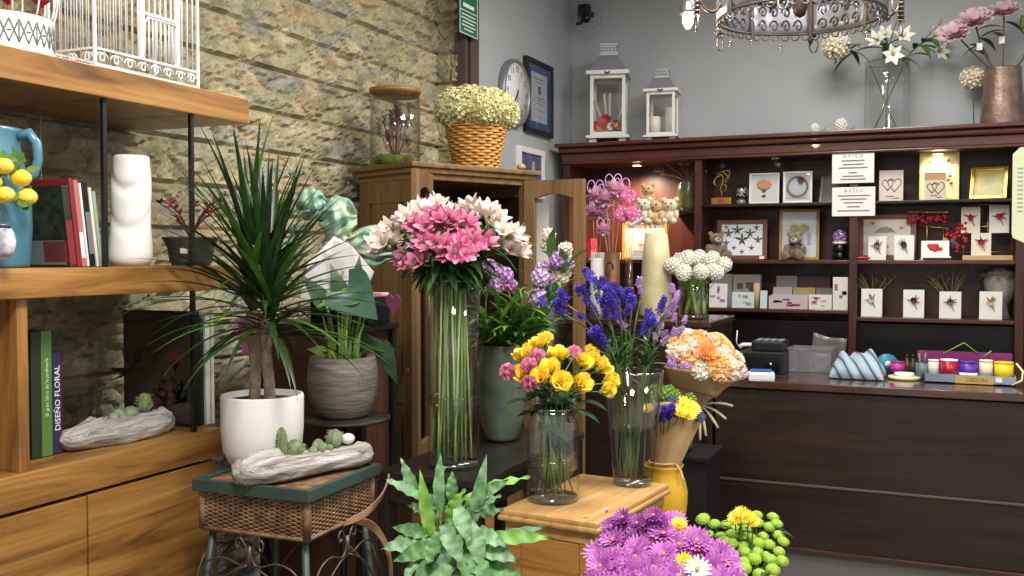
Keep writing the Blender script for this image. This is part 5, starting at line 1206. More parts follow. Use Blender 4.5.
m.build('cable_loop', mat('cable_grey', 'b4b4b6', .5), sc_)
# ------------------------------------------------------------------ framed things standing on the bookcase shelves
YI = YF+.10
def stand(name, label, cat, px0, y0_, px1, y1_, z, Y=YI, tilt=.0, turn=0, group=None):
    """root on a shelf at z, with the width and height the thing shows; local -y faces the room"""
    a = PY(px0, y1_, Y); c = PY(px1, y1_, Y); xm = (a.x+c.x)/2; t = PY((px0+px1)/2, y1_, Y)
    h_ = PY((px0+px1)/2, y0_, Y).z-t.z
    o = thing(name, label, cat, (xm, Y, z+.001), turn, group); o.rotation_euler = (-tilt, 0, turn); return o, abs(c.x-a.x), h_
def picframe(o, w_, h_, fm, bw, pic, dep=.018, gl=False, mount=None):
    m = MB()
    for s in (-1, 1): m.box((s*(w_/2-bw/2), 0, h_/2), (bw, dep, h_), .003)
    for z in (bw/2, h_-bw/2): m.box((0, 0, z), (w_-2*bw, dep, bw), .003)
    m.build('frame', fm, o)
    MB().box((0, .003, h_/2), (w_-2*bw+.004, dep-.01, h_-2*bw+.004)).build('picture', pic, o)
    if mount: MB().box((0, -.003, h_/2), (w_-2*bw-.03, .003, h_-2*bw-.03)).build('mount', mount, o)
    if gl: MB().box((0, -dep/2+.003, h_/2), (w_-2*bw, .001, h_-2*bw)).build('glass', GLASSP, o)
def hearts(o, w_, h_, zc, y):
    m = MB(); s_ = w_*.021
    for dx, sc in ((-.14, .8), (.14, 1.0)):
        m.tube([V((dx*w_+s_*sc*16*math.sin(t)**3*.82, y, zc+s_*sc*(13*math.cos(t)-5*math.cos(2*t)-2*math.cos(3*t)-math.cos(4*t)))) for t in [2*PI*k/32 for k in range(32)]], .0022, 5, True)
    m.build('heart_outline', mat('outline_brown', '5b3f3a', .6), o)
    m = MB(); m.box((-.05*w_, y, h_*.16), (w_*.3, .001, .006)); m.box((.2*w_, y, h_*.1), (w_*.25, .001, .005)); m.build('lettering', GREYINK, o)
def card_flower(o, w_, h_, zc, mt, sc=1.0, seed=1, y=-.004):
    m = MB(); qq = random.Random(seed)
    for k in range(16): a = k*2.4; m.blade((0, y, zc), V((math.cos(a), -.8, math.sin(a))), (0, -1, 0), .03*sc*qq.uniform(.7, 1.1), .014*sc, .4, .9, .2, 3)
    m.build('dried_flower', mt, o)
    m = MB(); m.tube([(0, y-.002, zc), (.02*sc, y-.002, zc-.05*sc)], .002, 5)
    for k in range(4): a = qq.uniform(-.4, 3.4); m.blade((0, y-.002, zc), V((math.cos(a), -.2, math.sin(a))), (0, -1, 0), .045*sc, .008, .2, .7, 0, 3)
    m.build('dried_stalk', mat('dried_olive', '6b6a45', .8), o)
# upper shelf, middle bay
o, w_, h_ = stand('letter_ornament', 'gold wire letter B ornament on a gold block on the black glass shelf', 'ornament', 712, 165, 732, 203, ZA)
MB().box((0, 0, .022), (w_, .06, .044), .004).build('base_block', GOLD, o)
MB().box((0, -.031, .022), (w_*.3, .002, .022)).build('plaque', REDL, o)
cu = [(0, .044), (-.003, .075), (-.012, .10), (.0, .125), (.008, .17), (-.004, .19), (-.05, .165), (-.058, .135), (-.03, .115), (.02, .15), (.055, .19), (.05, .215), (.0, .21), (-.04, .19), (.0, .21), (.052, .17), (.03, .14), (.0, .135), (.03, .12), (.028, .09), (.005, .075)]
MB().tube([(x*.9, -.005, z) for x, z in cu], .0035, 6).build('wire_letter', GOLD, o)
MB().ell((0, 0, .245), (.026, .026, .026), 14, 8).build('topper', mat('smoke_bead', '3c3b40', .2), o)
o, w_, h_ = stand('glass_ball', 'small clear glass ball paperweight on a foot on the black shelf', 'ornament', 734, 183, 748, 203, ZA)
MB().lathe([(.001, 0), (.032, 0), (.03, .02), (.022, .03), (.001, .03)], 24).build('foot', mat('crystal_foot', '8a8a90', .15, .4), o); MB().ell((0, 0, .075), .047, 24, 16).build('ball', glass('ball_glass', (.85, .88, .9), (.4, .42, .45), 1.0), o)
m = MB()
for k in range(14): a = k*2.4; m.tube([(0, 0, .075), (.03*math.cos(a), .03*math.sin(a), .075+.03*math.sin(k))], .002, 4)
m.build('inner_etching', mat('etch_white', 'c9cdd2', .3), o)
FW_ = mat('white_frame', 'dcdad6', .45)
o, w_, h_ = stand('picture_frame', 'white frame with a tan balloon picture on the black shelf', 'picture frame', 749, 171, 779, 202, ZA, tilt=.08)
picframe(o, w_, h_, FW_, .012, mat('pic_cream', 'd7d3cd', .6, c2='e4e1dc', sc=6), gl=True); m = MB(); m.ell((0, -.006, h_*.62), (.045, .003, .032), 20, 10); m.build('balloon', mat('balloon_tan', 'b08652', .6), o)
m = MB(); m.box((0, -.006, h_*.42), (.02, .003, .012)); [m.bar((s*.03, -.006, h_*.56), (s*.01, -.006, h_*.43), .002, .002) for s in (-1, 1)]; m.ell((0, -.006, h_*.25), (.012, .002, .008), 10, 6); m.build('balloon_basket', mat('basket_brown', '4b3628', .7), o)
o, w_, h_ = stand('picture_frame', 'white frame with a dried flower wreath on the black shelf', 'picture frame', 783, 170, 812, 202, ZA, tilt=.08, turn=.1)
picframe(o, w_, h_, FW_, .014, mat('pic_grey', 'cdccd0', .6), gl=True, mount=mat('pic_grey2', 'bfbfc6', .6)); m = MB()
for k in range(40): a = 2*PI*k/40; m.blade((.052*math.cos(a), -.006, h_*.52+.052*math.sin(a)), V((math.cos(a+1.2), -.4, math.sin(a+1.2))), (0, -1, 0), .028, .009, .2, .8, .1, 3)
m.build('wreath', mat('wreath_green', '777a66', .8), o); m = MB()
for k in range(12): a = k*2.4; m.blade((.02, -.008, h_*.72), V((math.cos(a), -.5, math.sin(a))), (0, -1, 0), .026, .012, .2, .8, .1, 3)
m.build('wreath_flower', mat('plum_flower', '5c1f45', .7), o)
o, w_, h_ = stand('picture_frame', 'pale grey frame leaning half hidden behind the notices', 'picture frame', 818, 172, 846, 201, ZA, Y=YF+.2, tilt=.25, turn=-.25)
picframe(o, w_, h_, mat('silver_frame', '9a9a9a', .4, .4), .014, mat('pic_stone', '8d8d87', .6, c2='a9a9a2', sc=8), gl=True)
# middle shelf, middle bay
o, w_, h_ = stand('picture_frame', 'brown wooden frame with dark swallows on white behind the left teddy bear', 'picture frame', 717, 219, 767, 259, ZM, Y=YF+.17, tilt=.06)
o['label'] = 'brown wooden frame with dark swallows on white, behind a seated teddy bear'
picframe(o, w_, h_, mat('brown_wood_frame', '6f3f2a', .45), .028, mat('pic_pale_blue', 'd8dde2', .6, c2='e8eaec', sc=5), .024)
qq = random.Random(5)
for x, z, s in ((0, .5, 1.1), (-.03, .74, .9), (.05, .66, .8), (-.085, .66, .8), (-.1, .42, .6), (.1, .5, .7), (.06, .3, .5), (0, .2, .4), (-.05, .3, .4), (.09, .8, .5), (-.1, .82, .4)):
    c = V((x, -.007, h_*z)); m = MB()
    for a, L in ((1.57, .045), (.35, .05), (2.8, .05), (-1.0, .035), (-2.1, .035)): m.blade(c, V((math.cos(a), 0, math.sin(a))), (0, -1, 0), L*s, .014*s, .0, .6, 0, 3)
    m.build('printed_swallow', mat('swallow_dark', '333d3a', .7), o)
MB().box((w_/2-.03, -.014, .014), (.03, .003, .02)).build('price_tag', PAPER, o)
PLUSH = mat('plush_brown', '6d5643', .95, c2='8f7860', sc=40, bmp=1, bsc=160, sheen=.5); MUZ = mat('plush_muzzle', 'c9b5a0', .95, bmp=.8, bsc=160, sheen=.5)
def teddy(label, px, py1, py0, z, Y, turn, bow=None):
    c = PY(px, py1, Y); hh = PY(px, py0, Y).z-PY(px, py1, Y).z; o = thing('teddy_bear', label, 'teddy bear', (c.x, Y, z+.001), turn); s = hh/.2
    m = MB(); fz = lambda p: .03*noise.noise(p*9)
    for cc_, r in (((0, .02, .065), (.052, .045, .065)), ((0, .0, .15), (.048, .043, .042)), ((-.042, .0, .185), (.018, .012, .018)), ((.042, .0, .185), (.018, .012, .018)), ((-.06, -.01, .07), (.022, .024, .042)), ((.06, -.01, .07), (.022, .024, .042)), ((-.05, -.06, .027), (.03, .052, .027)), ((.05, -.06, .027), (.03, .052, .027)), ((-.054, -.105, .034), (.027, .018, .034)), ((.054, -.105, .034), (.027, .018, .034))):
        m.ell(V(cc_)*s, V(r)*s, 18, 12, dis=fz)
    m.build('body', PLUSH, o); MB().ell(V((0, -.038, .14))*s, V((.025, .02, .02))*s, 14, 10).build('muzzle', MUZ, o)
    m = MB(); m.ell(V((0, -.058, .148))*s, V((.008, .005, .006))*s, 8, 6)
    for k in (-1, 1): m.ell(V((k*.018, -.041, .165))*s, V((.005, .004, .005))*s, 8, 6)
    m.build('nose_and_eyes', BLACK, o)
    if bow: MB().tube([V((.046*math.cos(a), .043*math.sin(a), .112))*s for a in [2*PI*k/16 for k in range(16)]], .006*s, 6, True).build('collar', bow, o)
    return o
teddy('brown teddy bear sitting before the swallow picture, facing sideways', 716, 259, 231, ZM, YF+.09, .55)
teddy('brown teddy bear with dark collar sitting before the yellow frame', 795, 259, 231, ZM, YF+.09, -.1, BLACK)
o, w_, h_ = stand('picture_frame', 'yellow-edged frame with a pale couple picture behind a teddy bear', 'picture frame', 779, 208, 819, 259, ZM, Y=YF+.17, tilt=.06)
picframe(o, w_, h_, mat('yellow_frame', 'a8862f', .5), .018, mat('pic_white', 'dcdcdc', .6, c2='cfd0d8', sc=5), gl=True); m = MB()
for x in (-.03, .03):
    for k in range(30): a = k*2.4; m.blade((x+.025*math.cos(a)*(k/30), -.008, h_*.62+.025*math.sin(a)*(k/30)), V((math.cos(a), -.5, math.sin(a))), (0, -1, 0), .016, .009, .2, .8, .1, 2)
m.build('dried_blossoms', mat('blossom_straw', 'b5a566', .8), o); MB().box((.06, -.008, h_*.42), (.02, .002, .07)).build('printed_figure', mat('print_lilac', '9a94ad', .7), o)
o, w_, h_ = stand('candle_jar', 'stacked black jar with a pale pink posy under cellophane', 'jar', 832, 226, 847, 259, ZM)
m = MB(); rj2 = w_/2; m.lathe([(.001, 0), (rj2*.8, 0), (rj2, .012), (rj2, .035), (rj2*.86, .044), (rj2, .053), (rj2, .085), (rj2*.8, .095), (.001, .095)], 30); m.build('jar_body', BLACKG, o)
MB().lathe([(.001, .096), (rj2*.95, .096), (rj2*.95, .11), (.001, .11)], 24).build('cream_band', CREAM, o)
inst('posy', STK_P, o, (0, 0, .14), None, 1.2); MB().lathe([(rj2*.8, .11), (rj2, .13), (rj2*.95, .19), (rj2*.4, .2)], 16).build('cellophane', GLASSP, o)
# stationery racks, lower shelf of the middle bay
def cardbox(label, px0, y0_, px1, y1_, mt, Y, z, dep=.05, deco=None, group=None, cat='card'):
    o, w_, h_ = stand('greeting_card' if cat == 'card' else 'stationery_box', label, cat, px0, y0_, px1, y1_, z, Y=Y, tilt=.1 if cat == 'card' else 0, group=group)
    MB().box((0, 0, h_/2), (w_, dep, h_), .002).build('card_body' if cat == 'card' else 'box_body', mt, o)
    if deco:
        qq = random.Random(int(px0))
        for k in range(deco[1]+2): MB().box((w_*qq.uniform(-.3, .3), -dep/2-.0008, h_*qq.uniform(.25, .8)), (w_*qq.uniform(.12, .3), .0012, h_*qq.uniform(.08, .22))).build('printed_mark', deco[0], o)
    return o
DL = mat('deco_lilac', '8f6fae', .6); DP = mat('deco_pink', 'b98a92', .6); DB = mat('deco_blue', '9fb3c4', .6); DR = mat('deco_plum', '6b3048', .6); DG = mat('deco_grey', '8b8884', .6)
C1 = mat('card_white', 'd9d6d0', .6); C2 = mat('card_pinkish', 'c3aeb0', .6); C3 = mat('card_grey', '85807c', .6); C4 = mat('card_aqua', 'bcd0d3', .6); C5 = mat('card_plum', '4b2733', .6); C6 = mat('card_straw', 'b3a35f', .6)
Yc = YF+.05
cardbox('white card with a purple flower at the front of the card rack', 709, 279, 727, 303, C1, Yc, ZLm, .012, (DL, 3)); cardbox('pale aqua card with brown lettering beside a paper roll', 732, 287, 754, 303, C4, Yc, ZLm, .02, (mat('deco_tan', 'a98d66', .6), 3))
cardbox('grey kraft card box with a brown seal at the back of the card rack', 734, 270, 761, 303, C3, Yc+.08, ZLm, .06, (mat('deco_brown', '4a3a2e', .6), 2), cat='box'); cardbox('dim grey card box behind the purple flower card', 712, 270, 733, 303, DG, Yc+.09, ZLm, .04, None, cat='box')
o, w_, h_ = stand('paper_roll', 'rolled kraft paper standing beside the grey card box', 'paper roll', 753, 278, 760, 303, ZLm, Y=Yc+.02); MB().lathe([(.001, 0), (.02, 0), (.02, h_), (.012, h_), (.012, h_-.02), (.001, h_-.02)], 20).build('roll', KRAFT, o)
cardbox('pinkish card box with plum squares at the front of the right rack', 769, 294, 808, 307, C2, Yc, ZLm, .03, (DR, 5), cat='box'); cardbox('white card box with pale scrolls next to the plum-square box', 809, 293, 832, 308, C1, Yc, ZLm, .03, (DP, 5), cat='box')
cardbox('tall white card box with red heading at the end of the rack', 833, 276, 848, 309, C1, Yc, ZLm, .04, (mat('deco_red', 'a05050', .6), 2), cat='box'); cardbox('blue-edged card row behind the plum-square box', 771, 290, 818, 304, DB, Yc+.05, ZLm, .02)
cardbox('mauve card row in the second row of the rack', 773, 283, 792, 304, C2, Yc+.1, ZLm, .02); cardbox('straw yellow card in the second row of the rack', 793, 283, 815, 304, C6, Yc+.1, ZLm, .02); cardbox('beige card row in the second row beside the straw card', 816, 283, 834, 304, C3, Yc+.1, ZLm, .02)
cardbox('grey card at the back of the rack', 776, 271, 797, 303, DG, Yc+.16, ZLm, .02); cardbox('dark plum card at the back of the rack', 798, 271, 830, 303, C5, Yc+.16, ZLm, .02)
for i, (dx, lb) in enumerate(((0, 'clear sleeve of pale cards slanting at the front edge of the rack'), )): o = cardbox(lb, 760, 288, 767, 306, C4, Yc-.01, ZLm, .01)
# bay on the right
o, w_, h_ = stand('greeting_card', 'cream card with two hearts standing alone near the notices', 'card', 879, 169, 903, 200, ZA, tilt=.05); MB().box((0, 0, h_/2), (w_, .006, h_)).build('card_body', mat('card_blush', 'dccbbf', .6), o); hearts(o, w_, h_, h_*.54, -.0045)
o, w_, h_ = stand('picture_frame', 'tall pale yellow frame lit by the shelf spotlight', 'picture frame', 919, 153, 959, 201, ZA, Y=YF+.17); picframe(o, w_, h_, mat('ivory_frame', 'd9cf8f', .5), .02, mat('pic_ivory', 'e6dfb0', .6)); m = MB()
for x, z in ((-.05, .8), (0, .8), (.05, .82), (.06, .5), (.065, .35), (.05, .42)):
    for k in range(8): a = k*2.4; m.blade((x, -.006, h_*z), V((math.cos(a), -.5, math.sin(a))), (0, -1, 0), .016, .01, .2, .8, .1, 2)
m.build('pressed_flowers', mat('pressed_ochre', '8a6a2e', .7), o)
o, w_, h_ = stand('greeting_card', 'small tan-topped card with two hearts before the lit frame', 'card', 924, 171, 946, 199, ZA, Y=YF+.08, tilt=.05); MB().box((0, 0, h_/2), (w_, .006, h_)).build('card_body', mat('card_sand', 'd3c3aa', .6), o); MB().box((0, -.0035, h_*.86), (w_, .001, h_*.27)).build('tan_band', mat('band_tan', 'b98f5e', .6), o); hearts(o, w_, h_, h_*.45, -.0045)
o, w_, h_ = stand('picture_frame', 'tilted gold frame with a green and gold picture beside the lit frame', 'picture frame', 969, 165, 1007, 198, ZA, tilt=.35, turn=-.2); picframe(o, w_, h_*1.05, GOLD, .02, mat('pic_green_gold', '8d8a4a', .4, c2='b9a45c', sc=14), .026)
o, w_, h_ = stand('picture_frame', 'reddish-brown wooden frame with a moon picture on the middle shelf', 'picture frame', 858, 215, 916, 261, ZM, Y=YF+.18, tilt=.06); picframe(o, w_, h_, mat('red_brown_frame', '7d3d28', .4), .03, mat('pic_cream_pink', 'ddd0bd', .6, c2='e5ddcf', sc=5), .024); m = MB()
m.sheet(lambda u, v: (.07*math.cos(.5+2.2*u)-.01, -.008, h_*.42+(.07-.03*math.sin(PI*u)*v)*math.sin(.5+2.2*u)*1.2), 16, 3); m.build('moon', mat('moon_green', '8f9a7d', .7), o)
[MB().ell((x, -.008, h_*z), (.012, .001, .008), 8, 5).build('painted_dot', mat('dot_rose', 'c99a8a', .7), o) for x, z in ((-.08, .8), (.08, .7), (.07, .4), (-.07, .35), (.0, .3))]
def pincard(label, px0, y0_, px1, y1_, z, fm, sd, Y=YI, turn=0, body=None):
    o, w_, h_ = stand('corsage_card', label, 'card', px0, y0_, px1, y1_, z, Y=Y, tilt=.1, turn=turn); MB().box((0, 0, h_/2), (w_, .008, h_), .001).build('card_body', body or PAPER, o); card_flower(o, w_, h_, h_*.6, fm, 1.0, sd, -.006); return o
TANF = mat('dried_tan', '', 0); BRN = mat('dried_brownrose', '7a5546', .8, c2='96705a', sc=30); OLV = mat('dried_olive', '', 0) if 'dried_olive' in _M else BRN
pincard('white card with a brown dried rose before the moon picture', 868, 236, 886, 260, ZM, BRN, 2, YI-.02); pincard('white card with a dark green sprig before the moon picture', 894, 235, 914, 260, ZM, LEAFD, 3, YI-.02)
single('red_hair_clip', MB().ell((0, 0, .012), (.045, .02, .012), 16, 8, dis=lambda p: .2*math.sin(8*p.x)), RED, 'red floral hair clip lying beside the brown rose card', 'hair clip', (PY(861, 261, YI-.05).x, YI-.05, ZM+.001))
o, w_, h_ = stand('jewellery_stand', 'gold branched jewellery stand hung with red berry earrings', 'stand', 908, 207, 953, 258, ZM, Y=YF+.17)
m = MB(); m.tube([(-.02, 0, 0), (-.02, 0, h_*.94)], .005, 8); m.tube([(.07, 0, 0), (.07, 0, h_*.6)], .0045, 8); m.tube([(-.14, 0, h_*.93), (-.12, 0, h_*.95), (.09, 0, h_*.93), (.1, 0, h_*.96)], .005, 8); m.tube([(-.06, 0, h_*.68), (.02, 0, h_*.64), (.12, 0, h_*.62)], .0045, 8); m.box((.02, 0, .004), (.16, .07, .008), .002); m.build('gold_frame', GOLD, o)
qq = random.Random(7)
for k in range(10):
    m = MB(); c = V(((-.11+.03*k) if k < 7 else (.10+.025*(k-7)), -.01, h_*.80 if k < 7 else h_*(.5+.03*(k % 2))));
    for j in range(6): m.ell(c+V((qq.uniform(-.015, .015), qq.uniform(-.01, .01), qq.uniform(-.02, .02))), .0095, 8, 6)
    m.tube([c, V((c.x, 0, h_*.93 if k < 7 else h_*.63))], .001, 4); m.build('red_earring', RED, o)
m = MB(); m.ell((.08, -.02, h_*.34), (.022, .008, .03), 12, 8, dis=lambda p: .3*noise.noise(p*5)); m.build('amber_earring', mat('amber', 'a86f22', .4), o); m = MB(); m.ell((.12, -.02, h_*.32), (.022, .008, .035), 12, 8, dis=lambda p: .3*noise.noise(p*4)); m.build('navy_earring', mat('navy_bead', '25303f', .4), o)
m = MB(); [m.ell((.16+qq.uniform(-.025, .03), -.025, h_*.42+qq.uniform(-.08, .09)), .010, 8, 6) for _ in range(26)]; m.build('red_berry_comb', RED, o)
o, w_, h_ = stand('display_easel', 'white easel card showing a red flower hair comb', 'card', 921, 240, 949, 260, ZM, Y=YF+.06, tilt=.25); MB().box((0, 0, h_/2), (w_, .006, h_)).build('card_body', PAPER, o); m = MB(); [m.ell((qq.uniform(-.04, .04), -.008, h_*.62+qq.uniform(-.012, .016)), (.014, .008, .011), 10, 6) for _ in range(12)]; m.build('flower_comb', RED, o); MB().box((.01, -.02, .006), (w_*1.0, .06, .01), .002).build('foot', PAPER, o)
o, w_, h_ = stand('display_stand', 'gold wire display stand on a wooden base holding corsage cards', 'stand', 961, 205, 1014, 260, ZM, Y=YF+.16)
MB().box((0, 0, .014), (w_*.95, .08, .028), .003).build('wooden_base', mat('light_wood_base', 'c9a877', .5), o); m = MB()
for x in (-w_*.46, 0, w_*.46): m.tube([(x, 0, .028), (x, 0, h_*.99)], .003, 6)
for z in (.09, .55, .95): m.tube([(-w_*.47, 0, h_*z+.02), (w_*.47, 0, h_*z+.02)], .003, 6)
m.build('wire_frame', GOLD, o)
for lb, px0, y0_, px1, y1_, z_, sd in (('white corsage card with red rose hanging on the gold stand, beside the berry comb', 961, 207, 980, 233, 0, 4), ('white corsage card with two red blooms hanging on the gold stand by the cream sign', 989, 205, 1009, 233, 0, 5), ('ivory corsage card with red bloom and straw rays at the foot of the gold stand', 971, 233, 991, 256, 0, 6)):
    zc = PY((px0+px1)/2, y1_, YF+.145).z-.001; oo = pincard(lb, px0, y0_, px1, y1_, zc, RED, sd, YF+.145, 0, CREAM if sd != 5 else PAPER); oo.rotation_euler = (0, 0, 0)
# lower shelf of the bay on the right
YL = YF+.08
o1 = pincard('white card with a cream posy in the lowest display row, next to the bookcase divider', 861, 289, 882, 317, ZLr, mat('petal_cream_dry', 'c9bd9d', .8), 7, YL); o2 = pincard('white card with a dark red dried bloom in the lowest display row', 903, 289, 924, 317, ZLr, BURG, 8, YL); o3 = pincard('white card with an olive thistle bloom in the lowest display row', 939, 290, 961, 317, ZLr, mat('thistle_olive', '6c6242', .8), 9, YL, -.05); pincard('white card with a pale peach bloom before the grey bust', 979, 290, 1002, 318, ZLr, mat('peach_dry', 'd0a690', .8), 10, YL, -.1)
for lb, px in (('bare gold twigs in a holder behind the cream posy card', 873), ('bare gold twigs in a holder behind the olive thistle card', 951)):
    o = thing('dried_twigs', lb, 'twigs', (PY(px, 317, YF+.19).x, YF+.19, ZLr+.001)); MB().lathe([(.001, 0), (.022, 0), (.016, .07), (.018, .08), (.001, .08)], 16).build('holder', PAPER, o); m = MB(); qq = random.Random(px)
    for k in range(9):
        a = qq.uniform(-.8, .8); L = qq.uniform(.18, .30); p0 = V((0, 0, .07)); p1 = V((L*.36*math.sin(a), 0, .07+L*.5*math.cos(a))); p2 = p1+V((L*.5*math.sin(a*1.4), qq.uniform(-.02, .02), L*.45)); m.tube([p0, p1, p2], .002, 5)
        for j in range(3): m.tube([p1+(p2-p1)*(.2+.25*j), p1+(p2-p1)*(.2+.25*j)+V((qq.uniform(-.04, .04), qq.uniform(-.02, .02), .03))], .0014, 4)
    m.build('twigs', mat('twig_gold', 'a5915e', .6), o)
o, w_, h_ = stand('display_bust', 'grey linen head bust wearing a fluffy beige wreath', 'bust', 984, 272, 1016, 318, ZLr, Y=YF+.2)
LIN = mat('grey_linen', 'a09a92', .9, c2='b3ada4', sc=60, bmp=.4, bsc=200); MB().lathe([(.001, 0), (.06, 0), (.045, .03), (.04, .08), (.06, .11), (.085, .16), (.09, .22), (.075, .27), (.04, .295), (.001, .3)], 36).build('head', LIN, o)
m = MB(); qq = random.Random(3)
for k in range(150): a = 2*PI*k/150; c = V((.086*math.cos(a), .086*math.sin(a), .245-.0*math.sin(a))); m.blade(c, V((math.cos(a)+qq.uniform(-.7, .7), math.sin(a)+qq.uniform(-.7, .7), qq.uniform(-.6, 1))), (0, 0, 1), .045, .01, .5, .8, .2, 3)
m.build('fluffy_wreath', mat('fluff_beige', '9a8371', .95, sheen=.5), o)
# notices taped on the divider and the hanging cream sign
YN = YF-.02
def notice(label, px0, y0_, px1, y1_, lines):
    a = PY(px0, y1_, YN); c = PY(px1, y1_, YN); o = thing('notice', label, 'notice', ((a.x+c.x)/2, YN, PY((px0+px1)/2, y1_, YN).z)); w_ = c.x-a.x; h_ = PY((px0+px1)/2, y0_, YN).z-PY((px0+px1)/2, y1_, YN).z
    MB().box((0, 0, h_/2), (w_, .002, h_)).build('sheet', PAPER, o); MB().text('A V I S O', h_*.16, Matrix.Translation((0, -.0016, h_*.86)), .0004).build('heading', GREYINK, o); m = MB()
    for z, L in lines: m.box((0, -.0014, h_*z), (w_*L, .0008, h_*.045))
    m.build('printed_lines', GREYINK, o); MB().box((0, -.001, h_), (.05, .003, .03)).build('tape', GLASSP, o); MB().box((0, .0105, h_*.5), (.04, .019, .02)).build('sticky_pad', PAPER, o)
notice('upper white notice headed aviso taped on the bookcase divider', 832, 152, 874, 183, ((.72, .55), (.6, .5), (.49, .7), (.33, .2), (.22, .5), (.12, .6)))
notice('lower white notice headed aviso taped below another on the divider', 832, 187, 875, 216, ((.7, .75), (.58, .6), (.46, .45), (.32, .3), (.18, .75)))
sp = PT(1024, 238, 4.2); o = thing('hanging_sign', 'pale green hanging card sign with small vertical lettering at the picture edge', 'sign', sp); o['label'] = 'pale green hanging card with small vertical lettering, in front of the bookcase'
q4 = Matrix.Rotation(YAW-.1, 4, 'Z'); hS = .40
pg = [(-.045, .0), (-.05, .02), (-.05, hS*.88), (-.02, hS*.95), (.12, hS), (.12, -.03), (.0, -.02)]
MB().prism(pg, .004, q4).build('card_body', mat('sign_cream_green', 'ccd2ad', .6), o); m = MB(); [m.box((-.02, -.0026, hS*(.28+.045*k)), (.022, .001, .006)) for k in range(11)]; m.v = [q4 @ p for p in m.v]; m.build('small_print', mat('sign_grey', '8b9486', .7), o); MB().tube([q4 @ V((.05, 0, hS*.97)), q4 @ V((.05, 0, ZC-sp.z))], .0012, 4).build('cord', CHROME, o)
m = MB(); m.box((0, 0, 0), (.012, .002, .07)); m.v = [q4 @ (p+V((.006, -.003, hS*.3))) for p in m.v]; m.build('printed_mark', mat('sign_grey', '', 0), o)
# left bay
o, w_, h_ = stand('picture_frame', 'orange-edged frame with a pale picture behind the feather picks', 'picture frame', 622, 224, 667, 262, ZM, Y=YF+.2, tilt=.05); picframe(o, w_, h_, mat('amber_frame', 'c98b2e', .5), .018, mat('pic_peach', 'dcc0a2', .6, c2='ead8c4', sc=6)); m = MB(); [m.ell((x, -.006, h_*z), (.02, .001, .012), 10, 6) for x, z in ((.03, .3), (-.02, .4), (.06, .35))]; m.build('painted_flowers', mat('painted_rose', 'c9837a', .7), o)
o, w_, h_ = stand('green_vase', 'mottled olive green vase with dried twigs on the black corner shelf', 'vase', 677, 182, 699, 211, 1.836, Y=YF+.16); r3 = w_/2; MB().lathe([(.001, 0), (r3*.8, 0), (r3*.95, .05), (r3, .12), (r3*.94, .17), (r3*.78, .185), (r3*.8, .19), (r3*.7, .185), (.001, .15)], 32).build('vase_body', mat('olive_glaze', '3f4428', .25, c2='6c6d3b', sc=9), o)
m = MB(); qq = random.Random(9)
for k in range(10): a = qq.uniform(-1.2, 1.2); tp = V((.16*math.sin(a)-.03, qq.uniform(-.05, .05), .2+.1*math.cos(a))); m.tube(bez((0, 0, .15), (0, 0, .22), tp, 5), .002, 5); [m.blade(tp, V((qq.uniform(-1, 1), -.3, qq.uniform(-.3, 1))), (0, -1, 0), .03, .008, .3, .8, .1, 3) for _ in range(4)]
m.build('dried_twigs', mat('twig_tan', '8c6a45', .8), o)
for i, (lb, x0, x1, y0_, y1_, mm) in enumerate((('stack of white trays on the shelf behind the bamboo holder', 592, 618, 255, 262, PAPER), ('white flat box on the shelf beside the cream cone vase', 675, 695, 254, 261, PAPER), ('red gift packet behind the feather picks', 588, 594, 228, 250, RED), ('white folded leaflets on the shelf under the orange frame', 633, 648, 252, 262, C1))):
    o, w_, h_ = stand('tray_stack' if i == 0 else ('gift_packet' if i == 2 else 'flat_box'), lb, 'tray' if i == 0 else 'box', x0, y0_, x1, y1_, ZM, Y=YF+.06); m = MB(); n_ = 3 if i != 2 else 1
    for k in range(n_): m.box((.004*k, 0, h_*(k+.5)/n_), (w_-.006*k, .12, h_/n_*.9), .002)
    m.build('trays' if i == 0 else 'box_body', mm, o)
# downlights under the cornice
for lb, px, py, on in (('lit round downlight over the feather picks', 637, 165, 1), ('unlit swivel spotlight over the white frames', 776, 157, 0), ('lit round downlight over the tall yellow frame', 938, 155, 1)):
    Y_ = YF+.13; X_ = PY(px, py, Y_).x; zt = CT-.132
    o = thing('shelf_spotlight', lb, 'spotlight', (X_, Y_, zt)); MB().lathe([(.001, -.012), (.028, -.012), (.036, -.010), (.040, -.002), (.040, 0), (.001, 0)], 28).build('ring', CHROME, o)
    bc_top = MB().box((X_, Y_, zt+.006), (.16, .2, .01)).build('spot_board', MAHOH, bc, True)
    if on: MB().lathe([(.001, -.0135), (.026, -.0135), (.026, -.0122), (.001, -.0122)], 24).build('bulb', emit('spot_bulb', 'fff0d0', 18), o); spot('downlight', (X_, Y_, zt-.03), (70 if px < 700 else 7), (1, .82, .58), 150, .025, (X_, Y_+.35, 0))
    else: MB().tube([(0, -.01, -.012), (.01, -.03, -.035), (.03, -.05, -.045)], .016, 12).build('lamp_head', mat('dull_nickel', '8d8a84', .4, .6), o)
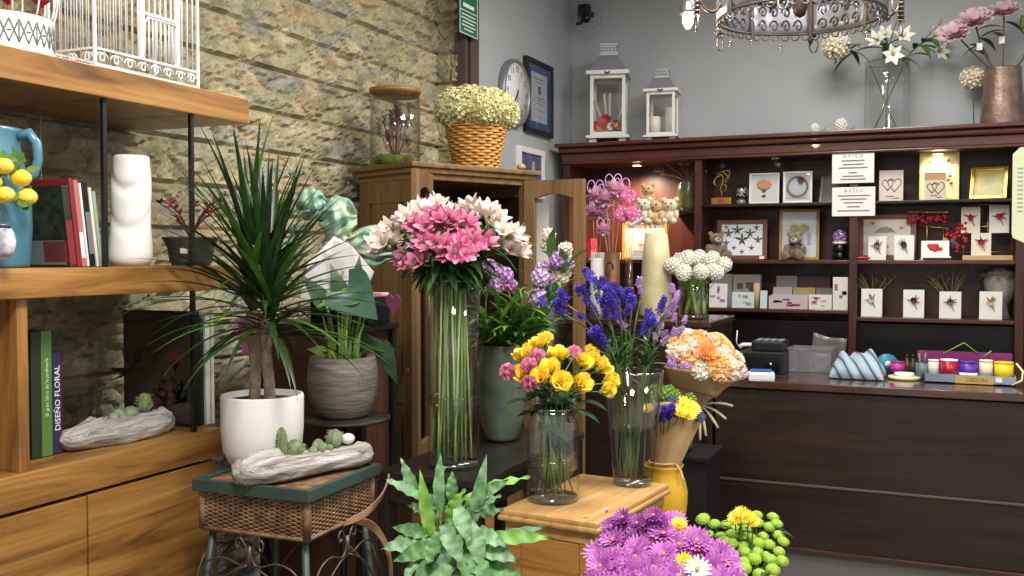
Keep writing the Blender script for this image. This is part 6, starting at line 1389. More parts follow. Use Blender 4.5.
# ------------------------------------------------------------------ on top of the bookcase
CTZ = CT+.001
def lantern(label, px, py0, w_px, Y, h_roof):
    w_px *= .88; a = PY(px-w_px/2, 140, Y); c = PY(px+w_px/2, 140, Y); w_ = c.x-a.x; zt = PY(px, py0, Y).z; H = zt-CTZ
    o = thing('lantern', label, 'lantern', ((a.x+c.x)/2, Y, CTZ), h_roof); d_ = w_*.82
    b_ = H*.58
    for sx in (-1, 1):
        for sy in (-1, 1): MB().box((sx*d_*.42, sy*d_*.42, H*.03), (d_*.22, d_*.12, H*.06), .004).build('foot', CHALK, o)
    m = MB(); m.box((0, 0, H*.06), (w_, w_, H*.03), .005); m.build('base', CHALK, o)
    pw = d_*.10; m = MB()
    for sx in (-1, 1):
        for sy in (-1, 1): m.box((sx*(d_/2-pw/2), sy*(d_/2-pw/2), H*.075+b_/2), (pw, pw, b_), .003)
    for z in (H*.075+pw/2, H*.075+b_-pw/2):
        for s in (-1, 1): m.box((0, s*(d_/2-pw/2), z), (d_-2*pw, pw*.8, pw), .002); m.box((s*(d_/2-pw/2), 0, z), (pw*.8, d_-2*pw, pw), .002)
    m.build('frame', CHALK, o)
    for k in range(4):
        M_ = Matrix.Rotation(k*PI/2, 4, 'Z'); MB().add([M_ @ V((x, -d_/2+pw*.4, z)) for x, z in ((-d_/2+pw, H*.09), (d_/2-pw, H*.09), (d_/2-pw, H*.06+b_), (-d_/2+pw, H*.06+b_))], [(0, 1, 2, 3)], False).build('glass', GLASSP, o)
    z1 = H*.075+b_; m = MB(); m.box((0, 0, z1+H*.02), (w_, w_, H*.04), .005); m.build('eaves', CHALK, o)
    z2 = z1+H*.04; z3 = z2+H*.16; m = MB(); r0, r1 = w_*.44, w_*.2
    m.add([(-r0, -r0, z2), (r0, -r0, z2), (r0, r0, z2), (-r0, r0, z2), (-r1, -r1, z3), (r1, -r1, z3), (r1, r1, z3), (-r1, r1, z3)], [(0, 1, 5, 4), (1, 2, 6, 5), (2, 3, 7, 6), (3, 0, 4, 7), (4, 5, 6, 7), (3, 2, 1, 0)], False); m.build('roof', GREYP, o)
    m = MB(); m.box((0, 0, z3+H*.012), (r1*2.1, r1*2.1, H*.025), .003); m.box((0, 0, z3+H*.06), (r1*1.9, r1*1.9, H*.07), .003); m.box((0, 0, z3+H*.105), (r1*2.1, r1*2.1, H*.02), .003); m.build('chimney', mat('lantern_pale', 'b9babb', .5), o)
    m = MB()
    for k in range(5): m.tube([V((r1*(-.8+.4*k)+.012*math.cos(t), -r1*.96, z3+H*.06+.012*math.sin(t))) for t in [2*PI*j/10 for j in range(10)]], .003, 5, True)
    m.build('pierced_trim', GREYP, o); MB().tube([(-.015, -w_/2-.002, z1+H*.02), (0, -w_/2-.012, z1+H*.0), (.015, -w_/2-.002, z1+H*.02)], .005, 6).build('latch', BLACK, o)
    return o, w_, d_, H
YLn = 6.33
o, w_, d_, H = lantern('large white wooden lantern with a dried red arrangement inside, on the bookcase', 609, 42, 46, YLn, .24)
L0 = V(o.location)+V((0, 0, H*.09))
ag = thing('dried_arrangement', 'dried red and ochre flower arrangement inside the large lantern', 'flower arrangement', L0); MB().ell((0, 0, .025), (d_*.33, d_*.33, .03), 20, 8, dis=lambda p: .2*noise.noise(p*7)).build('moss_base', mat('dried_brown', '', 0), ag)
for k, (x, z, s, mt) in enumerate(((-.07, .06, 1, 'petal_red'), (.0, .09, 1.3, 'petal_red'), (.07, .06, 1, 'dried_burgundy'), (-.03, .05, 1, 'petal_orange'), (.04, .05, .9, 'petal_ivory'), (.09, .05, .8, 'petal_orange'), (-.09, .05, .8, 'dried_brown'))):
    m = MB()
    for j in range(16): a = j*2.4; m.blade((x, -.05, z), V((math.cos(a), -.6, math.sin(a)+.3)), (0, -1, 0), .045*s, .018, .4, .9, .2, 3)
    m.build('dried_bloom', _M[mt], ag)
for k, (x, a) in enumerate(((-.05, -.35), (0, .02), (.06, .3), (-.02, -.12))): m = MB(); m.tube([(x*.6, .01, .04), (x+.16*math.sin(a), .01, .24+.04*(k % 2))], [.004, .012], 8); m.build('pampas_plume', mat('pampas', 'cbb99a', .9), ag)
o, w_, d_, H = lantern('small white wooden lantern with two candles inside, on the bookcase', 662.5, 68, 38, YLn-.02, .12)
L0 = V(o.location)+V((0, 0, H*.09+.0))
for lb, x, y, h_ in (('short cream candle inside the small lantern', -.045, -.02, .12), ('tall cream candle inside the small lantern', .045, .02, .18)):
    c = thing('candle', lb, 'candle', L0+V((x, y, .0))); MB().lathe([(.001, 0), (.036, 0), (.036, h_-.004), (.032, h_), (.02, h_-.004), (.001, h_-.006)], 24).build('wax', mat('candle_wax', 'e0d9c4', .5), c); MB().tube([(0, 0, h_-.006), (.002, 0, h_+.012)], .0015, 5).build('wick', BLACK, c)
GV2 = PY(887, 127, 6.35); GV2.z = CTZ
glass_vase('glass_vase', 'large clear cylinder vase of artificial white lilies on top of the bookcase', GV2, [(.125, 0), (.128, .012), (.128, .30), (.128, .41)], 0)
tL = (GV2-CAM).dot(FW)
LILY = MB()
for k in range(6): a = 2*PI*k/6; o_ = V((math.cos(a), math.sin(a), 0)); LILY.blade((0, 0, 0), V((0, 0, 1))+o_*.35, -o_, .13, .05, -1.2, 1.0, -.15, 7, base_w=.2)
LILY.mi = 1
for k in range(5): a = 2*PI*k/5; LILY.tube([(0, 0, .01), (.02*math.cos(a), .02*math.sin(a), .075)], .002, 4)
LILY = LILY.mesh('lily_bloom', [WHT, mat('stamen_yellow', 'b8a12c', .6)])
LBUD = MB().ell((0, 0, .035), (.012, .012, .04), 12, 8).mesh('bud', [mat('bud_green', '8d9a3c', .5)])
def lily(label, tips, rimx, dt=0, mt=STEMD):
    tip = PT(*tips[0], tL+dt); b_ = V((GV2.x+rimx*-.07, GV2.y, CTZ+.024)); rm = V((GV2.x+rimx*.1, GV2.y-.02, CTZ+.41))
    root, pts, d = cut_flower('artificial_lily', label, 'flower', None, b_, rm, tip, .0045, mt, .4)
    for k, (px, py, *rest) in enumerate(tips):
        c = PT(px, py, tL+dt-.05*k)-V(root.location); dd = (c-(rm-V(root.location))).normalized()*.6+(CAM-tip).normalized()*(.8 if not rest else .1); p0 = pts[-3-k % 2]-V(root.location)
        MB().tube(bez(p0, (p0+c)/2+V((0, 0, .02)), c-dd.normalized()*.01, 4), .003, 5).build('pedicel', STEMD, root); inst('bloom' if not rest else 'bud', LILY if not rest else LBUD, root, c, track(dd if not rest else dd+V((0, 0, .6)), k), .68)
    for k in range(9): side_leaf(root, LF_D if k % 2 else LF_S, pts[-2-k % 6], U(0, 6.28), U(-.2, .7), U(1.0, 1.6))
lily('artificial lily stem with upright white blooms and buds in the middle of the large vase', [(886, 38), (878, 42), (902, 38), (897, 20, 1), (865, 36, 1), (893, 55)], .1)
lily('artificial lily stem with star-shaped white blooms leaning to the copper vase', [(933, 38), (936, 52), (938, 26, 1)], 1.0, -.02)
rt_, pts, d = cut_flower('artificial_hydrangea', 'artificial cream bloom with green leaves leaning out of the large vase', 'flower', None, V((GV2.x+.05, GV2.y, CTZ+.024)), V((GV2.x-.1, GV2.y-.03, CTZ+.41)), PT(836, 48, tL), .004, STEMD, .4)
inst('bloom', ball_mesh(mat('petal_cream', 'd9cdb0', .6, c2='e9e1cc', sc=30), .07, 90, .035, .022, .9, 'cream_head'), rt_, PT(836, 46, tL)-V(rt_.location), None, 1)
for k in range(9): side_leaf(rt_, LF_S if k % 2 else LF_D, pts[-1-k % 4], U(0, 6.28), U(-.4, .6), U(1.0, 1.5))
CVp = PY(1002, 122, 6.33); CVp.z = CTZ; tC2 = (CVp-CAM).dot(FW)
cvp = thing('copper_vase', 'hammered copper vase of artificial pink peonies on top of the bookcase', 'vase', CVp); rC = .112
MB().lathe([(.001, 0), (rC*1.02, 0), (rC*1.03, .01), (rC*.93, .18), (rC*.85, .32), (rC*.86, .328), (rC*.8, .328), (rC*.78, .3), (.001, .25)], 48, dis=lambda a, z: .006*math.sin(20*a+z*40)*math.sin(z*90)).build('vase_body', mat('copper', '6f5a4e', .42, .6, c2='967e70', sc=14, bmp=.3, bsc=60), cvp)
PEO = MB()
for ring, (n_, tl, L, W) in enumerate(((5, 1.6, .05, .04), (7, .9, .07, .05), (8, .4, .09, .06), (9, .12, .105, .065))):
    for k in range(n_): a = 2*PI*k/n_+ring*.5; o_ = V((math.cos(a), math.sin(a), 0)); PEO.blade(o_*.004, o_+V((0, 0, tl)), (0, 0, 1), L, W, .35-.5*(ring < 2), 1.2, .3, 5, base_w=.4, tip=.45)
PEO = PEO.mesh('peony_bloom', [mat('petal_dusty_pink', 'c99db0', .6, c2='e0c3cd', sc=12, trans=.1)])
for lb, px, py, rx, tagc, s_ in (('artificial pink peony facing the room at the top of the copper vase', 975, 22, -.05, 1, 1.0), ('artificial blush peony drooping behind the front peony', 956, 34, -.07, 0, .9), ('artificial pink peony on the tall stem above the copper vase', 1004, 13, .0, 1, .9)):
    tip = PT(px, py, tC2-.03*tagc); rt_, pts, d = cut_flower('artificial_peony', lb, 'flower', None, V((CVp.x, CVp.y, CTZ+.26)), V((CVp.x+rx, CVp.y-.02, CTZ+.33)), tip, .005, mat('stem_brown', '5a4a40', .6), .4)
    inst('bloom', PEO, rt_, tip-V(rt_.location), track(d*.4+(CAM-tip).normalized()*.7+V((0, 0, .5)), 1), s_)
    for k in range(3): side_leaf(rt_, LF_D, pts[-2-k], U(0, 6.28), U(-.3, .5), 1.5)
    if tagc: MB().box(pts[-4]-V(rt_.location)+V((-.01, -.02, -.01)), (.03, .003, .04)).build('paper_tag', PAPER, rt_)
rt_, pts, d = cut_flower('artificial_bud_stem', 'bare brown bud stem leaning outwards in the copper vase', 'flower', None, V((CVp.x, CVp.y, CTZ+.26)), V((CVp.x+.07, CVp.y-.02, CTZ+.33)), PT(1024, 26, tC2), .006, mat('stem_brown', '', 0), .4); inst('bud', LBUD, rt_, PT(1022, 28, tC2)-V(rt_.location), None, 1)
wp_ = PY(974, 123, 6.42); wp_.z = CTZ
rt_ = thing('artificial_rose', 'cream artificial rose stem standing behind the copper vase', 'flower', wp_); tip = PT(973, 78, (wp_-CAM).dot(FW))-wp_; MB().tube([(0.0, 0, 0), tip], .004, 6).build('stem', STEMD, rt_); inst('bloom', ball_mesh(mat('petal_cream', '', 0), .06, 80, .03, .022, .9, 'cream_head'), rt_, tip)
for lb, px, w in (('small white flower head lying on the bookcase top under the lilies', 842, .04), ('little pale flower head lying on the bookcase top far from the lilies', 816, .03)):
    c = PY(px, 129, 6.3); rt_ = thing('loose_flower_head', lb, 'flower', (c.x, 6.25, CTZ)); inst('bloom', HYA, rt_, (0, 0, w), None, w/.045); inst('leaf', LF_A, rt_, (w, 0, .012), track((1, -.3, .2)), .5)
# ------------------------------------------------------------------ chandelier
CC = PT(800, 12, 4.0); CC.z = PT(800, 18, 4.0).z; CX, CY, CZ = CC
ch_ = thing('chandelier', 'ornate pewter chandelier with pierced scroll band, hooks and candle bulbs', 'chandelier', (CX, CY, CZ))
PEW = mat('pewter', '8a8684', .35, .8, c2='a8a3a0', sc=12); BRZ = mat('old_bronze', '57463c', .45, .7)
Rb = .325; nb = 8; hb2 = .14
PEWD = mat('pewter_dark', '5d5858', .45, .5)
PW2 = mat('pewter_light', 'a9aab0', .4, .7)
for k in range(nb):
    a0 = 2*PI*k/nb; a1 = 2*PI*(k+1)/nb; m = MB()
    def bp_(u, v, a0=a0, a1=a1): a = a0+(a1-a0)*u; return V((Rb*math.cos(a), Rb*math.sin(a), v))
    for c_, r_0, tw in ((.2, .036, 1), (.4, .036, -1), (.6, .036, 1), (.8, .036, -1)):
        for zc in (.04, .10):
            m.tube([bp_(c_+tw*r*math.cos(t)*.0+ (r*math.cos(t))*2.6, zc+r*math.sin(t)) for t, r in [(j*.55, .030-.0018*j) for j in range(15)]], .0042, 5)
    m.tube([bp_(u/12, hb2) for u in range(13)], .007, 6); m.tube([bp_(u/12, .004) for u in range(13)], .006, 6)
    for j in range(6): m.tube([bp_((j+.5)/6+.06*math.cos(t), -.008+.014*math.sin(t)) for t in [2*PI*i/10 for i in range(10)]], .0035, 5, True)
    m.build('scrollwork', PEWD, ch_); m = MB(); m.sheet(lambda u, v: bp_(u, .002+.135*v)*1.012-V((0, 0, 0)), 8, 3, True, .001)
    m.build('pierced_panel', PW2, ch_); MB().bar(bp_(0, -.012), bp_(0, hb2+.01), .016, .014, .002).build('rib', BRZ, ch_)
    if k % 2 == 0: MB().tube([bp_(0, -.01), bp_(0, -.03), bp_(0, -.034)*1.03, bp_(0, -.045)], [.006, .012, .008, .003], 8).build('finial', BRZ, ch_)
for k in range(6):
    a = 2*PI*k/6+.52; o_ = V((math.cos(a), math.sin(a), 0)); Z = lambda z: V((0, 0, z)); m = MB()
    m.tube(bez(o_*Rb+Z(.06), o_*(Rb+.02)+Z(-.01), o_*(Rb+.07)+Z(.03), 6)+bez(o_*(Rb+.07)+Z(.03), o_*(Rb+.1)+Z(.06), o_*(Rb+.10)+Z(.22), 6)[1:], .007, 8)
    m.tube([o_*(Rb+.10)+Z(.0), o_*(Rb+.10)+Z(.26)], [.011]*2, 8); m.build('arm', BRZ, ch_)
    m = MB()
    for j in range(14): m.tube([o_*(Rb+.10)+V((.012*math.cos(t), .012*math.sin(t), .0+.018*j)) for t in [2*PI*i/8 for i in range(8)]], .0035, 5, True)
    m.build('twisted_column', PEW, ch_); s_ = V((-o_.y, o_.x, 0)); MB().tube([o_*(Rb+.10)+s_*.018*math.sin(t)+Z(-.03-.03*math.cos(t)) for t in [PI*.06+i*(2*PI-PI*.12)/16 for i in range(17)]], .0045, 6).build('hook_loop', PEW, ch_)
    MB().lathe([(.001, .26), (.035, .26), (.04, .275), (.02, .28), (.014, .33), (.001, .33)], 16, c=o_*(Rb+.10)).build('candle_cup', PEW, ch_)
MB().lathe([(.001, -.06), (.02, -.05), (.03, -.02), (.02, .05), (.04, .12), (.03, .3), (.015, .5), (.001, .5)], 20, c=(0, 0, .06)).build('centre_stem', BRZ, ch_)
for k in range(6): a = 2*PI*k/6; MB().bar((.02*math.cos(a), .02*math.sin(a), .12), (Rb*math.cos(a), Rb*math.sin(a), .12), .012, .012).build('spoke', BRZ, ch_)
MB().tube([(0, 0, .5), (0, 0, ZC-CZ)], .008, 8).build('chain', BRZ, ch_)
for k in range(16): a = 2*PI*k/16; MB().ell((Rb*1.02*math.cos(a), Rb*1.02*math.sin(a), -.03-.02*(k % 2)), (.009, .009, .015), 8, 6).build('crystal_drop', glass('crystal', (.95, .95, .95), (.6, .6, .65), 1.2), ch_)
bp0 = PT(688, 14, 4.1); hb3 = thing('pendant_bulb', 'lit pendant bulb in a small pewter filigree cap beside the chandelier', 'pendant lamp', bp0)
MB().lathe([(.001, .06), (.018, .06), (.03, .04), (.034, .012), (.036, .0), (.03, .012), (.001, .03)], 16, dis=lambda a, z: .06*math.sin(8*a)).build('cap', PEW, hb3)
MB().lathe([(.001, -.062), (.010, -.058), (.022, -.035), (.022, -.015), (.012, .02), (.001, .025)], 20).build('bulb', emit('warm_bulb', 'ffe0b0', 14), hb3); MB().tube([(0, 0, .06), (0, 0, ZC-bp0.z)], .003, 6).build('cord', BRZ, hb3)
pl_ = bpy.data.lights.new('pendant_glow', 'POINT'); pl_.energy = 5; pl_.color = (1, .8, .55); pl_.shadow_soft_size = .03; po = bpy.data.objects.new('pendant_glow', pl_); COL.objects.link(po); po.location = bp0-V((0, 0, .1))
# ------------------------------------------------------------------ on the cabinet behind the statice: cone vase, picks, bamboo
CBZ = 1.221; YP = 5.12
def cab(px, Y=YP): c = PY(px, 320, Y); return V((c.x, Y, CBZ))
cvv = thing('cone_vase', 'tall pale yellow cone vase narrowing to the top on the dark cabinet', 'vase', cab(656, 5.2)); hcv = PY(656, 233, 5.2).z-CBZ
MB().lathe([(.001, 0), (.085, 0), (.09, .02), (.088, .1), (.075, .3), (.06, hcv), (.05, hcv), (.06, .3), (.001, .28)], 40).build('vase_body', mat('pale_yellow_ceramic', 'bfb384', .5, c2='cfc59a', sc=14), cvv)
TB = mat('plush_tan', 'b58d5c', .95, c2='d2b083', sc=40, bmp=1, bsc=160, sheen=.4); TBL = mat('plush_cream', 'd4c19d', .95, c2='e4d6b8', sc=40, bmp=1, bsc=160, sheen=.4)
for lb, px, py, mt, s_ in (('tan plush bear pick, upper one above the cone vase', 648, 195, TB, .85), ('cream plush bear pick nearest the pink heart picks', 644, 211, TBL, 1.0), ('golden plush bear pick in the middle of the cone vase', 655, 212, TB, 1.0), ('pale cream plush bear pick facing the green vase', 670, 211, TBL, 1.0)):
    c = PT(px, py, (cab(656, 5.2)-CAM).dot(FW)-.02*(s_ == 1)); o = thing('bear_pick', lb, 'plush pick', (cab(656, 5.2).x+(c.x-cab(656, 5.2).x)*.3, 5.2, CBZ+.29)); L_ = c-V(o.location)
    m = MB(); m.ell(L_+V((0, 0, .03))*s_, V((.04, .035, .035))*s_, 16, 10); m.ell(L_+V((0, 0, -.028))*s_, V((.036, .03, .036))*s_, 16, 10)
    for k in (-1, 1): m.ell(L_+V((k*.033, 0, .06))*s_, V((.015, .01, .015))*s_, 10, 8); m.ell(L_+V((k*.036, -.012, -.02))*s_, V((.015, .015, .026))*s_, 10, 8); m.ell(L_+V((k*.024, -.022, -.054))*s_, V((.019, .022, .017))*s_, 10, 8)
    m.build('plush_body', mt, o); m = MB(); [m.ell(L_+V(p)*s_, .005*s_, 8, 6) for p in ((0, -.042, .022), (-.015, -.032, .04), (.015, -.032, .04))]; m.build('face', BLACK, o); MB().tube([(0, 0, 0), L_-V((0, 0, .05))], .0025, 5).build('stick', mat('stick_wood', 'b99a6a', .7), o)
bm_ = thing('bamboo_holder', 'bamboo tube holder carved with a ring beside the cone vase', 'holder', cab(612, 5.08)); hbm = PY(612, 252, 5.08).z-CBZ
MB().lathe([(.001, 0), (.042, 0), (.043, .01), (.041, hbm*.5), (.044, hbm*.52), (.041, hbm*.54), (.041, hbm), (.034, hbm), (.034, hbm*.6), (.001, hbm*.6)], 28).build('tube', mat('bamboo', '5a3719', .5, c2='7d5228', sc=12), bm_); MB().tube([(.02*math.cos(t), -.043, hbm*.75+.035*math.sin(t)) for t in [2*PI*k/14 for k in range(11)]], .004, 6).build('carved_ring', mat('carved_dark', '3a2414', .6), bm_)
gh = thing('pick_holder', 'dark brown glass bottle holding pink heart picks', 'bottle', cab(629, 5.05)); hgh = PY(629, 262, 5.05).z-CBZ; MB().lathe([(.001, 0), (.035, 0), (.036, .1), (.02, .17), (.018, hgh), (.013, hgh), (.014, .17), (.001, .1)], 24).build('bottle_body', mat('brown_bottle', '3c2419', .2), gh); MB().tube([(.02*math.cos(t), .02*math.sin(t), .16) for t in [2*PI*k/14 for k in range(14)]], .004, 6, True).build('raffia_tie', KRAFT, gh)
wv = thing('pick_vase', 'slim white ceramic holder of feather butterfly picks', 'holder', cab(598, 5.1)); hwv = PY(598, 258, 5.1).z-CBZ; MB().lathe([(.001, 0), (.04, 0), (.045, .1), (.04, hwv), (.034, hwv), (.038, .1), (.001, .08)], 28).build('holder_body', PAPER, wv)
FEA = mat('feather_pink', 'edb4cf', .8, c2='f7d6e4', sc=30, trans=.2); FEAL = mat('ribbon_mauve', 'c98bc8', .5, c2='dcb0da', sc=20)
def feather_pick(lb, px, py, src, Y0, s_=1.0, low=0):
    base = V((src.x, src.y, CBZ+.21)); c = PT(px, py, (src-CAM).dot(FW)+U(-.04, .04)); o = thing('feather_pick', lb, 'decorative pick', base, 0, 'pink feather picks'); L_ = c-base; MB().tube([(0, 0, 0), L_], .0022, 5).build('stick', mat('stick_wood', '', 0), o)
    qq = random.Random(int(px*7+py)); m = MB()
    for k in range(80): z = qq.uniform(-.9, 1); a = qq.uniform(0, 6.28); e = math.sqrt(1-z*z); m.blade(L_, V((e*math.cos(a), e*math.sin(a), z*.9)), (0, 0, 1), .07*s_*qq.uniform(.7, 1), .03*s_, .5, .8, .2, 3)
    m.build('feather_puff', FEA, o); m = MB()
    for k in (-1, 1):
        for j in range(1): cc_ = L_+V((k*.024*s_, -.01, .05*s_)); m.tube([cc_+V((k*(.022-.006*j)*s_*math.cos(t), -.01*j, (.034-.01*j)*s_*math.sin(t))) for t in [2*PI*i/14 for i in range(14)]], .003*s_, 6, True)
    m.build('ribbon_loops', FEAL, o)
for px, py, sr in ((596, 196, wv), (606, 200, bm_), (614, 190, bm_), (622, 194, bm_), (592, 212, wv), (602, 214, wv)): feather_pick('pink feather pick with mauve ribbon loops', px, py, V(sr.location), 0)
feather_pick('low pink feather pick just above the bamboo holder', 604, 230, V(bm_.location), 0, .75)
for k, (lb, px, py, rz_) in enumerate((('deep pink diamond-patterned foil pick', 629, 196, .78), ('deep pink foil heart pick beside the plush bears', 622, 214, .5), ('deep pink foil cone pick tilted over the dark bottle', 634, 214, 1.0))):
    src = V(gh.location); base = V((src.x, src.y, CBZ+.18)); c = PT(px, py, (src-CAM).dot(FW)-.03*k); o = thing('foil_pick', lb, 'decorative pick', base); L_ = c-base; MB().tube([(0, 0, 0), L_], .0022, 5).build('stick', mat('stick_wood', '', 0), o)
    s_ = .062; M_ = Matrix.Translation(L_) @ Matrix.Rotation(YAW, 4, 'Z') @ Matrix.Rotation(rz_, 4, 'Y')
    m = MB(); m.box((0, 0, 0), (s_*1.25, .014, s_*1.25), .006); m.v = [M_ @ p for p in m.v]; m.build('foil_body', mat('foil_pink', 'b03d72', .35, .2, c2='cf6a98', sc=30), o)
    m = MB(); [m.ell((x*s_, -.008, z*s_), (.006, .002, .006), 8, 6) for x, z in ((-.3, .3), (.3, .3), (0, 0), (-.3, -.3), (.3, -.3), (0, .45), (.45, 0))]; m.v = [M_ @ p for p in m.v]; m.build('silver_dots', mat('foil_light', 'e0aac4', .3), o)
    if k == 2: m = MB(); m.box((.7*s_, 0, -.2*s_), (.02, .02, s_*1.3), .004); m.v = [M_ @ p for p in m.v]; m.build('silver_strip', mat('foil_silver', 'b9c0c4', .2, .8), o)
for k, px in enumerate((634, 640)):
    pass
# ------------------------------------------------------------------ things on the counter
CZ_ = HC+.001
def onct(px, py): return PZ(px, py, HC)
c = onct(761, 380); c.z = CZ_; o = thing('card_terminal', 'white card terminal with a blue top lying on the counter edge', 'card terminal', c, .25)
MB().box((0, 0, .018), (.125, .085, .045), .012).build('terminal_body', mat('terminal_white', 'd9dade', .4), o); MB().box((.0, .0, .047), (.10, .06, .006), .002).build('blue_top', mat('terminal_blue', '2f62a8', .4), o); MB().lathe([(.001, -.01), (.016, -.01), (.016, .02), (.001, .02)], 16, c=(-.075, 0, .018)).build('paper_roll', PAPER, o); MB().box((.005, -.036, .03), (.08, .006, .012), .001).build('display', mat('terminal_grey', 'a3a6ab', .3), o)
c = PY(767, 366, 5.31); c.z = CZ_; o = thing('cash_drawer', 'black cash drawer with a key lock on the counter', 'cash drawer', c, -.02); w_ = PY(790, 360, 5.28).x-PY(746, 360, 5.28).x
MB().box((0, 0, .055), (w_, .34, .11), .005).build('drawer_case', BLACK, o); MB().box((0, -.172, .05), (w_-.03, .008, .075), .002).build('drawer_front', BLACKG, o); MB().lathe([(.001, 0), (.008, 0), (.008, .006), (.001, .006)], 12, M=Mloc((w_*.22, -.176, .05), rx=PI/2)).build('lock', CHROME, o)
o = thing('receipt_printer', 'black receipt keypad with grey keys on top of the cash drawer', 'keypad', (c.x+.02, 5.29, CZ_+.111)); MB().box((0, 0, .025), (w_*.72, .2, .05), .008).build('case', BLACK, o); m = MB()
for i in range(4):
    for j in range(3): m.box((-.05+.036*i, -.06+.04*j, .053), (.026, .026, .007), .002)
m.build('keys', mat('key_grey', '77777a', .5), o)
o = thing('telephone_handset', 'white handset lying on the corner of the cash drawer', 'handset', (c.x-w_*.36, 5.24, CZ_+.111), .2); m = MB(); m.tube([(-.05, 0, .012), (-.03, 0, .026), (.03, 0, .026), (.05, 0, .012)], [.014, .011, .011, .014], 10); m.build('handset_body', mat('terminal_white', '', 0), o); MB().tube([(-.05, 0, .012), (-.065, -.02, .04), (-.06, -.01, .1)], .003, 6).build('cord', PAPER, o)
c = PY(812, 370, 5.38); c.z = CZ_; w_ = PY(834, 360, 5.38).x-PY(791, 360, 5.38).x; hh = PY(812, 347, 5.38).z-CZ_
SMOKY, nt, out = nmat('smoky_plastic'); b = N(nt, 'ShaderNodeBsdfPrincipled', Roughness=.35); b.inputs['Base Color'].default_value = lin('8d8c90'); b.inputs['Alpha'].default_value = .5; nt.links.new(b.outputs[0], out.inputs[0])
o = thing('storage_bin', 'smoky grey plastic bin on the counter beside the striped cloth', 'bin', c, -.05); m = MB()
for y in (-.075, .075): m.box((0, y, hh/2), (w_, .004, hh), .001)
for x in (-w_/2+.002, w_/2-.002): m.box((x, 0, hh/2), (.004, .146, hh), .001)
m.box((0, 0, .003), (w_-.008, .146, .006)); m.box((0, -.08, hh-.004), (w_+.008, .006, .01), .001); m.build('bin_body', SMOKY, o)
for nm_, lb, x, mt, h_, r in (('can', 'burgundy can inside the smoky grey bin', -.045, mat('can_burgundy', '5c2a2c', .4), .10, .033), ('sticker_box', 'small white and pink sticker box inside the smoky grey bin', .05, mat('sticker_white', 'cfc3c4', .5), .08, .03)):
    oo = thing(nm_, lb, nm_.replace('_', ' '), (c.x+x, c.y-.02, CZ_+.008))
    if nm_ == 'can': MB().lathe([(.001, 0), (r, 0), (r, h_-.006), (r*.93, h_), (.001, h_-.004)], 24).build('can_body', mt, oo); MB().lathe([(.001, h_), (r*.8, h_), (r*.8, h_+.004), (.001, h_+.004)], 20).build('can_lid', PAPER, oo)
    else: MB().box((0, 0, h_/2), (.06, .04, h_), .002).build('box_body', mt, oo); MB().box((0, -.0205, h_*.65), (.045, .001, .025)).build('sticker', DP, oo)
o = thing('paper_bag', 'flat grey plastic-wrapped packet leaning over the bin', 'packet', (c.x+.06, c.y+.083, CZ_)); m = MB(); m.sheet(lambda u, v: ((u-.5)*.17+.02*v, .01*v+.01*math.sin(5*u), .0+v*(.19-.03*u)+.006*math.sin(6*u+2*v)*v), 8, 8, True, .004); m.build('packet_body', mat('packet_grey', '5a5958', .3), o)
# striped cloth heap
x0 = onct(835, 372).x; x1 = onct(889, 372).x; cx_ = (x0+x1)/2; W_ = x1-x0
o = thing('striped_cloth', 'crumpled light blue cloth with dark stripes heaped on the counter', 'cloth', (cx_, 5.22, CZ_)); CLO, nt, out = nmat('striped_cloth'); b = N(nt, 'ShaderNodeBsdfPrincipled', Roughness=.9)
wv_ = N(nt, 'ShaderNodeTexWave', Scale=11, Distortion=1.2); wv_.bands_direction = 'DIAGONAL'; nt.links.new(coords(nt, (1.0, .3, .5)), wv_.inputs['Vector']); nt.links.new(ramp(nt, wv_.outputs['Fac'], [(.06, '49545e'), (.16, '8ba0ac'), (1, '9fb3bd')]), b.inputs['Base Color']); nt.links.new(b.outputs[0], out.inputs[0])
def cloth(u, v):
    x = (u-.5)*W_; y = (v-.5)*.3; e = max(0, 1-abs(2*u-1)**2.4)**.6*max(0, 1-abs(2*v-1)**2.6)**.6
    return V((x, y, .004+e*(.12+.02*math.sin(9*u+2*v)+.012*math.sin(21*u+8*v)+.014*noise.noise(V((u*5, v*5, 2))))*(1.08-.2*u)))
m = MB(); m.sheet(cloth, 40, 26, True, .003); m.build('cloth', CLO, o)
def spool(name, label, px0, y0_, px1, y1_, z, Y, fl, wd, two=None):
    o, w_, h_ = stand(name, label, 'ribbon', px0, y0_, px1, y1_, z, Y=Y); r = w_/2; MB().lathe([(.001, 0), (r, 0), (r, h_*.08), (r*.93, h_*.08), (r*.93, h_*.92), (r, h_*.92), (r, h_), (r*.35, h_), (r*.35, h_*.9), (.001, h_*.9)], 28).build('reel', fl, o)
    MB().lathe([(r*.9, h_*.1), (r*.985, h_*.1), (r*.985, h_*.9), (r*.9, h_*.9)], 28).build('ribbon', wd, o)
    if two: MB().lathe([(r*.9, 0), (r*.99, 0), (r*.99, h_*.42), (r*.9, h_*.42)], 28).build('paper_band', two, o)
    return o
o, w_, h_ = stand('ribbon_roll', 'teal ribbon disc standing on edge behind the striped cloth', 'ribbon', 880, 346, 894, 362, CZ_, Y=5.40); MB().lathe([(.001, -.016), (.05, -.016), (.05, .016), (.001, .016)], 28, M=Mloc((0, 0, .0505), rx=PI/2, rz=.4)).build('ribbon', mat('ribbon_teal', '1f7f92', .4), o); MB().lathe([(.001, -.018), (.016, -.018), (.016, .018), (.001, .018)], 16, M=Mloc((0, 0, .0505), rx=PI/2, rz=.4)).build('core', PAPER, o)
spool('ribbon_spool', 'magenta ribbon spool beside the teal disc', 890, 354, 905, 368, CZ_, 5.34, mat('reel_magenta', '96286f', .4), mat('ribbon_magenta', 'a82f83', .4))
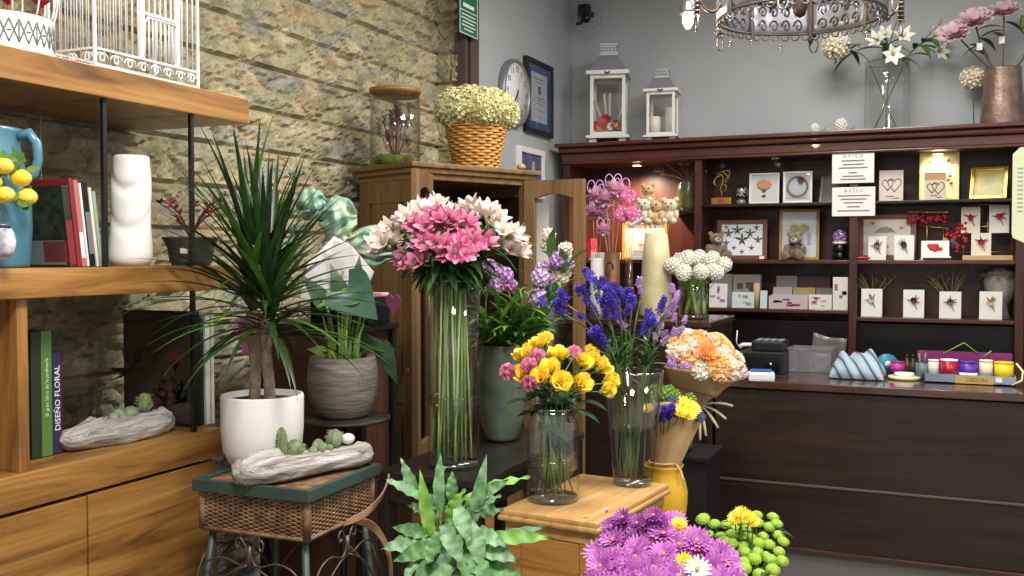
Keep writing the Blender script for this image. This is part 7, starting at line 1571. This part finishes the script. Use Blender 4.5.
o, w_, h_ = stand('tape_stack', 'flat cream and yellow tape roll lying before the magenta spool', 'tape', 888, 365, 921, 372, CZ_, Y=5.2); MB().lathe([(.03, 0), (w_/2, 0), (w_/2, .014), (.03, .014)], 30).build('tape_roll', mat('tape_cream', 'd9cfa0', .5), o); m = MB(); m.lathe([(.02, .014), (.045, .014), (.045, .03), (.02, .03)], 24); m.build('second_roll', PAPER, o)
for k, (px, lb, mt) in enumerate(((907, 'brown glue bottle beside the magenta spool', mat('bottle_brown', '4a3526', .4)), (913, 'dark olive bottle next to the brown glue bottle', mat('bottle_olive', '3a3a2c', .4)))):
    o, w_, h_ = stand('small_bottle', lb, 'bottle', px-3, 352, px+3, 372, CZ_, Y=5.36); MB().lathe([(.001, 0), (.018, 0), (.018, .06), (.008, .075), (.008, .09), (.001, .09)], 20).build('bottle_body', mt, o); MB().lathe([(.001, .09), (.009, .09), (.006, .105), (.001, .105)], 14).build('cap', BLACK, o)
o, w_, h_ = stand('tool_cup', 'teal grey cup of dark scissors and pens by the spool tray', 'cup', 917, 362, 928, 376, CZ_, Y=5.22); MB().lathe([(.001, 0), (.03, 0), (.034, .08), (.03, .08), (.027, .01), (.001, .01)], 24).build('cup_body', mat('cup_teal_grey', '566a70', .4), o)
for k in range(6): MB().tube([(.008*math.cos(k), .008*math.sin(k), .012), (.024*math.cos(k), .024*math.sin(k), .115+.012*(k % 3))], .004, 6).build('pen', (BLACK, GREYINK, mat('pen_maroon', '5a2030', .4))[k % 3], o)
xa, xb = PY(925, 374, 5.12).x, PY(1016, 374, 5.12).x; wt = xb-xa; ht = .042
tr_ = thing('spool_tray', 'low blue-grey cardboard tray of ribbon spools with a tan label', 'tray', ((xa+xb)/2, 5.2, CZ_)); TG = mat('tray_blue_grey', '6f7f90', .6, c2='8494a4', sc=8); m = MB(); m.box((0, 0, .003), (wt, .18, .006))
for y in (-.088, .088): m.box((0, y, ht/2), (wt, .004, ht))
for x in (-wt/2+.002, wt/2-.002): m.box((x, 0, ht/2), (.004, .172, ht))
m.build('tray_body', TG, tr_); lx0, lx1 = PY(955, 372, 5.11).x-(xa+xb)/2, PY(994, 372, 5.11).x-(xa+xb)/2
MB().box(((lx0+lx1)/2, -.0912, ht*.5), (lx1-lx0, .002, ht*.86)).build('label', mat('label_tan', 'b89a5e', .6), tr_); MB().text('LIEDUN', ht*.62, Matrix.Translation(((lx0+lx1)/2+.01, -.0926, ht*.5)), .0004).build('lettering', mat('label_ink', '6b5530', .6), tr_); lx = PY(999, 372, 5.11).x-(xa+xb)/2; MB().box((lx, -.0912, ht*.6), (.028, .002, .022)).build('price_sticker', PAPER, tr_)
Yt = 5.2; zt_ = CZ_+.008
spool('ribbon_spool', 'pale spool of twisted white cord in the tray by the tool cup', 928, 352, 939, 371, zt_, Yt, PAPER, mat('cord_white', 'cfc7c2', .6)); spool('ribbon_spool', 'glossy red ribbon spool in the tray', 940, 350, 958, 370, zt_, Yt, PAPER, mat('ribbon_red', 'a51f2e', .25)); spool('ribbon_spool', 'violet and white ribbon spool in the tray beside the red one', 959, 351, 978, 370, zt_, Yt, mat('ribbon_violet', '4a2e95', .4), mat('ribbon_violet', '', 0), PAPER); spool('ribbon_spool', 'cream twine spool in the tray beside the yellow one', 979, 349, 993, 370, zt_, Yt, CREAM, mat('twine_cream', 'd6cda5', .6), GREYINK); o = spool('ribbon_spool', 'bright yellow ribbon spool with a loose end at the tray corner', 994, 350, 1014, 370, zt_, Yt, mat('ribbon_yellow', 'e2c40e', .4), mat('ribbon_yellow', '', 0))
MB().tube([(.05, -.03, .09), (.075, -.075, .06), (.07, -.098, .02), (.03, -.1, -.003)], .005, 6).build('loose_end', mat('ribbon_pale_yellow', 'dcd488', .5), o)
o, w_, h_ = stand('colour_board', 'magenta cardboard strip standing behind the ribbon spools', 'board', 917, 345, 1012, 372, CZ_, Y=5.32); MB().box((0, 0, h_/2), (w_, .006, h_)).build('board', mat('board_magenta', '7d1f63', .5), o)
m = MB(); m.tube([(-.09, -.012, h_*.92), (.0, -.012, h_+.045), (.06, -.012, h_*.98)], .003, 5); m.tube([(.08, -.012, h_*.8), (.12, -.012, h_+.01)], .003, 5); m.build('green_tie', mat('tie_green', '7fa64a', .5), o)
